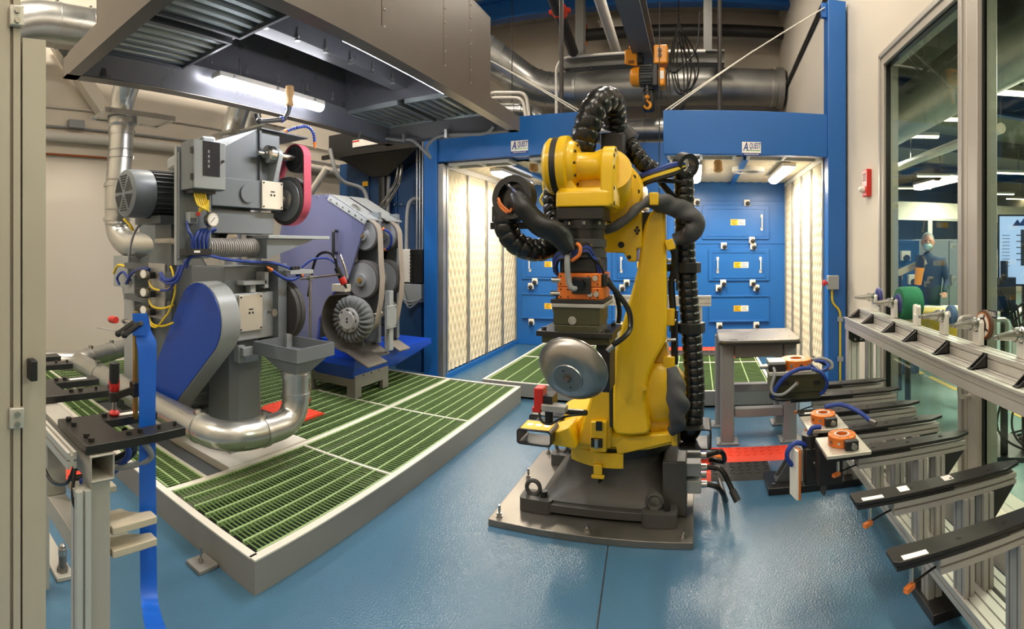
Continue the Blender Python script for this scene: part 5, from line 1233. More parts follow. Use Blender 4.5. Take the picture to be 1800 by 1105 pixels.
g = G(); c = V((-0.56, 2.955, 0.26)); g.lathe(c, (0, -1, -0.3), [(0.018, 0), (0.012, 0.03), (0.004, 0.05)], 10); g.build('grease_plug', 'black_oxide', rb)
# connector block at the right of the base
g = G(); g.bx(-0.2, -0.06, 2.98, 3.62, zb, 0.36); cbk = g.build('connector_block', 'cast_grey', rb, bevel=0.01)
for k, (y, z) in enumerate(((3.05, 0.30), (3.05, 0.2), (3.22, 0.3), (3.22, 0.18), (3.4, 0.28))):
    g = G(); g.box((-0.02, y, z), (0.09, 0.09, 0.075)); cn = g.build('connector_hood', 'machine_light' if k % 2 else 'cable_grey', cbk, bevel=0.006)
    g = G(); g.cyl((0.025, y, z), (0.06, y, z), 0.02, n=12); g.build('cable_gland', 'steel', cn)
for k, pts in enumerate(([(0.06, 3.05, 0.2), (0.12, 3.05, 0.18), (0.16, 3.08, 0.12), (0.18, 3.2, 0.03), (0.15, 3.5, 0.02)], [(0.06, 3.05, 0.3), (0.14, 3.02, 0.30), (0.19, 3.0, 0.22), (0.21, 2.98, 0.18)], [(0.06, 3.22, 0.3), (0.15, 3.2, 0.33), (0.17, 3.25, 0.25), (0.09, 3.3, 0.24), (0.12, 3.5, 0.1)])):
    g = G(); g.tube(catmull(pts, 8), 0.016, 8); g.build('power_cable', 'rubber_black', rb)
g = G(); g.cyl((0.205, 2.985, 0.19), (0.235, 2.955, 0.14), 0.022, n=10); g.build('cable_plug', 'plastic_black', rb)
for k, m in enumerate(('cable_orange', 'cable_orange', 'cable_blue', 'cable_grey', 'rubber_black', 'red_plastic')):
    g = G(); y = 3.72 + 0.03 * k; g.tube(catmull([(-0.12, y - 0.1, 0.2), (-0.03, y, 0.1 + 0.01 * k), (0.06, y + 0.08, 0.06), (0.2, y + 0.12, 0.035)], 6), 0.012, 6); g.build('signal_cable', m, rb)
g = G(); g.lathe((JX, JY, 0.36), (0, 0, 1), [(0.30, 0), (0.345, 0.01), (0.345, 0.075), (0.3, 0.08)], 48); g.build('swivel_ring', 'plastic_black', rb)
# turret
YF = 2.94
def poly_at(pts, Y): return [(lambda c: (c.x, c.z))(P(x, y, Y=Y)) for x, y in pts]
g = G(); tz0, tz1 = 0.43, 0.52
g.loft([[V((JX + r * math.cos(a) * ex, JY + r * math.sin(a), z)) for a in [2 * pi * k / 40 for k in range(40)]] for r, ex, z in ((0.33, 1.0, tz0), (0.37, 1.0, tz0 + 0.03), (0.38, 1.02, tz1), (0.33, 1.08, tz1 + 0.05))]); g.build('turret_disc', 'robot_yellow', rb)
g = G(); g.prism(poly_at([(972, 752), (1007, 748), (1020, 735), (1050, 700), (1072, 645), (1078, 770), (1190, 760), (1192, 752), (1192, 778), (1140, 790), (1060, 794), (1000, 786), (985, 778)], YF), (0, YF, 0), (1, 0, 0), (0, 0, 1), -0.55); g.build('turret_casting', 'robot_yellow', rb, bevel=0.012)
g = G(); g.prism(poly_at([(1012, 780), (1040, 690), (1062, 640), (1075, 640), (1075, 790)], YF - 0.05), (0, YF - 0.05, 0), (1, 0, 0), (0, 0, 1), -0.35); g.build('turret_cheek', 'robot_yellow', rb, bevel=0.015)
g = G(); g.prism(poly_at([(1038, 741), (1066, 741), (1066, 795), (1038, 795)], YF - 0.08), (0, YF - 0.08, 0), (1, 0, 0), (0, 0, 1), -0.1); tb_ = g.build('turret_lug', 'robot_yellow', rb, bevel=0.006)
a = P(1047, 748, Y=YF - 0.085); g = G(); g.box(a + V((0.02, 0.0, 0)), (0.035, 0.012, 0.05)); g.build('lug_bumper', 'plastic_black', rb)
a = P(1049, 778, Y=YF - 0.085); g = G(); g.box(a, (0.065, 0.01, 0.05)); lh_ = g.build('lug_slot', 'ink_black', rb)
g = G(); g.cyl(a + V((0, -0.008, -0.025)), a + V((0, -0.008, 0.025)), 0.014, n=10); g.build('slot_pin', 'steel', rb)
g = G(); nseg = 16
arc_o = [V((JX + 0.375 * math.cos(t), JY + 0.375 * math.sin(t), 0)) for t in [pi * (1.27 + 0.3 * k / nseg) for k in range(nseg + 1)]]
rr_ = []
for p in arc_o:
    d = V((p.x - JX, p.y - JY, 0)).normalized(); rr_.append([p + V((0, 0, 0.335)), p - d * 0.02 + V((0, 0, 0.335)), p - d * 0.02 + V((0, 0, 0.42)), p + V((0, 0, 0.42))])
g.loft(rr_); g.build('stop_skirt', 'robot_yellow', rb, bevel=0.003)
c = P(1051, 828, Y=JY - 0.38); g = G(); g.box(c + V((0, 0, 0.01)), (0.05, 0.02, 0.06)); g.box(c + V((0, 0, -0.03)), (0.075, 0.022, 0.02)); g.build('skirt_tab', 'robot_yellow', rb, bevel=0.004)
g = G(); g.prism(poly_at([(1078, 770), (1190, 760), (1190, 775), (1085, 800)], YF - 0.03), (0, YF - 0.03, 0), (1, 0, 0), (0, 0, 1), -0.05); g.build('turret_rib', 'robot_yellow', rb, bevel=0.008)
# fork-lift pockets
def pocket(px0, py0, px1, py1, Y, dep, lab=False):
    a, b = P(px0, py0, Y=Y), P(px1, py1, Y=Y); x0, x1, z0, z1 = a.x, b.x, b.z, a.z; t = 0.008
    g = G(); ro = lambda e, y: [V((p.x, y, p.y)) for p in [V((q.x, q.y, 0)) for q in sq_ring(x0 + e, x1 - e, z0 + e, z1 - e, 0, 0.02 - e * 0.5, 5)]]
    g.loft([ro(0, Y), ro(0, Y + dep), ro(t, Y + dep), ro(t, Y)], closed=True)
    o = g.build('fork_pocket', 'black_oxide', rb)
    if lab:
        g = G(); g.bx(x0 + 0.02, x1 - 0.015, Y + 0.01, Y + dep - 0.02, z1 + 0.0005, z1 + 0.002); lb = g.build('pocket_label', 'label_yellow', o)
        for k in range(3):
            g = G(); g.cyl((x0 + 0.055 + k * 0.05, Y + dep / 2, z1 + 0.002), (x0 + 0.055 + k * 0.05, Y + dep / 2, z1 + 0.0026), 0.02, n=18); g.build('label_sign', 'paper_white', o)
    return o
pocket(908, 752, 969, 787, 2.72, 0.16, True); pocket(1191, 754, 1251, 791, 2.85, 0.2); pocket(930, 727, 990, 757, 3.05, 0.18)
g = G(); g.prism(poly_at([(965, 762), (1000, 750), (1012, 790), (968, 782)], 2.8), (0, 2.8, 0), (1, 0, 0), (0, 0, 1), -0.2); g.build('pocket_arm', 'robot_yellow', rb, bevel=0.01)
g = G(); g.prism(poly_at([(1180, 755), (1195, 755), (1195, 785), (1180, 785)], 2.9), (0, 2.9, 0), (1, 0, 0), (0, 0, 1), -0.2); g.build('pocket_arm', 'robot_yellow', rb, bevel=0.01)
# lower arm
YA = 2.86
outl = [(1145, 369), (1169, 368), (1171, 470), (1172, 560), (1170, 600), (1152, 632), (1139, 660), (1134, 700), (1140, 740), (1143, 757), (1136, 764), (1110, 766), (1082, 764), (1077, 752), (1077, 690), (1080, 620), (1093, 570), (1108, 520), (1120, 475), (1126, 430), (1132, 395)]
g = G(); g.prism(poly_at(outl, YA), (0, YA, 0), (1, 0, 0), (0, 0, 1), -0.15); g.build('lower_arm', 'robot_yellow', rb, bevel=0.02)
out2 = [(1139, 660), (1152, 632), (1170, 600), (1176, 640), (1178, 760), (1143, 764), (1140, 740), (1134, 700)]
g = G(); g.prism(poly_at(out2, YA + 0.12), (0, YA + 0.12, 0), (1, 0, 0), (0, 0, 1), -0.2); g.build('arm_web', 'robot_yellow', rb, bevel=0.012)
c = P(1157, 690, Y=YA + 0.1); g = G(); g.lathe(c, (0, -1, 0), [(0.17, -0.1), (0.17, 0.0), (0.13, 0.03), (0.05, 0.035)], 32); g.build('shoulder_gearbox', 'robot_yellow', rb)
g = G(); g.prism(poly_at([(1071, 640), (1077, 640), (1078, 752), (1072, 750)], YA + 0.02), (0, YA + 0.02, 0), (1, 0, 0), (0, 0, 1), -0.1); g.build('shoulder_gap', 'plastic_black', rb)  # black strip stands in for the shaded gap beside the lower arm
c = P(1134, 681, Y=YA - 0.005); g = G(); g.cyl(c, c + V((0, -0.02, 0)), 0.012, n=10); g.build('arm_stud', 'robot_yellow', rb)
# elbow
c = P(1072, 338, Y=2.80); EC = c
g = G(); g.lathe(c, (0, 1, 0), [(0.13, -0.03), (0.175, -0.02), (0.185, 0.0), (0.185, 0.12), (0.16, 0.14), (0.16, 0.36)], 40); el = g.build('elbow_disc', 'robot_yellow', rb)
for k in range(12):
    a = 2 * pi * k / 12; p = c + V((0.158 * math.cos(a), -0.0195, 0.158 * math.sin(a))); g = G(); g.cyl(p, p + V((0, -0.004, 0)), 0.012, n=10); g.build('elbow_bolt', 'black_oxide', el)
g = G(); g.prism(poly_at([(1050, 368), (1128, 368), (1128, 435), (1118, 437), (1118, 460), (1104, 460), (1096, 444), (1050, 444)], 2.84), (0, 2.84, 0), (1, 0, 0), (0, 0, 1), -0.26); eb2 = g.build('elbow_block', 'robot_yellow', rb, bevel=0.01)
for px, py, r in ((1092, 430, 0.018), (1120, 400, 0.008), (1123, 405, 0.008), (1117, 405, 0.008), (1120, 410, 0.008), (1106, 452, 0.012)):
    p = P(px, py, Y=2.839); g = G(); g.cyl(p, p + V((0, -0.003, 0)), r, n=12); g.build('casting_hole', 'ink_black', eb2)
g = G(); g.prism(poly_at([(1128, 373), (1147, 373), (1144, 388), (1132, 402), (1128, 402)], 2.88), (0, 2.88, 0), (1, 0, 0), (0, 0, 1), -0.2); g.build('elbow_motor', 'plastic_black', rb)
g = G(); g.prism(poly_at([(1068, 290), (1110, 300), (1130, 320), (1134, 370), (1060, 370)], 2.95), (0, 2.95, 0), (1, 0, 0), (0, 0, 1), -0.3); g.build('forearm_root', 'robot_yellow', rb, bevel=0.02)
g = G(); g.prism(poly_at([(1060, 268), (1100, 268), (1104, 305), (1060, 310)], 2.85), (0, 2.85, 0), (1, 0, 0), (0, 0, 1), -0.25); g.build('wrist_motor', 'plastic_black', rb, bevel=0.012)
# wrist yoke (pivot axis along X)
YW = 2.50
def X_(px, Y=YW): return P(px, 435, Y=Y).x
def Z_(py, px=1020, Y=YW): return P(px, py, Y=Y).z
zc = Z_(291); xa, xb, xc = X_(962), X_(1015), X_(1062)
g = G(); g.lathe((xa, YW, zc), (1, 0, 0), [(0.09, 0.0), (0.125, 0.006), (0.142, 0.025), (0.142, 0.048)], 44); g.build('wrist_cap', 'robot_yellow', rb)
g = G(); g.lathe((xa + 0.048, YW, zc), (1, 0, 0), [(0.146, 0.0), (0.146, 0.032)], 44); g.build('wrist_seal', 'plastic_black', rb)
g = G(); g.lathe((xa + 0.08, YW, zc), (1, 0, 0), [(0.148, 0.0), (0.15, 0.01), (0.15, 0.04), (0.135, 0.048)], 44); g.build('wrist_drum', 'robot_yellow', rb)
g = G(); g.lathe((xa + 0.128, YW, zc), (1, 0, 0), [(0.126, 0.0), (0.126, 0.008), (0.115, 0.03), (0.08, 0.04)], 40); wd = g.build('wrist_flange', 'robot_yellow', rb)
for k in range(10):
    a = 2 * pi * k / 10; p = V((xa + 0.158, YW + 0.1 * math.cos(a), zc + 0.1 * math.sin(a))); g = G(); g.cyl(p, p + V((0.012, 0, 0)), 0.007, n=8); g.build('flange_bolt', 'black_oxide', wd)
g = G(); g.lathe((xb - 0.01, YW, zc - 0.005), (1, 0, 0), [(0.08, 0), (0.07, 0.03), (0.068, 0.1), (0.075, 0.13), (0.09, 0.15)], 28); g.build('wrist_arm', 'robot_yellow', rb)
pl = []
for k in range(13): a = pi * k / 12; pl.append((YW + 0.105 * math.cos(a), zc - 0.02 + 0.11 * math.sin(a)))
pl += [(YW - 0.105, Z_(364)), (YW + 0.105, Z_(364))]
g = G(); g.prism(pl, (xc, 0, 0), (0, 1, 0), (0, 0, 1), X_(1084) - xc); wy = g.build('yoke_plate', 'robot_yellow', rb, bevel=0.008)
for y, z in ((YW - 0.085, Z_(360)), (YW - 0.085, Z_(335)), (YW - 0.09, Z_(300)), (YW - 0.08, Z_(280)), (YW - 0.04, Z_(268))):
    g = G(); g.cyl((X_(1084), y, z), (X_(1084) + 0.004, y, z), 0.009, n=8); g.build('yoke_bolt', 'black_oxide', wy)
g = G(); g.loft([sq_ring(xa + 0.07, X_(1082), YW - 0.11, YW + 0.11, z, 0.03) for z in (Z_(366), Z_(342))] + [sq_ring(xa + 0.08, X_(1078), YW - 0.09, YW + 0.09, Z_(333), 0.03)]); g.build('yoke_base', 'robot_yellow', rb, bevel=0.006)
g = G(); g.prism([(xa + 0.09, Z_(342)), (xa + 0.09, zc), (xa + 0.13, zc - 0.06), (xb + 0.02, Z_(335))], (0, YW - 0.09, 0), (1, 0, 0), (0, 0, 1), -0.18); g.build('yoke_gusset', 'robot_yellow', rb, bevel=0.006)
g = G(); g.bx(xa + 0.1, X_(1076), YW + 0.0, YW + 0.09, Z_(345), zc); g.build('yoke_web', 'robot_yellow', rb, bevel=0.01)
g = G(); g.cyl((X_(1066), YW + 0.06, zc - 0.01), EC + V((-0.02, -0.02, 0)), 0.12, 0.14, n=32); g.build('forearm', 'robot_yellow', rb)
# tool stack under the wrist
tx = X_(1027); zt = [Z_(y) for y in (366, 388, 396, 403, 420, 424, 440, 452, 478)]
g = G(); g.bx(tx - 0.115, tx + 0.115, YW - 0.1, YW + 0.1, zt[1], zt[0]); g.build('adapter_block', 'black_oxide', rb, bevel=0.006)
g = G(); g.lathe((tx, YW, zt[1]), (0, 0, -1), [(0.1, 0), (0.1, zt[1] - zt[2]), (0.108, zt[1] - zt[2]), (0.108, zt[1] - zt[3]), (0.1, zt[1] - zt[3]), (0.1, zt[1] - zt[4])], 36); g.build('float_unit', 'black_oxide', rb)
for k in range(8):
    a = 2 * pi * k / 8 + 0.2; g = G(); g.cyl((tx + 0.104 * math.cos(a), YW + 0.104 * math.sin(a), zt[2]), (tx + 0.104 * math.cos(a), YW + 0.104 * math.sin(a), zt[2] + 0.014), 0.009, n=6); g.build('clamp_bolt', 'steel', rb)
g = G(); g.lathe((tx, YW, zt[4]), (0, 0, -1), [(0.105, 0), (0.112, 0.005), (0.112, 0.04), (0.105, 0.045), (0.105, 0.06), (0.11, 0.06), (0.11, zt[4] - zt[7])], 36); g.build('force_sensor', 'sensor_grey' if 'sensor_grey' in MATS else 'cast_grey', rb)
c = V((tx + 0.03, YW - 0.108, Z_(432))); g = G(); g.box(c, (0.06, 0.008, 0.014)); g.build('sensor_label', 'label_yellow', rb)
g = G(); g.bx(tx - 0.1, tx + 0.1, YW - 0.1, YW + 0.1, zt[8], zt[7]); g.build('changer_spacer', 'plastic_black', rb, bevel=0.008)
# tool changer (orange)
tc = thing('tool_changer', 'orange tool changer with cables under the robot wrist', 'tool changer', (tx, YW, Z_(522)))
z0, z1 = Z_(522), zt[8]; zm = (z0 + z1) / 2 - 0.005
g = G(); g.loft([sq_ring(tx - 0.115, tx + 0.115, YW - 0.115, YW + 0.115, z, 0.03, 4) for z in (zm + 0.002, z1)]); um = g.build('master_plate', 'orange_anod', tc, bevel=0.003)
g = G(); g.loft([sq_ring(tx - 0.115, tx + 0.115, YW - 0.115, YW + 0.115, z, 0.03, 4) for z in (z0, zm)]); lm_ = g.build('tool_plate', 'orange_anod', tc, bevel=0.003)
for par, zz, n in ((um, (zm + z1) / 2, 5), (lm_, (z0 + zm) / 2, 6)):
    for k in range(n):
        x = tx - 0.09 + k * 0.18 / (n - 1)
        for s in (-1, 1):
            if abs(x - tx - 0.0) < 0.03: continue
            g = G(); g.cyl((x, YW - 0.1151, zz + s * 0.018), (x, YW - 0.117, zz + s * 0.018), 0.004, n=8); g.build('bolt_hole', 'ink_black', par)
for dx, zz, par in ((0.085, zm - 0.03, lm_), (0.055, zm - 0.03, lm_), (0.08, zm + 0.045, um)):
    g = G(); g.cyl((tx + dx, YW - 0.115, zz), (tx + dx, YW - 0.125, zz), 0.013, n=14); g.build('port_fitting', 'steel', par)
g = G(); g.bx(tx - 0.03, tx + 0.06, YW - 0.14, YW - 0.115, zm - 0.03, zm + 0.05); cm = g.build('signal_module', 'plastic_black', tc, bevel=0.004)
g = G(); g.cyl((tx + 0.01, YW - 0.14, zm + 0.02), (tx + 0.01, YW - 0.17, zm + 0.015), 0.026, n=16); g.build('module_plug', 'rubber_black', cm)
def hosep(name, pts, r, m, par, n=8, k=8): g = G(); g.tube(catmull(pts, k), r, n); return g.build(name, m, par)
hosep('grey_cable', [P(1000, 440, Y=2.36), P(997, 460, Y=2.33), P(999, 490, Y=2.33), P(1004, 505, Y=2.33), P(1012, 506, Y=2.34), P(1017, 494, Y=2.36)], 0.014, 'cable_grey', tc)
for k in range(7):
    j = (k - 3) * 2.2
    hosep('blue_cable', [P(978 + j * 0.4, 478 + k, Y=2.4), P(976 + j * 0.3, 460 + j, Y=2.38), P(985, 448 + j, Y=2.36), P(1005, 447 + j, Y=2.36), P(1030, 436 + j, Y=2.37), P(1040, 445 + j, Y=2.38), P(1053 + j * 0.5, 470, Y=2.4), P(1056 + j, 492, Y=2.42)], 0.0085, 'cable_blue' if k % 3 else 'rubber_black', tc, 6, 6)
hosep('orange_cable', [P(1005, 458, Y=2.35), P(1018, 448, Y=2.34), P(1020, 434, Y=2.34), P(1014, 428, Y=2.35)], 0.009, 'cable_orange', tc)
for px in (1046, 1056, 1064):
    c = P(px, 492, Y=2.41); g = G(); g.box(c, (0.022, 0.03, 0.06)); g.build('cable_plug', 'rubber_black', tc, bevel=0.004)
for px, py in ((988, 492), (986, 516)):
    c = P(px, py, Y=2.4); g = G(); g.cyl(c + V((-0.05, 0, 0)), c, 0.014, n=10); g.build('hose_fitting', 'steel', tc)
hosep('black_hose', [P(1062, 490, Y=2.44), P(1085, 515, Y=2.46), P(1105, 545, Y=2.46), P(1108, 575, Y=2.44), P(1097, 592, Y=2.40), P(1078, 606, Y=2.36)], 0.013, 'rubber_black', tc)
hosep('black_hose', [P(1068, 490, Y=2.5), P(1082, 515, Y=2.55), P(1089, 545, Y=2.56), P(1087, 568, Y=2.55)], 0.012, 'rubber_black', tc)
hosep('air_hose', [P(982, 522, Y=2.42), P(974, 530, Y=2.4), P(974, 545, Y=2.4), P(980, 556, Y=2.42)], 0.008, 'rubber_black', tc)
# gripper and the steel lid it holds
gr = thing('gripper', 'dark olive gripper block with black mounting slab below tool changer', 'gripper', (tx - 0.01, YW, Z_(590)))
g = G(); g.bx(tx - 0.135, tx + 0.12, YW - 0.135, YW + 0.13, Z_(529), Z_(522)); g.build('interface_plate', 'plastic_black', gr, bevel=0.002)
g = G(); g.bx(tx - 0.13, tx + 0.125, YW - 0.14, YW + 0.13, Z_(535), Z_(529)); g.build('interface_plate', 'aluminium_dim', gr, bevel=0.002)
g = G(); g.bx(tx - 0.125, tx + 0.1, YW - 0.125, YW + 0.12, Z_(565), Z_(535)); ob = g.build('gripper_body', 'olive_anod', gr, bevel=0.004)
g = G(); g.bx(tx - 0.12, tx + 0.095, YW - 0.125, YW + 0.12, Z_(588), Z_(565)); g.build('gripper_jaw', 'olive_anod', gr, bevel=0.004)
p = V((tx - 0.03, YW - 0.125, Z_(557))); g = G(); g.lathe(p, (0, -1, 0), [(0.02, 0), (0.02, 0.004), (0.013, 0.004), (0.013, 0.001)], 18); g.build('gripper_port', 'steel', ob)
zs = Z_(594, Y=2.36)
g = G(); g.bx(X_(942, 2.36), X_(1076, 2.36), 2.36, 2.66, zs - 0.0, zs + 0.026); g.build('mounting_slab', 'black_oxide', gr, bevel=0.003)
g = G(); g.bx(X_(950, 2.36), X_(1070, 2.36), 2.38, 2.62, zs - 0.035, zs); g.build('mounting_block', 'olive_anod', gr, bevel=0.003)
for x, y in ((X_(952, 2.36), 2.40), (X_(950, 2.36) + 0.03, 2.60), (X_(1066, 2.36), 2.40), (X_(1064, 2.36), 2.60)):
    g = G(); g.cyl((x, y, zs + 0.026), (x, y, zs + 0.04), 0.012, n=10); g.build('socket_screw', 'black_oxide', gr)
g = G(); g.bx(X_(1048, 2.4), X_(1072, 2.4), 2.40, 2.56, zs - 0.26, zs - 0.035); g.build('drop_arm', 'plastic_black', gr, bevel=0.003)
g = G(); g.tube([P(1078, 606, Y=2.36), P(1068, 616, Y=2.36)], 0.014, 8); g.build('hose_fitting', 'steel', gr)
lid = thing('spun_dome', 'shiny spun-steel dome lid held up by the robot gripper', 'lid', P(1003, 718, Y=2.25))
th = (1003 - CX) / FOC; fw_ = V((math.sin(th), math.cos(th), 0)); rt_ = V((math.cos(th), -math.sin(th), 0))
ax = (fw_ * -0.90 + rt_ * -0.36 + V((0, 0, -0.42))).normalized()
lc = P(1003, 655, Y=2.27) - ax * 0.02
R = 0.166
g = G(); g.lathe(lid.location, (0, 0, 1), [(R * 0.97, -0.014), (R, -0.013), (R, -0.004), (R * 0.985, -0.001), (R * 0.955, 0.006), (R * 0.87, 0.024), (R * 0.74, 0.042), (R * 0.58, 0.054), (R * 0.44, 0.060), (R * 0.43, 0.066), (R * 0.40, 0.066), (0.02, 0.066), (0.018, 0.066)], 72)
ld = g.build('dome', 'spun_aniso', lid, sharp=0.5)
ld.location = lc - lid.location; ld.rotation_mode = 'QUATERNION'; ld.rotation_quaternion = V((0, 0, 1)).rotation_difference(ax)
g = G(); g.cyl(lc + ax * 0.0665, lc + ax * 0.0675, R * 0.39, n=48); g.build('centre_flange', 'plate_steel', lid)
g = G(); g.pipe(lc - ax * 0.014, lc - ax * 0.008, R + 0.003, R - 0.004, 64); g.build('rolled_rim', 'steel', lid)
g = G(); p = lc + ax * 0.0675; g.cyl(p, p + ax * 0.004, 0.022, n=20); g.hexnut(p + ax * 0.004, ax, 0.017, 0.014); g.cyl(p + ax * 0.018, p + ax * 0.024, 0.009, n=10); g.build('centre_nut', 'plate_steel', lid)
_, u, w = frame_of(ax)
for s in (-1, 1):
    q = lc + ax * 0.0676 + (u * 0.25 + w).normalized() * s * 0.045; g = G(); g.cyl(q, q + ax * 0.0015, 0.0045, n=10); g.build('pin_hole', 'ink_black', lid)
# red clamp and bracket seen behind the lid
rc_ = thing('red_clamp', 'red clamp on a grey bracket behind the steel lid', 'clamp', P(955, 722, Y=2.62))
a = P(950, 697, Y=2.6); g = G(); g.box(a, (0.05, 0.08, 0.11)); g.box(a + V((-0.01, -0.01, -0.06)), (0.05, 0.06, 0.03)); g.build('clamp_body', 'red_plastic', rc_, bevel=0.006)
a = P(975, 716, Y=2.58); g = G(); g.box(a, (0.13, 0.06, 0.035), (1, 0, -0.05)); g.build('bracket', 'aluminium_dim', rc_, bevel=0.004)
a = P(966, 705, Y=2.62); g = G(); g.box(a, (0.06, 0.1, 0.08)); g.build('clamp_back', 'plastic_black', rc_)
a = P(965, 733, Y=2.6); g = G(); g.cyl(a + V((0, 0, -0.035)), a + V((0, 0, 0.04)), 0.022, n=12); g.build('valve_stem', 'plastic_black', rc_)
g = G(); g.tube(catmull([P(947, 720, Y=2.58), P(952, 740, Y=2.56), P(968, 745, Y=2.56), P(985, 735, Y=2.58), P(1005, 730, Y=2.62), P(1030, 728, Y=2.7)], 8), 0.006, 6); g.build('thin_hose', 'rubber_black', rc_)
g = G(); g.tube([P(985, 722, Y=2.6), P(1030, 725, Y=2.75)], 0.016, 8); g.build('bracket_rod', 'black_oxide', rc_)
# ---------------------------------------------------------------- hose package
hs = thing('hose_package', 'thick black corrugated hoses looping over the robot', 'hose', P(1080, 240, Y=2.8))
def ribbed(name, pts, r, par=hs, pitch=0.046):
    g = G(); path = resample(catmull(pts, 14), pitch / 6); rs = [r * (0.915, 0.985, 1.0, 1.005, 1.0, 0.99)[i % 6] for i in range(len(path))]
    g.tube(path, rs, 18); return g.build(name, 'rubber_black', par)
ribbed('arch_hose', [P(1016, 285, Y=2.64), P(1022, 262, Y=2.64), P(1032, 225, Y=2.62), P(1042, 196, Y=2.62), P(1058, 177, Y=2.66), P(1074, 178, Y=2.74), P(1079, 196, Y=2.82), P(1080, 225, Y=2.88)], 0.072, hs, 0.06)
ribbed('arch_hose', [P(1072, 200, Y=2.92), P(1084, 222, Y=2.92), P(1098, 243, Y=2.92), P(1116, 268, Y=2.93), P(1134, 290, Y=2.95), P(1150, 300, Y=2.97)], 0.052)
c = P(1100, 244, Y=2.92); g = G(); g.pipe(c + V((-0.02, 0, 0.02)), c + V((0.02, 0, -0.025)), 0.072, 0.05, 24); g.build('hose_collar', 'plastic_black', hs)
c = P(1078, 268, Y=2.78); g = G(); g.box(c, (0.13, 0.1, 0.2)); g.build('hose_bracket', 'plastic_black', hs, bevel=0.01)
ribbed('wrist_hose', [P(975, 330, Y=2.66), P(973, 365, Y=2.66), P(982, 400, Y=2.62), P(975, 425, Y=2.55), P(955, 438, Y=2.48), P(930, 438, Y=2.42), P(905, 425, Y=2.38), P(890, 402, Y=2.36), P(888, 380, Y=2.36)], 0.058)
# ring bracket at the end of the wrist hose
c = P(904, 348, Y=2.34); ax2 = V((-0.15, -1, 0.1)).normalized()
g = G(); g.pipe(c - ax2 * 0.03, c + ax2 * 0.03, 0.108, 0.075, 40); rg_ = g.build('ring_clamp', 'plastic_black', hs)
g = G(); g.cyl(c - ax2 * 0.035, c - ax2 * 0.0, 0.08, n=32); g.build('ring_insert', 'rubber_black', rg_)
a, b = P(862, 397, Y=2.38), P(952, 396, Y=2.46); g = G(); g.beam(a, b, 0.03, 0.034); g.build('support_bar', 'plastic_black', hs, bevel=0.003)
g = G(); p0 = P(890, 376, Y=2.37); g.box(p0, (0.14, 0.05, 0.08)); g.build('ring_mount', 'plastic_black', hs, bevel=0.006)
sleeve(catmull([P(905, 340, Y=2.30), P(917, 358, Y=2.29), P(940, 385, Y=2.3), P(970, 405, Y=2.32), P(992, 425, Y=2.34), P(1003, 440, Y=2.36)], 10), lambda t: 0.026 + 0.026 * min(1, t * 5) - 0.012 * max(0, t - 0.8) * 5, seed=3).build('fabric_sleeve', 'sleeve_black', hs, sharp=1.5)
for k in range(6):
    hosep('inner_cable', [c + V((-0.02 + 0.008 * k, -0.03, 0.05 - 0.005 * k)), P(893 + 3 * k, 325 + 3 * k, Y=2.29), P(908 + 3 * k, 345 + k, Y=2.28), P(922 + k, 368 + k, Y=2.29)], 0.009, ('rubber_black', 'cable_blue', 'rubber_black', 'rubber_black', 'rubber_black', 'rubber_black')[k], hs, 6)
hosep('orange_tie', [P(876, 348, Y=2.3), P(880, 358, Y=2.29), P(888, 366, Y=2.29), P(896, 372, Y=2.29), P(900, 366, Y=2.29)], 0.007, 'cable_orange', hs, 6)
hosep('orange_tie', [P(876, 354, Y=2.3), P(882, 366, Y=2.29), P(892, 374, Y=2.29)], 0.007, 'cable_orange', hs, 6)
# right-hand riser hose with its ring
RY = 3.02
ribbed('riser_hose', [P(1202, 300, Y=RY - 0.02), P(1203, 350, Y=RY), P(1204, 420, Y=RY), P(1207, 480, Y=RY), P(1213, 560, Y=RY), P(1219, 640, Y=RY - 0.02), P(1221, 700, Y=RY - 0.04), P(1216, 748, Y=RY - 0.06), P(1207, 762, Y=RY - 0.02)], 0.06)
c = P(1205, 290, Y=RY - 0.05)
g = G(); g.pipe(c + V((0.02, -0.03, -0.01)), c + V((-0.02, 0.03, 0.01)), 0.07, 0.045, 28); g.build('ring_clamp', 'plastic_black', hs)
for py in (470, 575):
    p = P(1207 + (py - 470) * 0.07, py, Y=RY); g = G(); g.pipe(p + V((0, 0, -0.03)), p + V((0, 0, 0.03)), 0.085, 0.058, 8); g.box(p + V((-0.09, 0, 0)), (0.07, 0.05, 0.045)); g.build('hose_clamp', 'plastic_black', hs, bevel=0.004)
    for dy in (-12, 22):
        a = P(1172, py + dy, Y=RY - 0.05); g = G(); g.cyl(a, P(1190, py + dy, Y=RY - 0.05), 0.012, n=10); g.build('clamp_rod', 'steel', hs)
    a = P(1190, py - 30, Y=RY - 0.06); b = P(1190, py + 40, Y=RY - 0.06); g = G(); g.beam(a, b, 0.012, 0.03); g.build('clamp_bar', 'plastic_black', hs)
for k in range(7):
    hosep('cable_bundle', [P(1203, 288 + k, Y=RY - 0.07), P(1185, 288 + 3 * k, Y=RY - 0.12), P(1160, 296 + 3 * k, Y=RY - 0.14), P(1135, 305 + 3 * k, Y=RY - 0.12), P(1120, 312 + 4 * k, Y=RY - 0.06)], 0.011, ('cable_blue', 'cable_blue', 'rubber_black', 'cable_yellow', 'cable_yellow', 'rubber_black', 'rubber_black')[k], hs, 8)
hosep('black_cable', [P(1122, 312, Y=2.94), P(1150, 316, Y=2.92), P(1185, 318, Y=2.94), P(1203, 320, Y=2.98)], 0.014, 'rubber_black', hs)
hosep('black_cable', [P(1140, 295, Y=2.96), P(1160, 318, Y=2.96), P(1178, 340, Y=2.98), P(1190, 352, Y=3.0)], 0.018, 'rubber_black', hs)
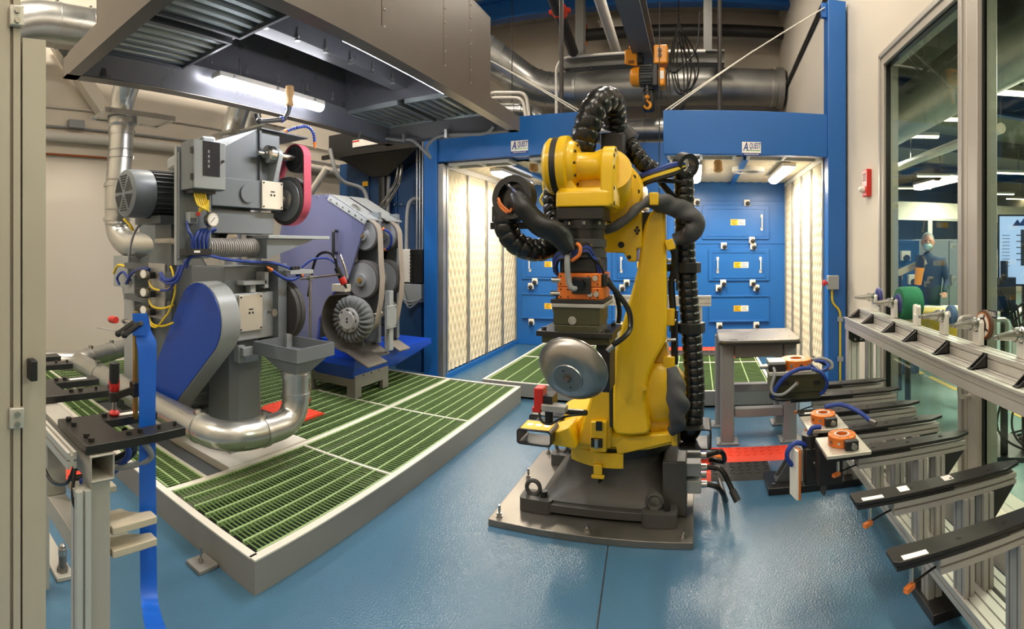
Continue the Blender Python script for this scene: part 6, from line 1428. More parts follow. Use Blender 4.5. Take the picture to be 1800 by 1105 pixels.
# grey fabric sleeve from elbow to lower arm
sleeve(catmull([P(1062, 402, Y=2.66), P(1085, 396, Y=2.68), P(1108, 380, Y=2.7), P(1125, 362, Y=2.74), P(1150, 353, Y=2.8), P(1180, 362, Y=2.86), P(1205, 374, Y=2.88), P(1222, 386, Y=2.88), P(1220, 402, Y=2.88), P(1205, 414, Y=2.89), P(1186, 424, Y=2.9)], 10), lambda t: 0.024 if t < 0.35 else 0.024 + 0.03 * min(1, (t - 0.35) * 8) - 0.02 * max(0, t - 0.85) * 6, seed=5).build('fabric_sleeve', 'sleeve_grey', hs, sharp=1.5)
c = P(1150, 350, Y=2.78); g = G(); g.box(c, (0.05, 0.06, 0.07)); g.build('sleeve_clamp', 'robot_yellow', hs, bevel=0.006)
for k in range(2):
    hosep('hose_loop', [P(1178, 428, Y=2.92), P(1186, 445 + k * 4, Y=2.94), P(1184, 480, Y=2.96), P(1180, 500, Y=2.97), P(1184, 560, Y=2.98), P(1186, 640, Y=2.98)], 0.02, 'sleeve_black', hs)
c = P(1178, 430, Y=2.86); g = G(); g.box(c, (0.05, 0.05, 0.06), (1, 0, 0.3)); g.build('sleeve_clamp', 'robot_yellow', hs, bevel=0.006)
for py in (556, 640):
    c = P(1176, py, Y=2.98); g = G(); g.box(c, (0.07, 0.06, 0.1)); g.build('arm_bracket', 'robot_yellow', hs, bevel=0.006)
sleeve(catmull([P(1180, 645, Y=2.84), P(1188, 680, Y=2.82), P(1193, 715, Y=2.82), P(1190, 745, Y=2.84), P(1180, 758, Y=2.86)], 10), lambda t: 0.028 + 0.03 * math.sin(pi * t), seed=8).build('fabric_sleeve', 'sleeve_grey', hs, sharp=1.5)
for k, pts in enumerate(([P(962, 300, Y=2.75), P(955, 325, Y=2.74), P(960, 350, Y=2.74), P(968, 368, Y=2.74)], [P(966, 312, Y=2.75), P(958, 335, Y=2.74), P(950, 352, Y=2.74), P(962, 366, Y=2.74), P(978, 362, Y=2.74)])):
    hosep('yellow_cable', pts, 0.007, 'cable_yellow', hs, 6)
for px, py in ((966, 325), (974, 352)):
    c = P(px, py, Y=2.76); g = G(); g.box(c, (0.06, 0.05, 0.04)); g.build('valve_block', 'cable_blue', hs, bevel=0.004)
c = P(975, 340, Y=2.78); g = G(); g.box(c, (0.07, 0.06, 0.14)); g.build('valve_mount', 'plastic_black', hs, bevel=0.004)
# ================================================================ work table
tb = thing('steel_table', 'grey steel table with rounded top standing behind the fixture arms', 'table', (0.51, 4.45, 0))
g = G(); g.loft([sq_ring(0.18, 0.85, 4.13, 4.74, z, 0.06, 6) for z in (0.828, 0.85)]); tt = g.build('table_top', 'plate_steel', tb, bevel=0.003)
g = G(); g.loft([sq_ring(0.175, 0.855, 4.125, 4.745, z, 0.065, 6) for z in (0.812, 0.828)]); g.build('top_edge', 'black_oxide', tb)
for x, y in ((0.26, 4.2), (0.42, 4.3), (0.62, 4.2), (0.78, 4.3), (0.3, 4.6), (0.55, 4.66), (0.75, 4.62)):
    g = G(); g.cyl((x, y, 0.85), (x, y, 0.8508), 0.008, n=8); g.build('tapped_hole', 'ink_black', tt)
g = G(); g.bx(0.27, 0.33, 4.17, 4.19, 0.85, 0.852); g.build('maker_plate', 'ink_black', tt)
for x, y in ((0.25, 4.24), (0.77, 4.24), (0.22, 4.66), (0.76, 4.66)):
    g = G(); g.loft([sq_ring(x - 0.055, x + 0.055, y - 0.055, y + 0.055, z, 0.02, 4) for z in (0.015, 0.81)]); lg = g.build('leg', 'table_grey', tb)
    g = G(); g.bx(x - 0.09, x + 0.06 + 0.03, y - 0.09, y + 0.07, 0, 0.015); ft = g.build('foot_plate', 'table_grey', lg, bevel=0.003)
    g = G(); g.cyl((x - 0.06, y - 0.07, 0.015), (x - 0.06, y - 0.07, 0.02), 0.008, n=8); g.build('foot_hole', 'black_oxide', lg)
for b in ((0.31, 0.71, 4.2, 4.28, 0.70, 0.81), (0.28, 0.7, 4.62, 4.7, 0.70, 0.81), (0.21, 0.29, 4.295, 4.605, 0.70, 0.81), (0.73, 0.81, 4.295, 4.605, 0.70, 0.81)):
    g = G(); g.bx(*b); g.build('apron', 'table_grey', tb, bevel=0.004)
for b in ((0.31, 0.71, 4.2, 4.28, 0.21, 0.28), (0.28, 0.7, 4.62, 4.7, 0.3, 0.37), (0.73, 0.81, 4.295, 4.605, 0.21, 0.28)):
    g = G(); g.bx(*b); g.build('stretcher', 'table_grey', tb, bevel=0.004)
# ================================================================ tool rack (upper rail)
tr_ = thing('tool_rack', 'long aluminium rail holding grinding tools in front of the window', 'rack', (1.28, 2.6, 0))
RYa, RYb = 0.9, 4.06
g = G(); profile(g, (1.25, RYa, 0.982), (1.25, RYb, 0.982), 0.10, 0.095, 2, 1); g.build('front_rail', 'aluminium', tr_)
g = G(); g.bx(1.19, 1.2, RYa, RYb, 1.02, 1.032); g.build('rail_lip', 'aluminium', tr_)
g = G(); profile(g, (1.35, RYa, 1.05), (1.35, RYb, 1.05), 0.09, 0.10, 2, 2); g.build('back_rail', 'aluminium', tr_)
for y in (4.01, 3.67, 3.24, 2.88, 2.46, 2.08, 1.71):
    g = G(); g.prism([(1.215, 1.03), (1.305, 1.03), (1.305, 1.098)], (0, y + 0.018, 0), (1, 0, 0), (0, 0, 1), 0.006); g.prism([(1.215, 1.03), (1.305, 1.03), (1.305, 1.098)], (0, y - 0.012, 0), (1, 0, 0), (0, 0, 1), 0.006)
    g.bx(1.215, 1.305, y - 0.018, y + 0.018, 1.03, 1.036); g.bx(1.299, 1.305, y - 0.018, y + 0.018, 1.036, 1.098); g.build('corner_gusset', 'plastic_black', tr_)
for y in (4.01, 1.25):
    g = G(); profile(g, (1.25, y, 0.0), (1.25, y, 0.935), 0.09, 0.09, 2, 2, (0, 1, 0)); g.build('post', 'aluminium', tr_)
    g = G(); profile(g, (1.4, y + 0.02, 0.0), (1.4, y + 0.02, 1.0), 0.045, 0.09, 1, 2, (0, 1, 0)); g.build('post', 'aluminium_dim', tr_)
g = G(); g.prism([(1.2, 0.935), (1.3, 0.935), (1.34, 0.84), (1.24, 0.84), (1.2, 0.87)], (0, 3.955, 0), (1, 0, 0), (0, 0, 1), 0.012); gp = g.build('corner_plate', 'plastic_black', tr_)
for x in (1.25, 1.3):
    g = G(); g.cyl((x, 3.943, 0.865), (x, 3.936, 0.865), 0.011, n=10); g.build('plate_bolt', 'steel', gp)
g = G(); g.bx(1.46, 1.49, 4.0, 4.03, 0.0, 0.90); g.build('sensor_post', 'aluminium', tr_); g = G(); g.bx(1.36, 1.5, 3.97, 4.06, 0.90, 0.935); g.build('sensor_head', 'machine_light', tr_, bevel=0.006)
# fork holders on the back rail
HYs = [3.83, 3.41, 3.02, 2.64, 2.26, 1.87]
for y in HYs:
    g = G(); g.prism([(-0.035, 0), (0.035, 0), (0.035, 0.12), (0.022, 0.135), (0.014, 0.12), (0.014, 0.07), (-0.014, 0.07), (-0.014, 0.12), (-0.022, 0.135), (-0.035, 0.12)], (1.36, y, 1.10), (0, 1, 0), (0, 0, 1), 0.03); g.build('fork_holder', 'white_plastic', tr_, bevel=0.004)
def taper_tool(name, label, y):
    t = thing(name, label, 'grinding tool', (1.35, y, 1.17), 'tools resting in the rack forks')
    g = G(); g.lathe((1.215, y, 1.21), (1, 0, 0), [(0.008, 0), (0.009, 0.02), (0.013, 0.02), (0.025, 0.11), (0.032, 0.11), (0.034, 0.125), (0.027, 0.13), (0.027, 0.138), (0.034, 0.142), (0.034, 0.155), (0.012, 0.157), (0.012, 0.19)], 24); g.build('taper_shank', 'steel', t); return t
t = taper_tool('polishing_disc', 'small glossy violet disc tool nearest the booth post', 3.83)
g = G(); g.lathe((1.40, 3.83, 1.21), (1, 0, 0), [(0.03, 0), (0.07, 0.004), (0.078, 0.012), (0.07, 0.022), (0.02, 0.026)], 32); g.build('disc', 'purple_flange', t)
t = taper_tool('abrasive_wheel', 'wide green abrasive wheel with violet flange on the rack', 3.41)
g = G(); g.lathe((1.405, 3.41, 1.20), (1, 0, 0), [(0.06, 0), (0.108, 0.006), (0.118, 0.02), (0.12, 0.09), (0.117, 0.14), (0.11, 0.155), (0.03, 0.16)], 40); g.build('wheel', 'green_abrasive', t)
g = G(); g.lathe((1.395, 3.41, 1.20), (1, 0, 0), [(0.02, 0), (0.066, 0.002), (0.072, 0.012)], 32); g.build('flange', 'purple_flange', t)
t = taper_tool('mounted_wheel', 'small slate-blue grinding wheel beside the empty fork', 2.64)
g = G(); g.lathe((1.405, 2.64, 1.21), (1, 0, 0), [(0.02, 0), (0.052, 0.002), (0.055, 0.006), (0.055, 0.03), (0.052, 0.034), (0.02, 0.036)], 32); g.build('wheel', 'blue_wheel', t)
g = G(); g.lathe((1.398, 2.64, 1.21), (1, 0, 0), [(0.008, 0), (0.024, 0.002), (0.024, 0.008)], 20); g.build('washer', 'paper_white', t)
t = taper_tool('flap_disc', 'brown flap disc with printed ring near the PULL sign', 2.26)
g = G(); g.lathe((1.40, 2.26, 1.2), (1, 0, 0), [(0.03, 0), (0.066, 0.002), (0.078, 0.008), (0.078, 0.02), (0.06, 0.026), (0.02, 0.028)], 36); g.build('disc', 'flap_brown', t)
g = G(); g.pipe((1.398, 2.26, 1.2), (1.4015, 2.26, 1.2), 0.06, 0.04, 32); g.build('printed_ring', 'paper_white', t)
g = G(); g.pipe((1.3975, 2.26, 1.2), (1.4, 2.26, 1.2), 0.066, 0.062, 32); g.build('orange_ring', 'cable_orange', t)
for k in range(4):
    a = pi / 2 * k + 0.4; g = G(); g.box((1.3972, 2.26 + 0.05 * math.cos(a), 1.2 + 0.05 * math.sin(a)), (0.012, 0.02, 0.001), (0, -math.sin(a), math.cos(a)), (1, 0, 0)); g.build('print_mark', 'ink_black', t)
t = taper_tool('collet_holder', 'bare steel taper holder at the right picture edge', 1.87)
g = G(); g.lathe((1.39, 1.87, 1.21), (1, 0, 0), [(0.02, 0), (0.028, 0.005), (0.028, 0.05), (0.02, 0.06)], 20); g.build('collet_nut', 'plate_steel', t)
# ================================================================ fixture rack (arms)
fr_ = thing('fixture_rack', 'low aluminium rack with black-topped arms reaching over the floor', 'rack', (1.0, 2.3, 0))
AY = [1.40, 1.77, 2.19, 2.47, 2.76, 3.07, 3.31]
for i, y in enumerate(AY):
    x0, x1, zt_ = 0.55, 1.27, 0.70
    g = G(); g.prism([(x0, -0.03), (x0 + 0.015, -0.04), (x1 - 0.08, -0.04), (x1, -0.012), (x1, 0.012), (x1 - 0.08, 0.04), (x0 + 0.015, 0.04), (x0, 0.03)], (0, y, zt_ - 0.014), (1, 0, 0), (0, 1, 0), 0.014); tp = g.build('arm_plate', 'black_oxide', fr_, bevel=0.002)
    g = G(); g.bx(x0 + 0.01, x0 + 0.4, y - 0.034, y + 0.034, zt_ - 0.03, zt_ - 0.018); g.build('arm_underplate', 'black_oxide', fr_)
    for xx in (0.78, 0.95, 1.12):
        g = G(); g.cyl((xx, y, zt_), (xx, y, zt_ + 0.001), 0.011, n=12); g.cyl((xx, y, zt_ + 0.001), (xx, y, zt_ + 0.002), 0.006, n=6); g.build('plate_screw', 'ink_black', tp)
    g = G(); g.bx(x0 + 0.03, x0 + 0.11, y - 0.036, y - 0.014, zt_, zt_ + 0.0012); g.build('name_strip', 'paper_white', tp)
    if i == 1:
        for xx, yy in ((0.75, 0.0), (0.94, 0.01)):
            g = G(); g.bx(xx - 0.02, xx + 0.02, y + yy - 0.02, y + yy + 0.02, zt_, zt_ + 0.0012); g.build('paper_tag', 'paper_white', tp)
    g = G(); profile(g, (0.70, y, zt_ - 0.053), (1.24, y, zt_ - 0.053), 0.07, 0.045, 2, 1); g.build('arm_profile', 'aluminium_dim', fr_)
    for xx in (1.01, 1.10):
        g = G(); profile(g, (xx, y, 0.24), (xx, y, zt_ - 0.076), 0.045, 0.09, 1, 2, (0, 1, 0)); g.build('arm_post', 'aluminium_dim', fr_)
    g = G(); g.prism([(1.12, 0.625), (1.23, 0.625), (1.12, 0.5)], (0, y - 0.03, 0), (1, 0, 0), (0, 0, 1), 0.008); g.build('arm_gusset', 'plastic_black', fr_)
    # small sensor below the tip
    g = G(); g.cyl((0.61, y - 0.02, 0.67), (0.61, y - 0.02, 0.62), 0.007, n=8); ss = g.build('sensor_stem', 'steel', fr_)
    g = G(); g.box((0.60, y - 0.03, 0.612), (0.038, 0.016, 0.014), (1, 0.6, 0)); g.build('sensor_body', 'cable_orange', ss)
    g = G(); g.tube(catmull([(0.62, y - 0.02, 0.617), (0.66, y - 0.01, 0.625), (0.70, y, 0.63), (0.72, y, 0.63)], 4), 0.004, 6); g.build('sensor_lead', 'rubber_black', ss)
g = G(); profile(g, (1.045, 0.7, 0.21), (1.045, 3.5, 0.21), 0.13, 0.06, 3, 1); g.build('base_beam', 'aluminium', fr_)
g = G(); profile(g, (1.165, 0.7, 0.21), (1.165, 3.5, 0.21), 0.07, 0.06, 1, 1); g.build('base_beam', 'aluminium_dim', fr_)
for y, x0, x1 in ((2.08, 0.965, 1.3), (3.42, 0.46, 1.26), (0.9, 0.965, 1.3)):
    g = G(); g.bx(x0, x1, y - 0.13, y + 0.13, 0, 0.045); g.build('foot_slab', 'black_oxide', fr_, bevel=0.004)
    for xx in (1.02, 1.16):
        g = G(); profile(g, (xx, y, 0.045), (xx, y, 0.18), 0.07, 0.07, 1, 1, (0, 1, 0)); g.build('foot_block', 'aluminium_dim', fr_)
g = G()
for yy in (3.38, 3.46): g.prism([(0.52, 0.045), (0.66, 0.045), (0.66, 0.17), (0.6, 0.17)], (0, yy, 0), (1, 0, 0), (0, 0, 1), 0.008)
g.bx(0.52, 0.66, 3.372, 3.46, 0.045, 0.053); fb_ = g.build('foot_bracket', 'machine_dark', fr_)
g = G(); profile(g, (0.66, 3.42, 0.12), (0.90, 3.42, 0.12), 0.045, 0.09, 1, 2); g.build('foot_profile', 'aluminium', fr_)
g = G(); g.hexnut((0.5, 3.33, 0.045), (0, 0, 1), 0.014, 0.014); g.build('foot_nut', 'steel', fr_)
# ---------------------------------------------------------------- tools parked on the arms
def orange_ring(t, x, y, z, R, h):
    g = G(); g.pipe((x, y, z), (x, y, z + h), R, R * 0.42, 36); rg = g.build('changer_ring', 'orange_anod', t, bevel=0.003)
    g = G(); g.pipe((x, y, z + h), (x, y, z + h + 0.002), R * 0.55, R * 0.42, 30); g.build('ring_insert', 'aluminium', rg)
    for k in range(8):
        a = 2 * pi * k / 8 + 0.3; g = G(); g.cyl((x + R * 0.78 * math.cos(a), y + R * 0.78 * math.sin(a), z + h), (x + R * 0.78 * math.cos(a), y + R * 0.78 * math.sin(a), z + h + 0.001), R * 0.09, n=10); g.build('ring_hole', 'brass', rg)
    for a in (pi * 1.15, pi * 1.35, pi * 1.55, pi * 1.75):
        p = V((x + R * math.cos(a), y + R * math.sin(a), z + h * 0.5)); d = V((math.cos(a), math.sin(a), 0)); g = G(); g.cyl(p, p + d * 0.004, R * 0.1, n=12); g.build('ring_port', 'steel', rg)
    return rg
t = thing('parked_gripper', 'olive parked gripper with orange ring and blue hoses on far arm', 'gripper', (0.6, 3.1, 0.71), 'parked robot tools')
g = G(); g.bx(0.46, 0.735, 2.99, 3.19, 0.70, 0.745); g.build('jaw_block', 'olive_anod', t, bevel=0.003)
g = G(); g.bx(0.44, 0.76, 2.98, 3.20, 0.745, 0.85); ob = g.build('body', 'olive_anod', t, bevel=0.004)
for xx, r in ((0.58, 0.016), (0.70, 0.014), (0.72, 0.012)):
    g = G(); g.cyl((xx, 2.98, 0.80), (xx, 2.972, 0.80), r, n=14); g.build('body_port', 'steel' if r > 0.015 else 'black_oxide', ob)
g = G(); g.bx(0.475, 0.54, 2.977, 2.98, 0.79, 0.82); g.build('body_plate', 'ink_black', ob)
g = G(); g.bx(0.42, 0.70, 2.97, 3.2, 0.85, 0.872); g.build('top_plate', 'aluminium', t, bevel=0.003)
orange_ring(t, 0.60, 3.08, 0.872, 0.093, 0.055)
g = G(); g.bx(0.42, 0.52, 2.98, 3.06, 0.872, 0.915); md_ = g.build('signal_module', 'plastic_black', t, bevel=0.003)
g = G(); g.bx(0.42, 0.52, 2.98, 3.1, 0.915, 0.93); g.build('module_cover', 'machine_light', t)
g = G(); g.cyl((0.42, 3.02, 0.895), (0.37, 3.02, 0.895), 0.014, n=10); g.build('cable_gland', 'steel', t)
HB_ = lambda pts, r, m: hosep('hose', pts, r, m, t)
HB_([P(1425, 646, Y=2.95), P(1400, 650, Y=2.93), P(1378, 664, Y=2.93), P(1364, 682, Y=2.94), P(1358, 698, Y=2.95)], 0.013, 'cable_blue')
HB_([P(1356, 640, Y=3.02), P(1362, 655, Y=2.95), P(1356, 680, Y=2.94), P(1360, 692, Y=2.93), P(1378, 692, Y=2.93), P(1400, 674, Y=2.95)], 0.009, 'cable_grey')
HB_([P(1427, 648, Y=2.98), P(1444, 655, Y=2.96), P(1454, 672, Y=2.96), P(1448, 688, Y=2.98), P(1440, 692, Y=3.0)], 0.010, 'cable_blue')
HB_([P(1425, 640, Y=3.05), P(1440, 652, Y=3.02), P(1455, 646, Y=3.02), P(1450, 636, Y=3.05), P(1432, 634, Y=3.08)], 0.009, 'cable_blue')
HB_([P(1425, 632, Y=3.1), P(1445, 630, Y=3.08), P(1460, 636, Y=3.06), P(1462, 646, Y=3.05), P(1450, 650, Y=3.05)], 0.011, 'cable_grey')
HB_([P(1428, 628, Y=3.12), P(1440, 634, Y=3.1), P(1450, 640, Y=3.06)], 0.011, 'rubber_black')
HB_([P(1357, 688, Y=2.95), P(1357, 698, Y=2.95), P(1375, 702, Y=2.94), P(1395, 700, Y=2.95)], 0.012, 'rubber_black')
def ring_tool(label, x, y, zz):
    t = thing('parked_tool', label, 'robot tool', (x, y, zz), 'parked robot tools')
    g = G(); g.bx(x - 0.1, x + 0.1, y - 0.11, y + 0.11, zz, zz + 0.016); g.build('base_plate', 'steel_pale', t, bevel=0.003)
    orange_ring(t, x + 0.0, y + 0.01, zz + 0.016, 0.063, 0.045)
    g = G(); g.bx(x - 0.01, x + 0.05, y - 0.085, y - 0.055, zz + 0.018, zz + 0.058); md = g.build('signal_module', 'plastic_black', t, bevel=0.003)
    g = G(); g.cyl((x + 0.025, y - 0.085, zz + 0.038), (x + 0.025, y - 0.10, zz + 0.038), 0.014, n=14); g.build('module_socket', 'steel', t)
    return t
t = ring_tool('orange ring tool with blue hose on pale plate, farther one', 0.635, 2.53, 0.701)
hosep('blue_hose', [(0.66, 2.60, 0.77), (0.75, 2.60, 0.775), (0.83, 2.55, 0.745), (0.87, 2.49, 0.715)], 0.012, 'cable_blue', t); hosep('hose_end', [(0.865, 2.497, 0.718), (0.89, 2.45, 0.712)], 0.009, 'steel', t)
t = ring_tool('orange ring tool above the die grinder, nearer one', 0.645, 2.22, 0.701)
g = G(); g.bx(0.545, 0.66, 2.26, 2.34, 0.52, 0.701); g.build('riser_block', 'plastic_black', t, bevel=0.004)
dg_ = thing('die_grinder', 'dark angle grinder with white and orange guard paddle below arm', 'grinder', P(1425, 860, Y=2.5))
Yd = 2.42
a = P(1428, 757, Y=Yd); b = P(1428, 850, Y=Yd)
g = G(); g.cyl(P(1424, 762, Y=Yd), P(1424, 785, Y=Yd), 0.04, n=18); g.build('motor_head', 'pipe_dark' if 'pipe_dark' in MATS else 'black_oxide', dg_)
g = G(); g.bx(P(1412, 790, Y=Yd).x, P(1446, 790, Y=Yd).x, Yd - 0.04, Yd + 0.05, P(1412, 848, Y=Yd).z, P(1412, 783, Y=Yd).z); g.build('body', 'plastic_black', dg_, bevel=0.008)
a = P(1396, 830, Y=Yd - 0.03); g = G(); g.box(a, (0.012, 0.08, 0.23), (1, 0.25, 0)); g.build('guard_face', 'paper_white', dg_, bevel=0.002); g = G(); g.box(a + V((0.011, 0.003, 0)), (0.010, 0.084, 0.235), (1, 0.25, 0)); g.build('guard_back', 'cable_orange', dg_, bevel=0.002)
g = G(); g.beam(P(1458, 800, Y=Yd - 0.05), P(1446, 868, Y=Yd - 0.05), 0.02, 0.045); g.build('lever', 'cast_grey', dg_, bevel=0.009)
g = G(); g.cyl(P(1430, 815, Y=Yd - 0.06), P(1441, 813, Y=Yd - 0.06), 0.012, n=10); g.build('adjuster', 'steel', dg_)
g = G(); g.bx(P(1408, 790, Y=Yd).x, P(1413, 790, Y=Yd).x, Yd + 0.0, Yd + 0.05, P(1412, 845, Y=Yd).z, P(1412, 790, Y=Yd).z); g.build('slide_rail', 'aluminium', dg_)
hosep('blue_hose', [P(1443, 750, Y=Yd), P(1428, 752, Y=Yd), P(1421, 766, Y=Yd)], 0.012, 'cable_blue', dg_)
hosep('blue_hose', [P(1420, 783, Y=Yd - 0.02), P(1400, 778, Y=Yd - 0.03), P(1386, 790, Y=Yd - 0.04), P(1384, 805, Y=Yd - 0.04), P(1392, 817, Y=Yd - 0.03)], 0.012, 'cable_blue', dg_)
# swing the hoses into view: nothing floats, the grinder hangs from the arm
g = G(); g.beam(P(1440, 790, Y=Yd + 0.03), V((0.62, 2.47, 0.66)), 0.05, 0.05); g.build('hanger_bar', 'plastic_black', dg_)
# ================================================================ guard door at the left edge
dr_ = bpy.data.objects.new('door_1', None); COL.objects.link(dr_); dr_.location = (-1.37, 0.33, 0); struct(dr_)
g = G(); profile(g, (-1.40, 0.305, 0), (-1.40, 0.305, 3.2), 0.10, 0.10, 2, 2, (0, 1, 0), 0.010, 0.012); g.build('door_post', 'door_cream', dr_)
g = G(); profile(g, (-1.395, 0.394, 0.02), (-1.395, 0.394, 2.17), 0.09, 0.066, 1, 0, (0, 1, 0), 0.008, 0.01); g.build('door_stile', 'door_cream', dr_)
g = G(); g.bx(-1.44, -1.40, 0.427, 0.429, 0.02, 2.17); g.build('door_gasket', 'rubber_black', dr_)
g = G(); g.bx(-1.43, -1.42, 0.42, 0.44, 0.02, 2.17); g.build('door_edge', 'door_cream', dr_)
for z in (2.22, 1.14):
    g = G(); g.bx(-1.35, -1.335, 0.322, 0.362, z - 0.025, z + 0.03); h = g.build('hinge', 'aluminium', dr_, bevel=0.003)
    for q in (-0.012, 0.014):
        g = G(); g.cyl((-1.335, 0.342, z + q), (-1.329, 0.342, z + q), 0.008, n=12); g.build('hinge_screw', 'steel', h)
g = G(); g.bx(-1.35, -1.31, 0.372, 0.392, 1.245, 1.30); g.build('door_handle', 'plastic_black', dr_, bevel=0.003)
# ================================================================ fixture stand on the left
fs_ = thing('fixture_stand', 'welded grey tube stand with black forks and comb teeth, left foreground', 'stand', (-1.8, 0.6, 0))
FZ = 0.985
def fork(x):
    g = G(); y0, y1 = 0.57, 0.92
    g.prism([(x - 0.13, y0), (x + 0.13, y0), (x + 0.13, y1), (x + 0.055, y1), (x + 0.055, y0 + 0.14), (x - 0.055, y0 + 0.14), (x - 0.055, y1), (x - 0.13, y1)], (0, 0, FZ), (1, 0, 0), (0, 1, 0), 0.028); f = g.build('fork_plate', 'black_oxide', fs_, bevel=0.002)
    for dx, dy in ((-0.1, 0.03), (-0.05, 0.03), (0.06, 0.03), (0.1, 0.03), (0.095, 0.16), (0.095, 0.2), (0.095, 0.27), (-0.095, 0.16), (-0.095, 0.2), (0.095, 0.33)):
        g = G(); r = 0.010 if dy < 0.25 else 0.006; g.cyl((x + dx, y0 + dy, FZ + 0.028), (x + dx, y0 + dy, FZ + 0.040), r, n=12); s = g.build('socket_screw', 'black_oxide', f)
    return f
fk1 = fork(-1.54); fork(-2.06); fork(-2.58)
g = G(); g.bx(-1.602, -1.60 + 0.03, 0.60, 0.602, FZ + 0.028, FZ + 0.03)
for x, y in ((-1.63, 0.83), (-2.15, 0.84)):
    g = G(); g.bx(x - 0.01, x + 0.012, y - 0.05, y + 0.03, FZ + 0.028, FZ + 0.0295); g.build('name_strip', 'paper_white', fk1)
def tube_bar(g, p0, p1, w=0.08, t=0.006):
    p0, p1 = V(p0), V(p1); d, u, wv = frame_of(p1 - p0, (0, 0, 1) if abs((p1 - p0).normalized().z) < 0.9 else (0, 1, 0))
    sq = lambda c, h: [c - u * h - wv * h, c + u * h - wv * h, c + u * h + wv * h, c - u * h + wv * h]
    g.loft([sq(p0, w / 2), sq(p1, w / 2), sq(p1, w / 2 - t), sq(p0, w / 2 - t)], closed=True); return g
g = G(); tube_bar(g, (-1.40, 0.62, FZ - 0.041), (-2.8, 0.62, FZ - 0.041)); g.build('top_rail', 'stand_grey', fs_, bevel=0.004)
g = G(); tube_bar(g, (-1.45, 0.62, 0.0), (-1.45, 0.62, FZ - 0.082), 0.066); g.build('post', 'stand_grey', fs_, bevel=0.004)
g = G(); profile(g, (-1.425, 0.56, 0.02), (-1.425, 0.56, FZ - 0.10), 0.05, 0.045, 1, 1, (0, 1, 0)); g.build('cable_duct', 'aluminium', fs_)
g = G(); tube_bar(g, (-1.49, 0.62, 0.64), (-2.8, 0.62, 0.64), 0.07); g.build('lower_rail', 'stand_grey', fs_, bevel=0.004)
for x in (-1.86, -2.6):
    g = G(); tube_bar(g, (x, 0.62, 0.675), (x, 0.62, FZ - 0.082), 0.075); g.build('post', 'stand_grey', fs_, bevel=0.004)
g = G(); tube_bar(g, (-2.3, 0.70, 0.02), (-2.3, 0.70, 0.605), 0.07); g.build('post', 'stand_grey', fs_, bevel=0.004)
g = G(); profile(g, (-1.46, 0.545, FZ - 0.03), (-2.8, 0.545, FZ - 0.03), 0.03, 0.05, 1, 1); g.build('side_profile', 'aluminium', fs_)
# foot bar with stud
c = P(110, 1003, Z=0.02)
g = G(); g.bx(c.x - 0.35, c.x + 0.05, c.y - 0.045, c.y + 0.045, 0, 0.022); fb_ = g.build('foot_bar', 'stand_grey', fs_, bevel=0.004)
g = G(); g.hexnut((c.x, c.y, 0.022), (0, 0, 1), 0.03, 0.02); g.cyl((c.x, c.y, 0.042), (c.x, c.y, 0.1), 0.02, n=12); g.build('levelling_nut', 'brass_dull' if 'brass_dull' in MATS else 'plate_steel', fb_)
g = G(); g.cyl((c.x, c.y, 0.1), (c.x, c.y, 0.13), 0.022, n=14); g.sphere((c.x, c.y, 0.138), 0.017, 12, 6); g.build('levelling_stud', 'steel', fb_)
# comb teeth on the post
for k, (x, z, L) in enumerate(((-1.46, 0.725, 0.155), (-1.46, 0.655, 0.155), (-1.76, 0.70, 0.155))):
    g = G(); y0 = 0.66
    g.prism([(-0.055, 0), (0.045, 0), (0.045, L), (0.005, L), (0.0, L * 0.92), (-0.005, L * 0.75), (-0.025, L * 0.58), (-0.055, L * 0.48)], (x, y0, z), (1, 0, 0), (0, 1, 0), 0.024); g.build('comb_tooth', 'stand_cream', fs_, bevel=0.003)
for pts in ([(-1.46, 0.55, 0.93), (-1.5, 0.54, 0.87), (-1.62, 0.53, 0.83), (-1.72, 0.53, 0.86), (-1.76, 0.54, 0.93)], [(-1.45, 0.55, 0.93), (-1.44, 0.54, 0.88), (-1.43, 0.54, 0.84), (-1.425, 0.56, 0.80)]):
    hosep('lead', pts, 0.006, 'rubber_black', fs_)
for k, pts in enumerate(([(-1.54, 0.75, 0.97), (-1.55, 0.78, 0.90), (-1.60, 0.72, 0.82), (-1.68, 0.66, 0.78)], [(-1.58, 0.78, 0.97), (-1.6, 0.82, 0.9), (-1.66, 0.74, 0.84), (-1.75, 0.66, 0.80)], [(-1.62, 0.8, 0.96), (-1.66, 0.86, 0.86), (-1.72, 0.76, 0.78), (-1.8, 0.66, 0.74)], [(-1.5, 0.8, 0.97), (-1.5, 0.84, 0.9), (-1.56, 0.76, 0.86), (-1.66, 0.68, 0.84)])):
    hosep('air_hose', pts, 0.011, ('cable_blue', 'rubber_black', 'rubber_black', 'cable_grey')[k], fs_)
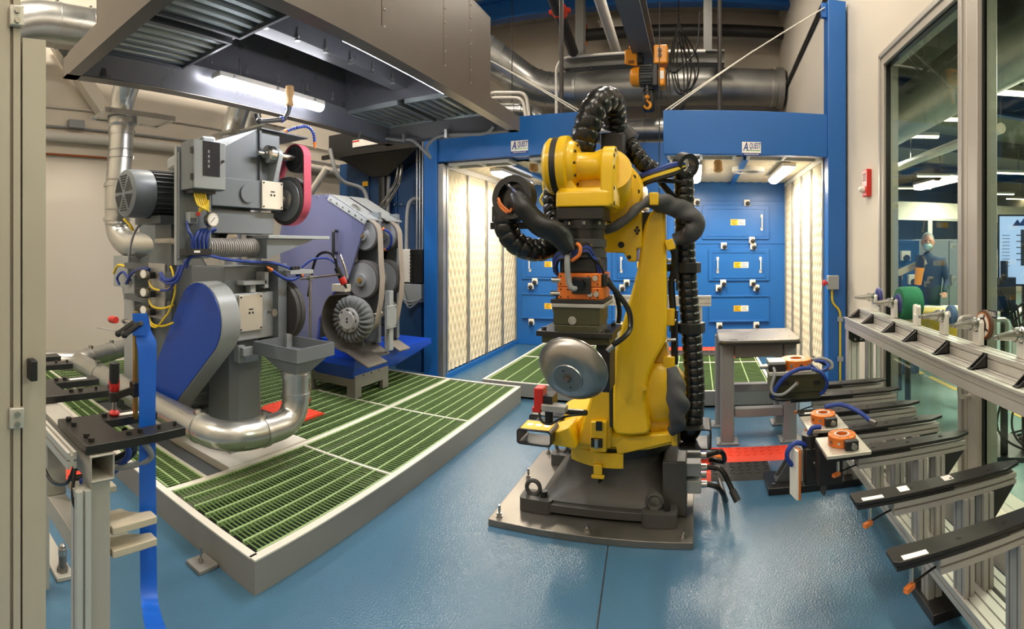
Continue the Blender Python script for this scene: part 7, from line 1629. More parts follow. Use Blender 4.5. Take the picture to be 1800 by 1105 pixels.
# ---------------------------------------------------------------- bar clamp with red handle standing on the fork
ck = thing('bar_clamp', 'bar clamp with upright red and black handle screwed onto the fork', 'clamp', (-1.68, 0.92, FZ + 0.03))
ch = P(201, 728, Z=FZ + 0.03)
hx, hy_ = ch.x, ch.y
zz = lambda py: P(201, py, R=math.hypot(hx, hy_)).z
g = G(); g.lathe((hx, hy_, FZ + 0.03), (0, 0, 1), [(0.018, 0), (0.02, 0.006), (0.016, 0.012), (0.008, 0.018)], 16); g.build('pressure_pad', 'red_plastic', ck)
g = G(); g.cyl((hx, hy_, FZ + 0.04), (hx, hy_, zz(688)), 0.008, n=10); g.build('screw', 'steel', ck)
g = G(); g.lathe((hx, hy_, zz(690)), (0, 0, 1), [(0.010, 0), (0.018, 0.01), (0.020, 0.04), (0.015, 0.07), (0.019, 0.1), (0.017, zz(638) - zz(690)), (0.006, zz(638) - zz(690) + 0.004)], 16); hd = g.build('handle', 'red_plastic', ck)
g = G(); g.lathe((hx + 0.004, hy_ - 0.002, zz(672)), (0, 0, 1), [(0.017, 0), (0.0185, 0.02), (0.018, zz(638) - zz(672) + 0.002), (0.004, zz(638) - zz(672) + 0.006)], 16); g.build('handle_grip', 'plastic_black', ck)
bxp = P(238, 700, Y=hy_ + 0.05); bx_, by_ = bxp.x, bxp.y
g = G(); g.bx(bx_ - 0.008, bx_ + 0.008, by_ - 0.006, by_ + 0.006, P(238, 735, Y=by_).z, P(238, 547, Y=by_).z); g.build('clamp_rail', 'brass', ck)
a = V((hx, hy_, zz(697))); b = V((bx_, by_, P(238, 683, Y=by_).z))
g = G(); g.beam(a, b, 0.028, 0.024); g.cyl(a + V((0, 0, -0.015)), a + V((0, 0, 0.02)), 0.02, n=14); g.box(b, (0.035, 0.03, 0.05)); g.build('sliding_arm', 'black_oxide', ck, bevel=0.003)
# second clamp holding the tape
c2 = thing('bar_clamp', 'small clamp with red handle gripping the blue tape at the rail top', 'clamp', (bx_, by_, P(238, 560, Y=by_).z))
q = lambda px, py, dy=-0.01: P(px, py, Y=by_ + dy)
g = G(); g.lathe(q(194, 561), (q(217, 564) - q(194, 561)), [(0.008, 0), (0.013, 0.004), (0.014, 0.03), (0.012, 0.05)], 14); g.build('handle', 'red_plastic', c2)
g = G(); g.cyl(q(215, 563), q(236, 567), 0.006, n=8); g.hexnut(q(217, 563), q(222, 565) - q(217, 563), 0.011, 0.012); g.build('screw', 'steel', c2)
for pts in ((q(208, 586, -0.02), q(237, 566, -0.02)), (q(219, 588, -0.03), q(248, 568, -0.03))):
    g = G(); g.beam(pts[0], pts[1], 0.016, 0.016); g.sphere(pts[0], 0.013, 10, 6); g.build('jaw', 'plastic_black', c2, bevel=0.002)
g = G(); g.beam(q(175, 576, 0.02), q(206, 582, 0.02), 0.02, 0.004); g.build('clamp_tail', 'galvanized', c2)
# ---------------------------------------------------------------- blue tape hanging to the floor
tp_ = thing('blue_tape', 'long strip of bright blue tape hanging down with curled end', 'tape', (P(262, 1090, Y=0.95).x, 0.95, 0.06))
pts = [q(250, 556, 0.012), q(252, 580, 0.014), q(257, 600, 0.015), q(259, 625, 0.015), q(259, 700, 0.012), q(259, 800, 0.01), q(260, 900, 0.0), q(261, 1000, -0.01), q(262, 1045, -0.02), q(266, 1075, -0.045), q(273, 1102, -0.08), q(280, 1112, -0.1)]
w0 = [0.022, 0.026, 0.034, 0.031, 0.028, 0.028, 0.028, 0.027, 0.027, 0.028, 0.030, 0.030]
g = G(); path = catmull(pts, 8); ws = []
for i in range(len(path)): k = min(i / 8, len(w0) - 1.001); j = int(k); ws.append(w0[j] * (1 - k + j) + w0[j + 1] * (k - j))
side = V((0.95, 0.35, 0)).normalized(); side = V((math.cos((260 - CX) / FOC), -math.sin((260 - CX) / FOC), 0)); front = V((math.sin((260 - CX) / FOC), math.cos((260 - CX) / FOC), 0))
rings = [[p - side * w, p + side * w, p + side * w + front * 0.0015, p - side * w + front * 0.0015] for p, w in zip(path, ws)]
g.loft(rings); g.build('strip', 'tape_blue', tp_)
a = q(246, 570, -0.004); g = G(); g.box(a, (0.05, 0.003, 0.075), side); g.build('tape_patch', 'tape_blue', tp_)
# ================================================================ overhead steel, ducts and hoist at the back
def at(px, py, Y): return P(px, py, Y=Y)
# big duct across the back wall with a segmented elbow coming forward on the left
bd = thing('overhead_duct', 'big silver spiral duct running across the back wall', 'duct', at(1180, 150, 9.4))
cz_ = at(1200, 152, 9.4).z; r_ = 0.33
xe = at(1364, 150, 9.4).x; xs_ = at(1010, 150, 9.4).x
g = G(); g.tube([V((xs_, 9.4, cz_)), V((xe, 9.4, cz_))], r_, 32); g.build('straight_run', 'galvanized_dull', bd)
for px in (1015, 1140, 1262, 1355):
    x = at(px, 150, 9.4).x; g = G(); g.pipe((x - 0.02, 9.4, cz_), (x + 0.02, 9.4, cz_), r_ + 0.012, r_ - 0.01, 32); g.build('joint_band', 'galvanized', bd)
g = G(); g.cyl((xe, 9.4, cz_), (xe + 0.12, 9.4, cz_), r_ + 0.04, n=32); g.build('end_flange', 'galvanized_dull', bd)
ep = bend_path([V((xs_, 9.4, cz_)), V((xs_ - 0.75, 9.3, cz_ + 0.05)), V((xs_ - 1.6, 8.6, cz_ + 0.7)), V((xs_ - 2.1, 8.2, cz_ + 1.0))], 0.6, 6)
g = G(); g.tube(ep, r_, 32); g.build('elbow', 'galvanized', bd)
for i in range(2, len(ep) - 1, 2):
    d = (ep[i + 1] - ep[i - 1]).normalized(); g = G(); g.pipe(ep[i] - d * 0.015, ep[i] + d * 0.015, r_ + 0.012, r_ - 0.01, 32); g.build('joint_band', 'galvanized', bd)
g = G(); x0 = at(1095, 230, 8.9); x1 = at(1240, 230, 8.9)
g.tube([V((x0.x - 0.5, 8.9, x0.z)), V((x1.x, 8.9, x0.z))], 0.2, 28); ld2 = thing('lower_duct', 'smaller silver duct behind the gap between the blue headers', 'duct', (x0.x, 8.9, x0.z - 0.2)); g.build('tube', 'galvanized', ld2)
g = G(); g.pipe((x0.x + 0.35, 8.9, x0.z), (x0.x + 0.39, 8.9, x0.z), 0.215, 0.19, 28); g.build('joint_band', 'galvanized', ld2)
g = G(); g.cyl((x0.x + 0.37, 8.9, x0.z + 0.2), (x0.x + 0.37, 8.9, CZ), 0.008, n=6); g.build('hanger', 'pipe_black', ld2)
g = G(); a = at(880, 193, 8.6); g.tube(catmull([a + V((-0.6, 0, 0.05)), a, at(925, 195, 8.6), at(945, 208, 8.6), at(948, 235, 8.6)], 8), 0.13, 24); sd2 = thing('small_duct', 'small silver elbow duct above the left blue header', 'duct', at(925, 235, 8.6)); g.build('tube', 'galvanized', sd2)
g = G(); g.cyl(at(900, 180, 8.6), V((at(900, 180, 8.6).x, 8.6, CZ)), 0.008, n=6); g.build('hanger', 'pipe_black', sd2)
for px in (905, 918):
    p = at(px, 194, 8.6); g = G(); g.pipe(p + V((-0.02, 0, 0)), p + V((0.02, 0, 0)), 0.142, 0.125, 24); g.build('joint_band', 'galvanized', sd2)
for k, py in enumerate((163, 172)):
    g = G(); pts = bend_path([V((at(860, py, 8.4).x, BY, at(860, py, 8.4).z)), at(860, py, 8.4), at(925 - k * 6, py, 8.4), at(930 - k * 6, 205, 8.4)], 0.15, 6); g.tube(pts, 0.03, 10); tag(g.build('bent_conduit', 'pipe_white'), 'pale bent conduit above the left header, %s one' % ('upper' if k == 0 else 'lower'), 'conduit')
# black sprinkler main and drops
g = G(); a, b = at(1028, 62, 9.6), at(1376, 70, 9.6); zc_ = a.z; g.tube([V((a.x, 9.6, zc_)), V((b.x, 9.6, zc_))], 0.11, 20); sm = tag(g.build('sprinkler_main', 'pipe_black'), 'thick black sprinkler main across the top of the back wall', 'pipe')
g = G(); g.tube([at(970, -10, 7.0), at(1008, 92, 8.35)], 0.085, 16); tag(g.build('sprinkler_branch', 'pipe_black'), 'black pipe slanting down left of the hoist beam', 'pipe')
t = thing('pipe_coupling', 'orange pipe coupling at the left end of the black main', 'coupling', at(1030, 62, 9.5)); g = G(); g.cyl((a.x - 0.06, 9.6, zc_), (a.x + 0.03, 9.6, zc_), 0.15, n=20); g.build('ring', 'cable_orange', t)
for q in (-1, 1): g = G(); g.box((a.x, 9.6, zc_ + q * 0.16), (0.09, 0.06, 0.06)); g.build('bolt_lug', 'cable_orange', t)
t = thing('pipe_coupling', 'red coupling on the slanting black pipe', 'coupling', at(983, 18, 7.2)); p, d = at(984, 20, 7.4), (at(1015, 95, 8.8) - at(970, -10, 7.0)).normalized(); g = G(); g.cyl(p - d * 0.05, p + d * 0.05, 0.115, n=20); g.build('ring', 'mat_red', t)
for q in (-1, 1): g = G(); g.box(p + V((q * 0.13, 0, 0)), (0.06, 0.06, 0.06)); g.build('bolt_lug', 'mat_red', t)
g = G(); g.tube([at(1048, -20, 7.2), at(1085, 95, 9.0)], 0.085, 16); tag(g.build('white_pipe', 'pipe_white'), 'white pipe slanting down left of the hoist', 'pipe')
# crane beam along the room and its carrying frame
cb_ = thing('crane_beam', 'grey steel crane beam running overhead into the room', 'beam', (-0.72, 7.0, 4.2))
bxm, bz0_ = -0.74, 4.22
g = G(); g.bx(bxm - 0.13, bxm + 0.13, 4.6, 9.1, bz0_, bz0_ + 0.03); g.bx(bxm - 0.012, bxm + 0.012, 4.6, 9.1, bz0_ + 0.03, bz0_ + 0.33); g.bx(bxm - 0.13, bxm + 0.13, 4.6, 9.1, bz0_ + 0.33, bz0_ + 0.36); g.build('runway', 'beam_grey', cb_)
fz = at(1130, 115, 8.6).z; xl, xr_ = at(992, 100, 8.6).x, at(1273, 100, 8.6).x
g = G(); g.bx(xl, xr_, 8.5, 8.74, fz, fz + 0.03); g.bx(xl, xr_, 8.6, 8.63, fz + 0.03, fz + 0.19); g.bx(xl, xr_, 8.5, 8.74, fz + 0.19, fz + 0.22); g.build('cross_beam', 'beam_grey', cb_)
for px in (1020, 1244):
    x = at(px, 60, 8.6).x; g = G(); g.bx(x - 0.07, x + 0.07, 8.52, 8.72, fz + 0.22, CZ); g.build('hanger_column', 'beam_grey', cb_)
    for q in (-0.2, 0.2):
        g = G(); g.hexnut((x + q, 8.54, fz - 0.03), (0, 0, 1), 0.03, 0.03); g.build('beam_bolt', 'black_oxide', cb_)
x = at(1190, 60, 8.6).x
g = G(); g.bx(bxm - 0.06, bxm + 0.06, 8.56, 8.68, fz - 0.12, fz); g.build('beam_clamp', 'beam_grey', cb_)
g = G(); A_, B_ = at(1057, 42, 9.7), at(1118, 55, 9.7); g.bx(A_.x, B_.x, 9.62, 9.8, B_.z, A_.z); g.bx(A_.x - 0.05, B_.x + 0.05, 9.6, 9.82, A_.z, A_.z + 0.04); tag(g.build('ceiling_fixture', 'white_plastic'), 'white light fixture high behind the hoist', 'light')
# pale conduit above the cross beam
g = G(); z = at(1130, 92, 8.4).z; g.tube(bend_path([V((at(978, 200, 8.4).x, 8.4, 0.0)), V((at(978, 200, 8.4).x, 8.4, 2.9)), V((at(978, 200, 8.4).x, 8.4, z)), V((at(1240, 92, 8.4).x, 8.4, z))], 0.25, 8), 0.025, 10); tag(g.build('bent_conduit', 'pipe_white'), 'long pale conduit bending along the crane frame', 'conduit')
for k, px in enumerate((987, 1265)):
    p = at(px, 100, 6.3); g = G(); g.cyl((p.x, 6.3, 2.7), (p.x, 6.3, CZ), 0.028, n=10); tag(g.build('hanger_rod', 'pipe_black'), 'dark hanger rod down to the %s booth roof' % ('left' if k == 0 else 'right'), 'rod')
p = at(1166, 250, 5.6); g = G(); g.cyl((p.x - 0.03, 5.42, 2.1), (p.x - 0.03, 5.42, 4.2), 0.006, n=6); tag(g.build('pendant_cable', 'rubber_black'), 'thin black cable hanging beside the right blue header', 'cable')
# wall conduit, right
g = G(); g.tube([V((1.6, 9.9, 4.45)), V((1.6, 5.9, 4.75))], 0.03, 10); tag(g.build('wall_conduit', 'pipe_black'), 'dark conduit rising along the right wall above the booth', 'conduit')
# ---------------------------------------------------------------- chain hoist
ho = thing('chain_hoist', 'orange and black electric chain hoist with hook on crane beam', 'hoist', at(1138, 190, 7.0))
HYY = 7.0
def HP(px, py, dy=0.0): return P(px, py, Y=HYY + dy)
s1 = 7.05 / FOC
c = HP(1110, 100); g = G(); g.loft([[HP(1098, 88, -0.1), HP(1121, 85, -0.1), HP(1121, 117, -0.1), HP(1098, 113, -0.1)], [HP(1098, 88, 0.14), HP(1121, 85, 0.14), HP(1121, 117, 0.14), HP(1098, 113, 0.14)]]); g.box(HP(1112, 84), (0.09, 0.1, 0.05)); tm = g.build('trolley_motor', 'hoist_orange', ho, bevel=0.02)
for k in range(3):
    p = HP(1110, 107 + k * 2, -0.103); g = G(); g.box(p, (0.08, 0.004, 0.008)); g.build('motor_slot', 'ink_black', tm)
g = G(); g.box(HP(1126, 102), (0.07, 0.22, 0.2)); g.build('trolley_gear', 'black_oxide', ho, bevel=0.01)
g = G(); a, b = HP(1150, 84), HP(1174, 116); g.bx(a.x, b.x, HYY - 0.12, HYY + 0.14, b.z, a.z); tp2 = g.build('trolley_plate', 'hoist_orange', ho, bevel=0.02)
for px, py in ((1160, 88), (1160, 97)):
    p = HP(px, py, -0.122); g = G(); g.cyl(p, p + V((0, -0.03, 0)), 0.024, n=12); g.build('trolley_wheel', 'black_oxide', tp2)
g = G(); g.box(HP(1152, 108, -0.02), (0.06, 0.16, 0.16)); g.build('trolley_frame', 'black_oxide', ho, bevel=0.01)
g = G(); g.cyl(HP(1124, 115), HP(1150, 115), 0.016, n=10); g.build('suspension_bar', 'steel', ho)
g = G(); p = HP(1108, 136); g.lathe(p, (1, 0, 0), [(0.08, 0), (0.115, 0.02), (0.13, 0.06), (0.135, 0.13)], 24); g.build('motor_cap', 'hoist_orange', ho)
p = HP(1125, 136); L = HP(1149, 136).x - p.x; g = G(); g.cyl(p, p + V((L, 0, 0)), 0.11, n=20)
for k in range(18): a = 2 * pi * k / 18; dr2 = V((0, math.cos(a), math.sin(a))); g.box(p + V((L / 2, 0, 0)) + dr2 * 0.118, (L * 0.95, 0.008, 0.03), (1, 0, 0), dr2)
g.build('motor_body', 'machine_dark', ho)
g = G(); a, b = HP(1147, 117), HP(1158, 156); g.bx(a.x, b.x, HYY - 0.13, HYY + 0.13, b.z, a.z); g.build('gearbox', 'plastic_black', ho, bevel=0.02)
g = G(); a, b = HP(1158, 123), HP(1170, 155); g.bx(a.x, b.x, HYY - 0.13, HYY + 0.13, b.z, a.z); gc = g.build('gear_cover', 'hoist_orange', ho, bevel=0.03)
g = G(); a, b = HP(1159, 124, -0.133), HP(1167, 138, -0.133); g.bx(a.x, b.x, HYY - 0.135, HYY - 0.131, b.z, a.z); g.build('rating_label', 'paper_white', gc)
g = G(); a, b = HP(1129, 156), HP(1150, 194); g.bx(a.x, b.x, HYY - 0.02, HYY + 0.13, b.z, a.z); g.build('chain_bag', 'plastic_black', ho, bevel=0.03)
for k in range(7):
    p = HP(1138, 150 + k * 2.6, -0.06); g = G(); u_ = V((1, 0, 0)) if k % 2 else V((0, 1, 0))
    g.tube([p + u_ * 0.010 * math.cos(t) + V((0, 0, 0.014 * math.sin(t))) for t in [2 * pi * q / 10 for q in range(10)]], 0.004, 6, closed=True); g.build('chain_link', 'steel', ho)
p = HP(1138, 171, -0.06); g = G(); g.lathe(p + V((0, 0, 0.03)), (0, 0, -1), [(0.02, 0), (0.036, 0.01), (0.034, 0.04), (0.018, 0.055)], 14); g.build('hook_block', 'hoist_orange', ho)
hp = [p + V((0, 0, -0.03)), p + V((0.0, 0, -0.05)), p + V((0.035, 0, -0.08)), p + V((0.04, 0, -0.12)), p + V((0.012, 0, -0.152)), p + V((-0.03, 0, -0.135)), p + V((-0.045, 0, -0.1))]
pth = catmull(hp, 6); g = G(); g.tube(pth, [0.012 + 0.008 * math.sin(pi * i / len(pth)) - (0.01 if i > len(pth) - 3 else 0) for i in range(len(pth))], 10); g.build('hook', 'hoist_orange', ho)
# hanging loops of cable
lc_ = thing('cable_coil', 'loops of black cable hanging beside the orange hoist', 'cable', HP(1190, 195, -0.1))
for (x0, y0, x1, yb, r) in ((1186, 40, 1212, 165, 0.012), (1182, 42, 1206, 195, 0.012), (1196, 75, 1218, 170, 0.011), (1178, 60, 1200, 200, 0.011), (1190, 45, 1224, 160, 0.011)):
    pts = [HP(1192, y0, -0.1), HP(x0 - 6, (y0 + yb) / 2, -0.1), HP(x0, yb - 12, -0.1), HP((x0 + x1) / 2, yb, -0.1), HP(x1, yb - 20, -0.1), HP(x1 + 2, (y0 + yb) / 2, -0.1), HP(1194, y0, -0.1)]
    g = G(); g.tube(catmull(pts, 10), r, 8); g.build('loop', 'rubber_black', lc_)
g = G(); g.tube(catmull([HP(1172, 120, -0.05), HP(1185, 128, -0.1), HP(1198, 118, -0.1), HP(1215, 100, 0), HP(1224, 85, 0.3), HP(1228, 60, 0.6), HP(1230, 20, 0.9)], 8), 0.014, 8); g.build('feed_cable', 'rubber_black', lc_)
g = G(); g.tube([HP(1193, 42, -0.1), V((HP(1193, 42, -0.1).x, HYY - 0.1, CZ))], 0.008, 6); g.build('tie', 'rubber_black', lc_)
# aluminium profile lying across the back of the booth platform (behind the robot)
g = G(); a, b = P(1070, 527, Y=5.6), P(1250, 533, Y=5.6); profile(g, (a.x, 5.6, a.z), (b.x, 5.6, a.z), 0.08, 0.11, 1, 2)
t = thing('profile_frame', 'aluminium profile bar on posts behind the robot arm', 'frame', (b.x - 0.4, 5.6, PH + 0.006)); g.build('crossbar', 'aluminium', t)
for x in (a.x + 0.1, b.x - 0.12): g = G(); profile(g, (x, 5.6, PH + 0.006), (x, 5.6, a.z - 0.055), 0.045, 0.045, 1, 1, (0, 1, 0)); g.build('post', 'aluminium', t)
# ================================================================ the hall beyond the glass
NX0, NX1, NY0, NY1, NZ = WX + 0.12, 12.0, -3.0, 22.0, 4.3
g = G(); g.bx(NX0, NX1, NY0, NY1, -0.2, 0.0); nf = struct(g.build('floor_next', 'floor_next'))
g = G(); g.bx(NX0, NX1, NY0, NY1, NZ, NZ + 0.1); struct(g.build('ceiling_next', 'ceiling_dark'))
g = G(); g.bx(NX1, NX1 + 0.1, NY0, NY1, 0, NZ); struct(g.build('wall_next_right', 'cream_wall'))
g = G(); g.bx(NX0, NX1, NY1, NY1 + 0.1, 0, NZ); nb = struct(g.build('wall_next_far', 'cream_wall'))
g = G(); g.bx(NX0, NX1, NY0 - 0.1, NY0, 0, NZ); struct(g.build('wall_next_near', 'cream_wall'))
# yellow floor lines
for (a, b) in ((P(1566, 628, Z=0.001), P(1622, 657, Z=0.001)), (P(1635, 662, Z=0.001), P(1682, 685, Z=0.001)), (P(1780, 724, Z=0.001), P(1830, 745, Z=0.001))):
    g = G(); g.beam(a + V((0, 0, 0.001)), b + V((0, 0, 0.001)), 0.07, 0.002); g.build('yellow_line', 'far_yellow', nf)
# window band of an office on the far side
for k in range(5):
    x0 = 5.0 + k * 1.25; y = 15.4
    t = bpy.data.objects.new('window_%d' % (k + 2), None); COL.objects.link(t); t.location = (x0, y, 1.5); struct(t)
    g = G(); z0, z1 = 1.55, 2.5
    g.bx(x0, x0 + 1.25, y, y + 0.1, z0 - 0.1, z0); g.bx(x0, x0 + 1.25, y, y + 0.1, z1, z1 + 0.08); g.bx(x0, x0 + 0.08, y, y + 0.1, z0, z1); g.bx(x0 + 1.17, x0 + 1.25, y, y + 0.1, z0, z1); g.build('window_frame', 'aluminium', t)
    g = G(); g.bx(x0 + 0.08, x0 + 1.17, y + 0.04, y + 0.05, z0, z1); g.build('pane', 'window_glass', t)
g = G(); g.bx(4.6, NX1, 15.4, 15.5, 0, 1.45); g.bx(4.6, NX1, 15.4, 15.5, 2.58, 3.1); g.bx(4.6, 5.0, 15.4, 15.5, 1.45, 2.58); struct(g.build('wall_office', 'cream_wall'))
# ceiling lamps
for k, (px, py, Z) in enumerate(((1598, 240, 3.6), (1676, 210, 3.6), (1604, 331, 3.6), (1652, 310, 3.6), (1750, 341, 3.4), (1795, 165, 3.4), (1790, 305, 3.5), (1720, 335, 3.6), (1797, 350, 3.5))):
    c = P(px, py, Z=Z)
    t = thing('hall_light', 'tube light on the ceiling beyond the glass, %s' % ('second high left', 'high middle', 'long low left', 'short low middle', 'low beside monitor', 'top right corner', 'right edge, halfway up', 'half hidden by the mullion', 'lowest at right edge')[k], 'light', c, 'tube lights in the next hall')
    d = V((0.92, -0.38, 0)); L = min(1.3, 0.07 * c.y + 0.5)
    g = G(); g.box(c + V((0, 0, 0.04)), (L, 0.16, 0.06), d); g.build('housing', 'white_plastic', t)
    g = G(); g.box(c, (L * 0.97, 0.12, 0.03), d); g.build('diffuser', 'lamp_far', t)
    g = G(); g.cyl(c + V((0, 0, 0.07)), V((c.x, c.y, NZ)), 0.01, n=6); g.build('hanger', 'steel', t)
for x, y in ((3.2, 2.6), (4.5, 6.0), (6.0, 10.0), (7.5, 14.0), (3.5, 9.5)):
    area_light('next_lamp', (x, y, 3.35), 0.3, 1.4, 200, (1, 0.92, 0.80))
# pipes, ducts and beams under the next ceiling
g = G(); g.tube([V((2.9, 3.0, 3.6)), V((3.3, 14.0, 3.6))], 0.35, 24); tag(g.build('hall_duct', 'galvanized_dull'), 'fat silver duct under the ceiling beyond the glass', 'duct')
g = G(); g.tube([P(1575, 295, Z=3.1), P(1760, 225, Z=3.1)], 0.07, 12); hp_ = thing('hall_pipe', 'white pipe slanting across the upper window view', 'pipe', P(1660, 262, Z=3.1)); g.build('tube', 'pipe_white', hp_)
for q in (0.2, 0.8):
    p = P(1575, 295, Z=3.1) * (1 - q) + P(1760, 225, Z=3.1) * q; g = G(); g.cyl(p, V((p.x, p.y, NZ)), 0.01, n=6); g.build('hanger', 'steel', hp_)
g = G(); g.tube([V((P(1745, 60, R=4.2).x, P(1745, 60, R=4.2).y, 0)), V((P(1745, 60, R=4.2).x, P(1745, 60, R=4.2).y, NZ))], 0.02, 10); tag(g.build('hall_riser', 'copper'), 'thin red-brown riser pipe behind the glass door', 'pipe')
g = G(); g.bx(P(1732, 300, R=4.4).x - 0.1, P(1732, 300, R=4.4).x + 0.1, 3.7, 3.9, 0, NZ); tag(g.build('hall_column', 'cream_wall'), 'cream square column just behind the glass door', 'column')
for k, y in enumerate((4.5, 7.5, 11.0, 15.0, 19.0)):
    g = G(); g.bx(NX0, NX1, y - 0.08, y + 0.08, NZ - 0.05, NZ); g.bx(NX0, NX1, y - 0.01, y + 0.01, NZ - 0.35, NZ - 0.05); g.bx(NX0, NX1, y - 0.08, y + 0.08, NZ - 0.4, NZ - 0.35); struct(g.build('trim_%d' % (k + 10), 'booth_dark' if k % 2 else 'beam_grey'))
# work cell: blue machine cabinet, cabinets, table, yellow truck, papers
bc = thing('machine_cabinet', 'dark blue machine cabinet with white clamps beyond the glass', 'cabinet', V((P(1596, 600, R=6.5).x, P(1596, 600, R=6.5).y, 0)))
c = P(1596, 600, R=6.5); g = G(); g.bx(c.x - 0.75, c.x + 0.16, c.y, c.y + 0.7, 0.0, 1.70); bb = g.build('body', 'collector_blue', bc, bevel=0.01)
for dx, z in ((-0.3, 1.4), (-0.05, 1.5), (0.05, 1.2), (-0.4, 0.85), (-0.1, 0.8)):
    g = G(); g.box((c.x + dx, c.y - 0.03, z), (0.12, 0.06, 0.12)); k_ = g.build('clamp_block', 'white_plastic', bc); g = G(); g.cyl((c.x + dx, c.y - 0.06, z - 0.03), (c.x + dx, c.y - 0.1, z - 0.03), 0.04, n=10); g.build('knob', 'plastic_black', k_)
g = G(); g.bx(c.x - 0.35, c.x - 0.08, c.y - 0.012, c.y, 1.2, 1.28); g.build('label', 'label_yellow', bc)
t = thing('grey_cabinet', 'tall grey steel cabinet right of the person beyond the glass', 'cabinet', P(1672, 600, R=9.5)); c = P(1668, 600, R=9.5); g = G(); g.bx(c.x - 0.5, c.x + 0.5, c.y, c.y + 0.6, 0, 1.75); g.build('body', 'far_cabinet', t, bevel=0.01)
for dx in (-0.03, 0.03): g = G(); g.box((c.x + dx, c.y - 0.02, 1.0), (0.015, 0.03, 0.2)); g.build('handle', 'steel', t)
g = G(); g.box((c.x, c.y - 0.004, 0.9), (0.01, 0.01, 1.65)); g.build('door_gap', 'ink_black', t)
wt = thing('work_table', 'pale work table with papers beyond the glass', 'table', V((P(1680, 590, R=6.6).x, P(1680, 590, R=6.6).y, 0))); c = P(1680, 560, R=6.6)
g = G(); g.box((c.x, c.y, 0.80), (1.7, 0.75, 0.04), (0.9, -0.43, 0)); g.build('table_top', 'trim_white', wt, bevel=0.005)
for s, q in ((-0.7, -0.3), (0.7, -0.3), (0.7, 0.3), (-0.7, 0.3)):
    d = V((0.9, -0.43, 0)).normalized(); e = V((0.43, 0.9, 0)).normalized(); p = V((c.x, c.y, 0)) + d * s + e * q; g = G(); g.cyl(p, p + V((0, 0, 0.78)), 0.03, n=8); g.build('leg', 'aluminium', wt)
for k in range(3):
    p = V((c.x, c.y, 0.82 + 0.0)) + d * (0.1 + 0.2 * k) + e * (0.1 - 0.12 * k); g = G(); g.box(p + V((0, 0, 0.004 + 0.01 * k)), (0.22, 0.3, 0.008 + 0.02 * k), (0.7, 0.3 * k, 0)); tag(g.build('paper_stack', ('paper_white', 'belt_pink', 'paper_white')[k]), ('white paper sheet on the far work table', 'pink folder on the far work table', 'thicker paper stack on the far work table')[k], 'paper')
yt = thing('yellow_cart', 'yellow cart body in front of the far work table', 'cart', V((P(1650, 590, R=5.0).x, P(1650, 590, R=5.0).y, 0))); c = P(1650, 590, R=5.0)
g = G(); g.box((c.x, c.y, 0.85), (0.75, 0.4, 0.3), (0.9, -0.43, 0)); g.build('body', 'far_yellow', yt, bevel=0.05)
for s in (-0.3, 0.3): p = V((c.x, c.y, 0)) + V((0.9, -0.43, 0)).normalized() * s; g = G(); g.cyl(p, p + V((0, 0, 0.7)), 0.03, n=10); g.build('leg', 'black_oxide', yt)
tl = thing('yellow_tool', 'black and yellow hand tool hanging beyond the glass', 'tool', P(1614, 500, R=5.6))
g = G(); a, b = P(1617, 470, R=5.6), P(1613, 500, R=5.6); g.cyl(a, b, 0.05, 0.04, n=12); g.build('handle', 'hoist_orange', tl); g = G(); g.cyl(P(1618, 448, R=5.6), a, 0.05, n=12); g.build('head', 'plastic_black', tl)
a, b = P(1578, 480, R=5.7), P(1628, 458, R=5.7); g = G(); g.beam(a, b, 0.06, 0.07); g.build('arm', 'stand_cream', tl); g = G(); g.cyl(P(1578, 470, R=5.8), V((P(1578, 470, R=5.8).x, P(1578, 470, R=5.8).y, 0)), 0.05, n=10); g.build('stand', 'black_oxide', tl)
# monitor at the right edge
mo = thing('monitor', 'large upright monitor showing a pale blue document', 'monitor', P(1790, 510, R=4.0))
th_ = (1800 - CX) / FOC; mr = V((math.cos(th_), -math.sin(th_), 0)); mf = V((math.sin(th_), math.cos(th_), 0))
z0, z1 = P(1780, 499, R=4.0).z, P(1780, 380, R=4.0).z; p0 = P(1757, 435, R=4.0); W_ = 0.42
cen = p0 + mr * (W_ / 2); cen = V((cen.x, cen.y, (z0 + z1) / 2))
g = G(); g.box(cen + mf * 0.02, (W_ + 0.03, 0.035, z1 - z0 + 0.03), mr); g.build('case', 'plastic_black', mo, bevel=0.004)
g = G(); g.box(cen, (W_, 0.004, z1 - z0), mr); sc_ = g.build('screen', 'screen_blue', mo)
g = G()
for k in range(10): g.box(cen + mr * (-W_ / 2 + 0.05) + V((0, 0, (z1 - z0) * (0.22 - 0.05 * k))) - mf * 0.003, (0.06, 0.001, 0.004), mr)
for k in range(5): g.box(cen + mr * 0.02 + V((0, 0, (z1 - z0) * (0.22 - 0.09 * k))) - mf * 0.003, (0.2, 0.001, 0.007), mr)
g.box(cen + mr * -0.03 + V((0, 0, 0.02)) - mf * 0.003, (0.03, 0.001, 0.28), mr); g.build('screen_text', 'screen_dark', sc_)
g = G(); g.prism([(-0.06, 0), (-0.02, 0.05), (0.0, 0.02), (0.03, 0.06), (0.08, 0)], cen + mr * -0.05 + V((0, 0, (z1 - z0) * 0.36)) - mf * 0.003, mr, (0, 0, 1), 0.001); g.build('screen_logo', 'ink_blue', sc_)
g = G(); pz = V((cen.x, cen.y, 0)) + mf * 0.08; g.cyl(pz, pz + V((0, 0, z1)), 0.04, n=12); g.build('stand_pole', 'black_oxide', mo); g = G(); g.box(pz + V((0, 0, 0.02)), (0.6, 0.5, 0.04), mr); g.build('stand_foot', 'black_oxide', mo)
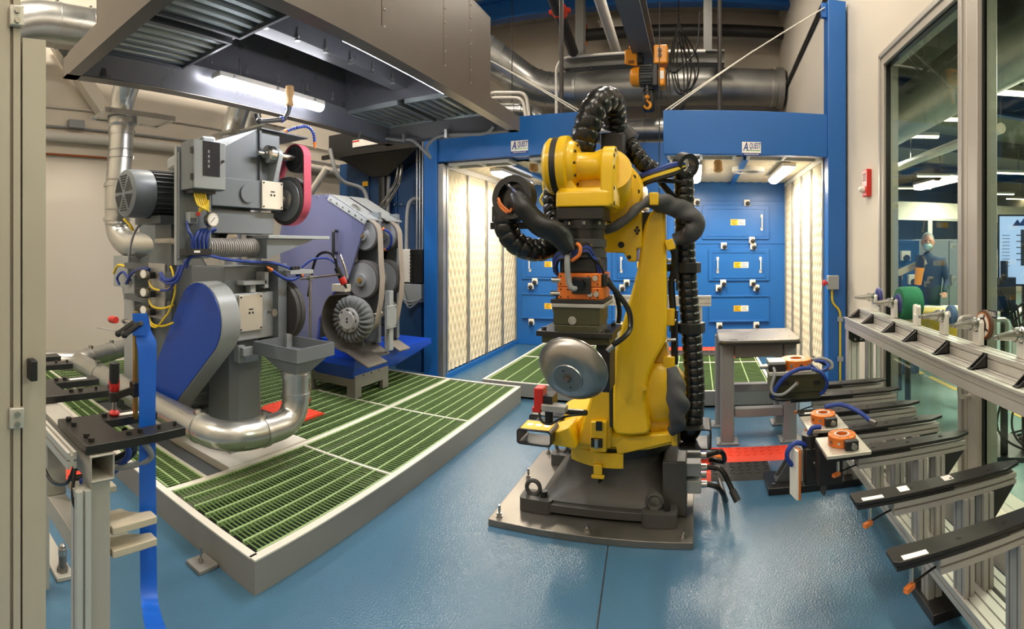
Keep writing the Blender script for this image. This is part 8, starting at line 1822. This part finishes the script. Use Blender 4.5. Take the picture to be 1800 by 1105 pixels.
# clutter of cables beyond the door
cl = thing('cable_tangle', 'tangle of black cables on a stand beyond the glass door', 'cables', P(1770, 620, R=3.8))
g = G(); p = P(1765, 500, R=3.9); g.cyl((p.x, p.y, 0), (p.x, p.y, 1.5), 0.03, n=8); g.box((p.x, p.y, 1.25), (0.15, 0.1, 0.25)); g.build('stand', 'black_oxide', cl)
for k in range(6):
    a = P(1752 + 7 * k, 505 + 6 * k, R=3.8); g = G(); g.tube(catmull([a, a + V((0.1, 0, -0.2 - 0.03 * k)), a + V((0.25, -0.05, -0.12)), a + V((0.3, 0.05, -0.45)), V((a.x + 0.1 * k, a.y, 0.3)), V((a.x + 0.3, a.y + 0.1 * k, 0.02))], 8), 0.009, 6); g.build('cable', 'rubber_black', cl)
# ---------------------------------------------------------------- person behind the glass
pr_ = thing('person', 'person in a dark navy shirt and pale face mask behind the glass', 'person', P(1625, 620, R=7.2))
pc = P(1631, 435, R=7.2); fx_, fy_ = pc.x, pc.y
face = V((-fx_, -fy_, 0)).normalized(); sd = V((face.y, -face.x, 0))   # facing the camera
def body_mesh(name, verts, edges, radii, m, parent, root=0):
    me = bpy.data.meshes.new(name); me.from_pydata([tuple(V(v) - pr_.location) for v in verts], edges, []); me.update()
    o = bpy.data.objects.new(name, me); COL.objects.link(o); o.parent = parent
    md = o.modifiers.new('skin', 'SKIN'); md.use_smooth_shade = True
    for i, r in enumerate(radii): sv = me.skin_vertices[0].data[i]; sv.radius = r if isinstance(r, tuple) else (r, r); sv.use_root = (i == root)
    s = o.modifiers.new('sub', 'SUBSURF'); s.levels = 2; s.render_levels = 2
    me.materials.append(MATS[m]); return o
B0 = V((fx_, fy_, 0))
L_ = lambda s, f, z: B0 + sd * s + face * f + V((0, 0, z))
vs = [L_(0, 0, 0.95), L_(0, 0, 1.15), L_(0, 0.0, 1.36), L_(0, 0.0, 1.48), L_(0, 0.01, 1.56),
      L_(0.2, 0, 1.41), L_(0.27, 0.02, 1.14), L_(0.22, 0.2, 0.98), L_(-0.2, 0, 1.41), L_(-0.27, 0.02, 1.14), L_(-0.22, 0.2, 0.98),
      L_(0.1, 0, 0.88), L_(0.11, 0.02, 0.48), L_(0.12, 0, 0.09), L_(-0.1, 0, 0.88), L_(-0.11, 0.02, 0.48), L_(-0.12, 0, 0.09), L_(0.12, 0.12, 0.04), L_(-0.12, 0.12, 0.04)]
es = [(0, 1), (1, 2), (2, 3), (3, 4), (2, 5), (5, 6), (6, 7), (2, 8), (8, 9), (9, 10), (0, 11), (11, 12), (12, 13), (13, 17), (0, 14), (14, 15), (15, 16), (16, 18)]
rd = [(0.17, 0.12), (0.17, 0.12), (0.18, 0.12), (0.08, 0.08), (0.055, 0.055), 0.075, 0.05, 0.038, 0.075, 0.05, 0.038, 0.095, 0.065, 0.045, 0.095, 0.065, 0.045, 0.04, 0.04]
body_mesh('clothed_body', vs, es, rd, 'shirt_navy', pr_)
hc = L_(0, 0.03, 1.67)
g = G(); g.sphere(hc, 0.115, 20, 14, (0.72, 0.85, 1.08)); hd_ = g.build('head', 'skin', pr_)
g = G(); g.lathe(hc + face * 0.085 + V((0, 0, 0.0)), face, [(0.018, 0), (0.014, 0.015), (0.004, 0.028)], 8); g.build('nose', 'skin', hd_)
for s in (-1, 1):
    g = G(); g.sphere(hc + sd * 0.034 * s + face * 0.088 + V((0, 0, 0.022)), 0.009, 8, 6); g.build('eye', 'ink_black', hd_); g = G(); g.sphere(hc + sd * 0.086 * s + face * -0.005, 0.022, 8, 6, (0.6, 0.6, 1.3)); g.build('ear', 'skin', hd_)
g = G(); g.sphere(hc + V((0, 0, 0.03)) - face * 0.022, 0.118, 18, 10, (0.75, 0.86, 0.98)); g.build('hair', 'hair_grey', pr_)
g = G(); g.sphere(hc + face * 0.045 + V((0, 0, -0.048)), 0.08, 16, 10, (0.8, 0.85, 0.72)); g.build('face_mask', 'mask_blue', pr_)
for s in (-1, 1):
    hb_ = L_(0.22 * s, 0.22, 0.97); g = G(); g.sphere(hb_, 0.045, 10, 8, (0.8, 1.0, 0.6))
    for q in range(4): b0 = hb_ + face * 0.03 + sd * (q - 1.5) * 0.018; g.tube([b0, b0 + face * 0.04 + V((0, 0, -0.01)), b0 + face * (0.06 + 0.008 * (q in (1, 2))) + V((0, 0, -0.035))], 0.009, 6)
    b0 = hb_ - sd * 0.035 * s; g.tube([b0, b0 + face * 0.03 - sd * 0.02 * s, b0 + face * 0.055 - sd * 0.02 * s], 0.01, 6); g.build('hand', 'skin', pr_)
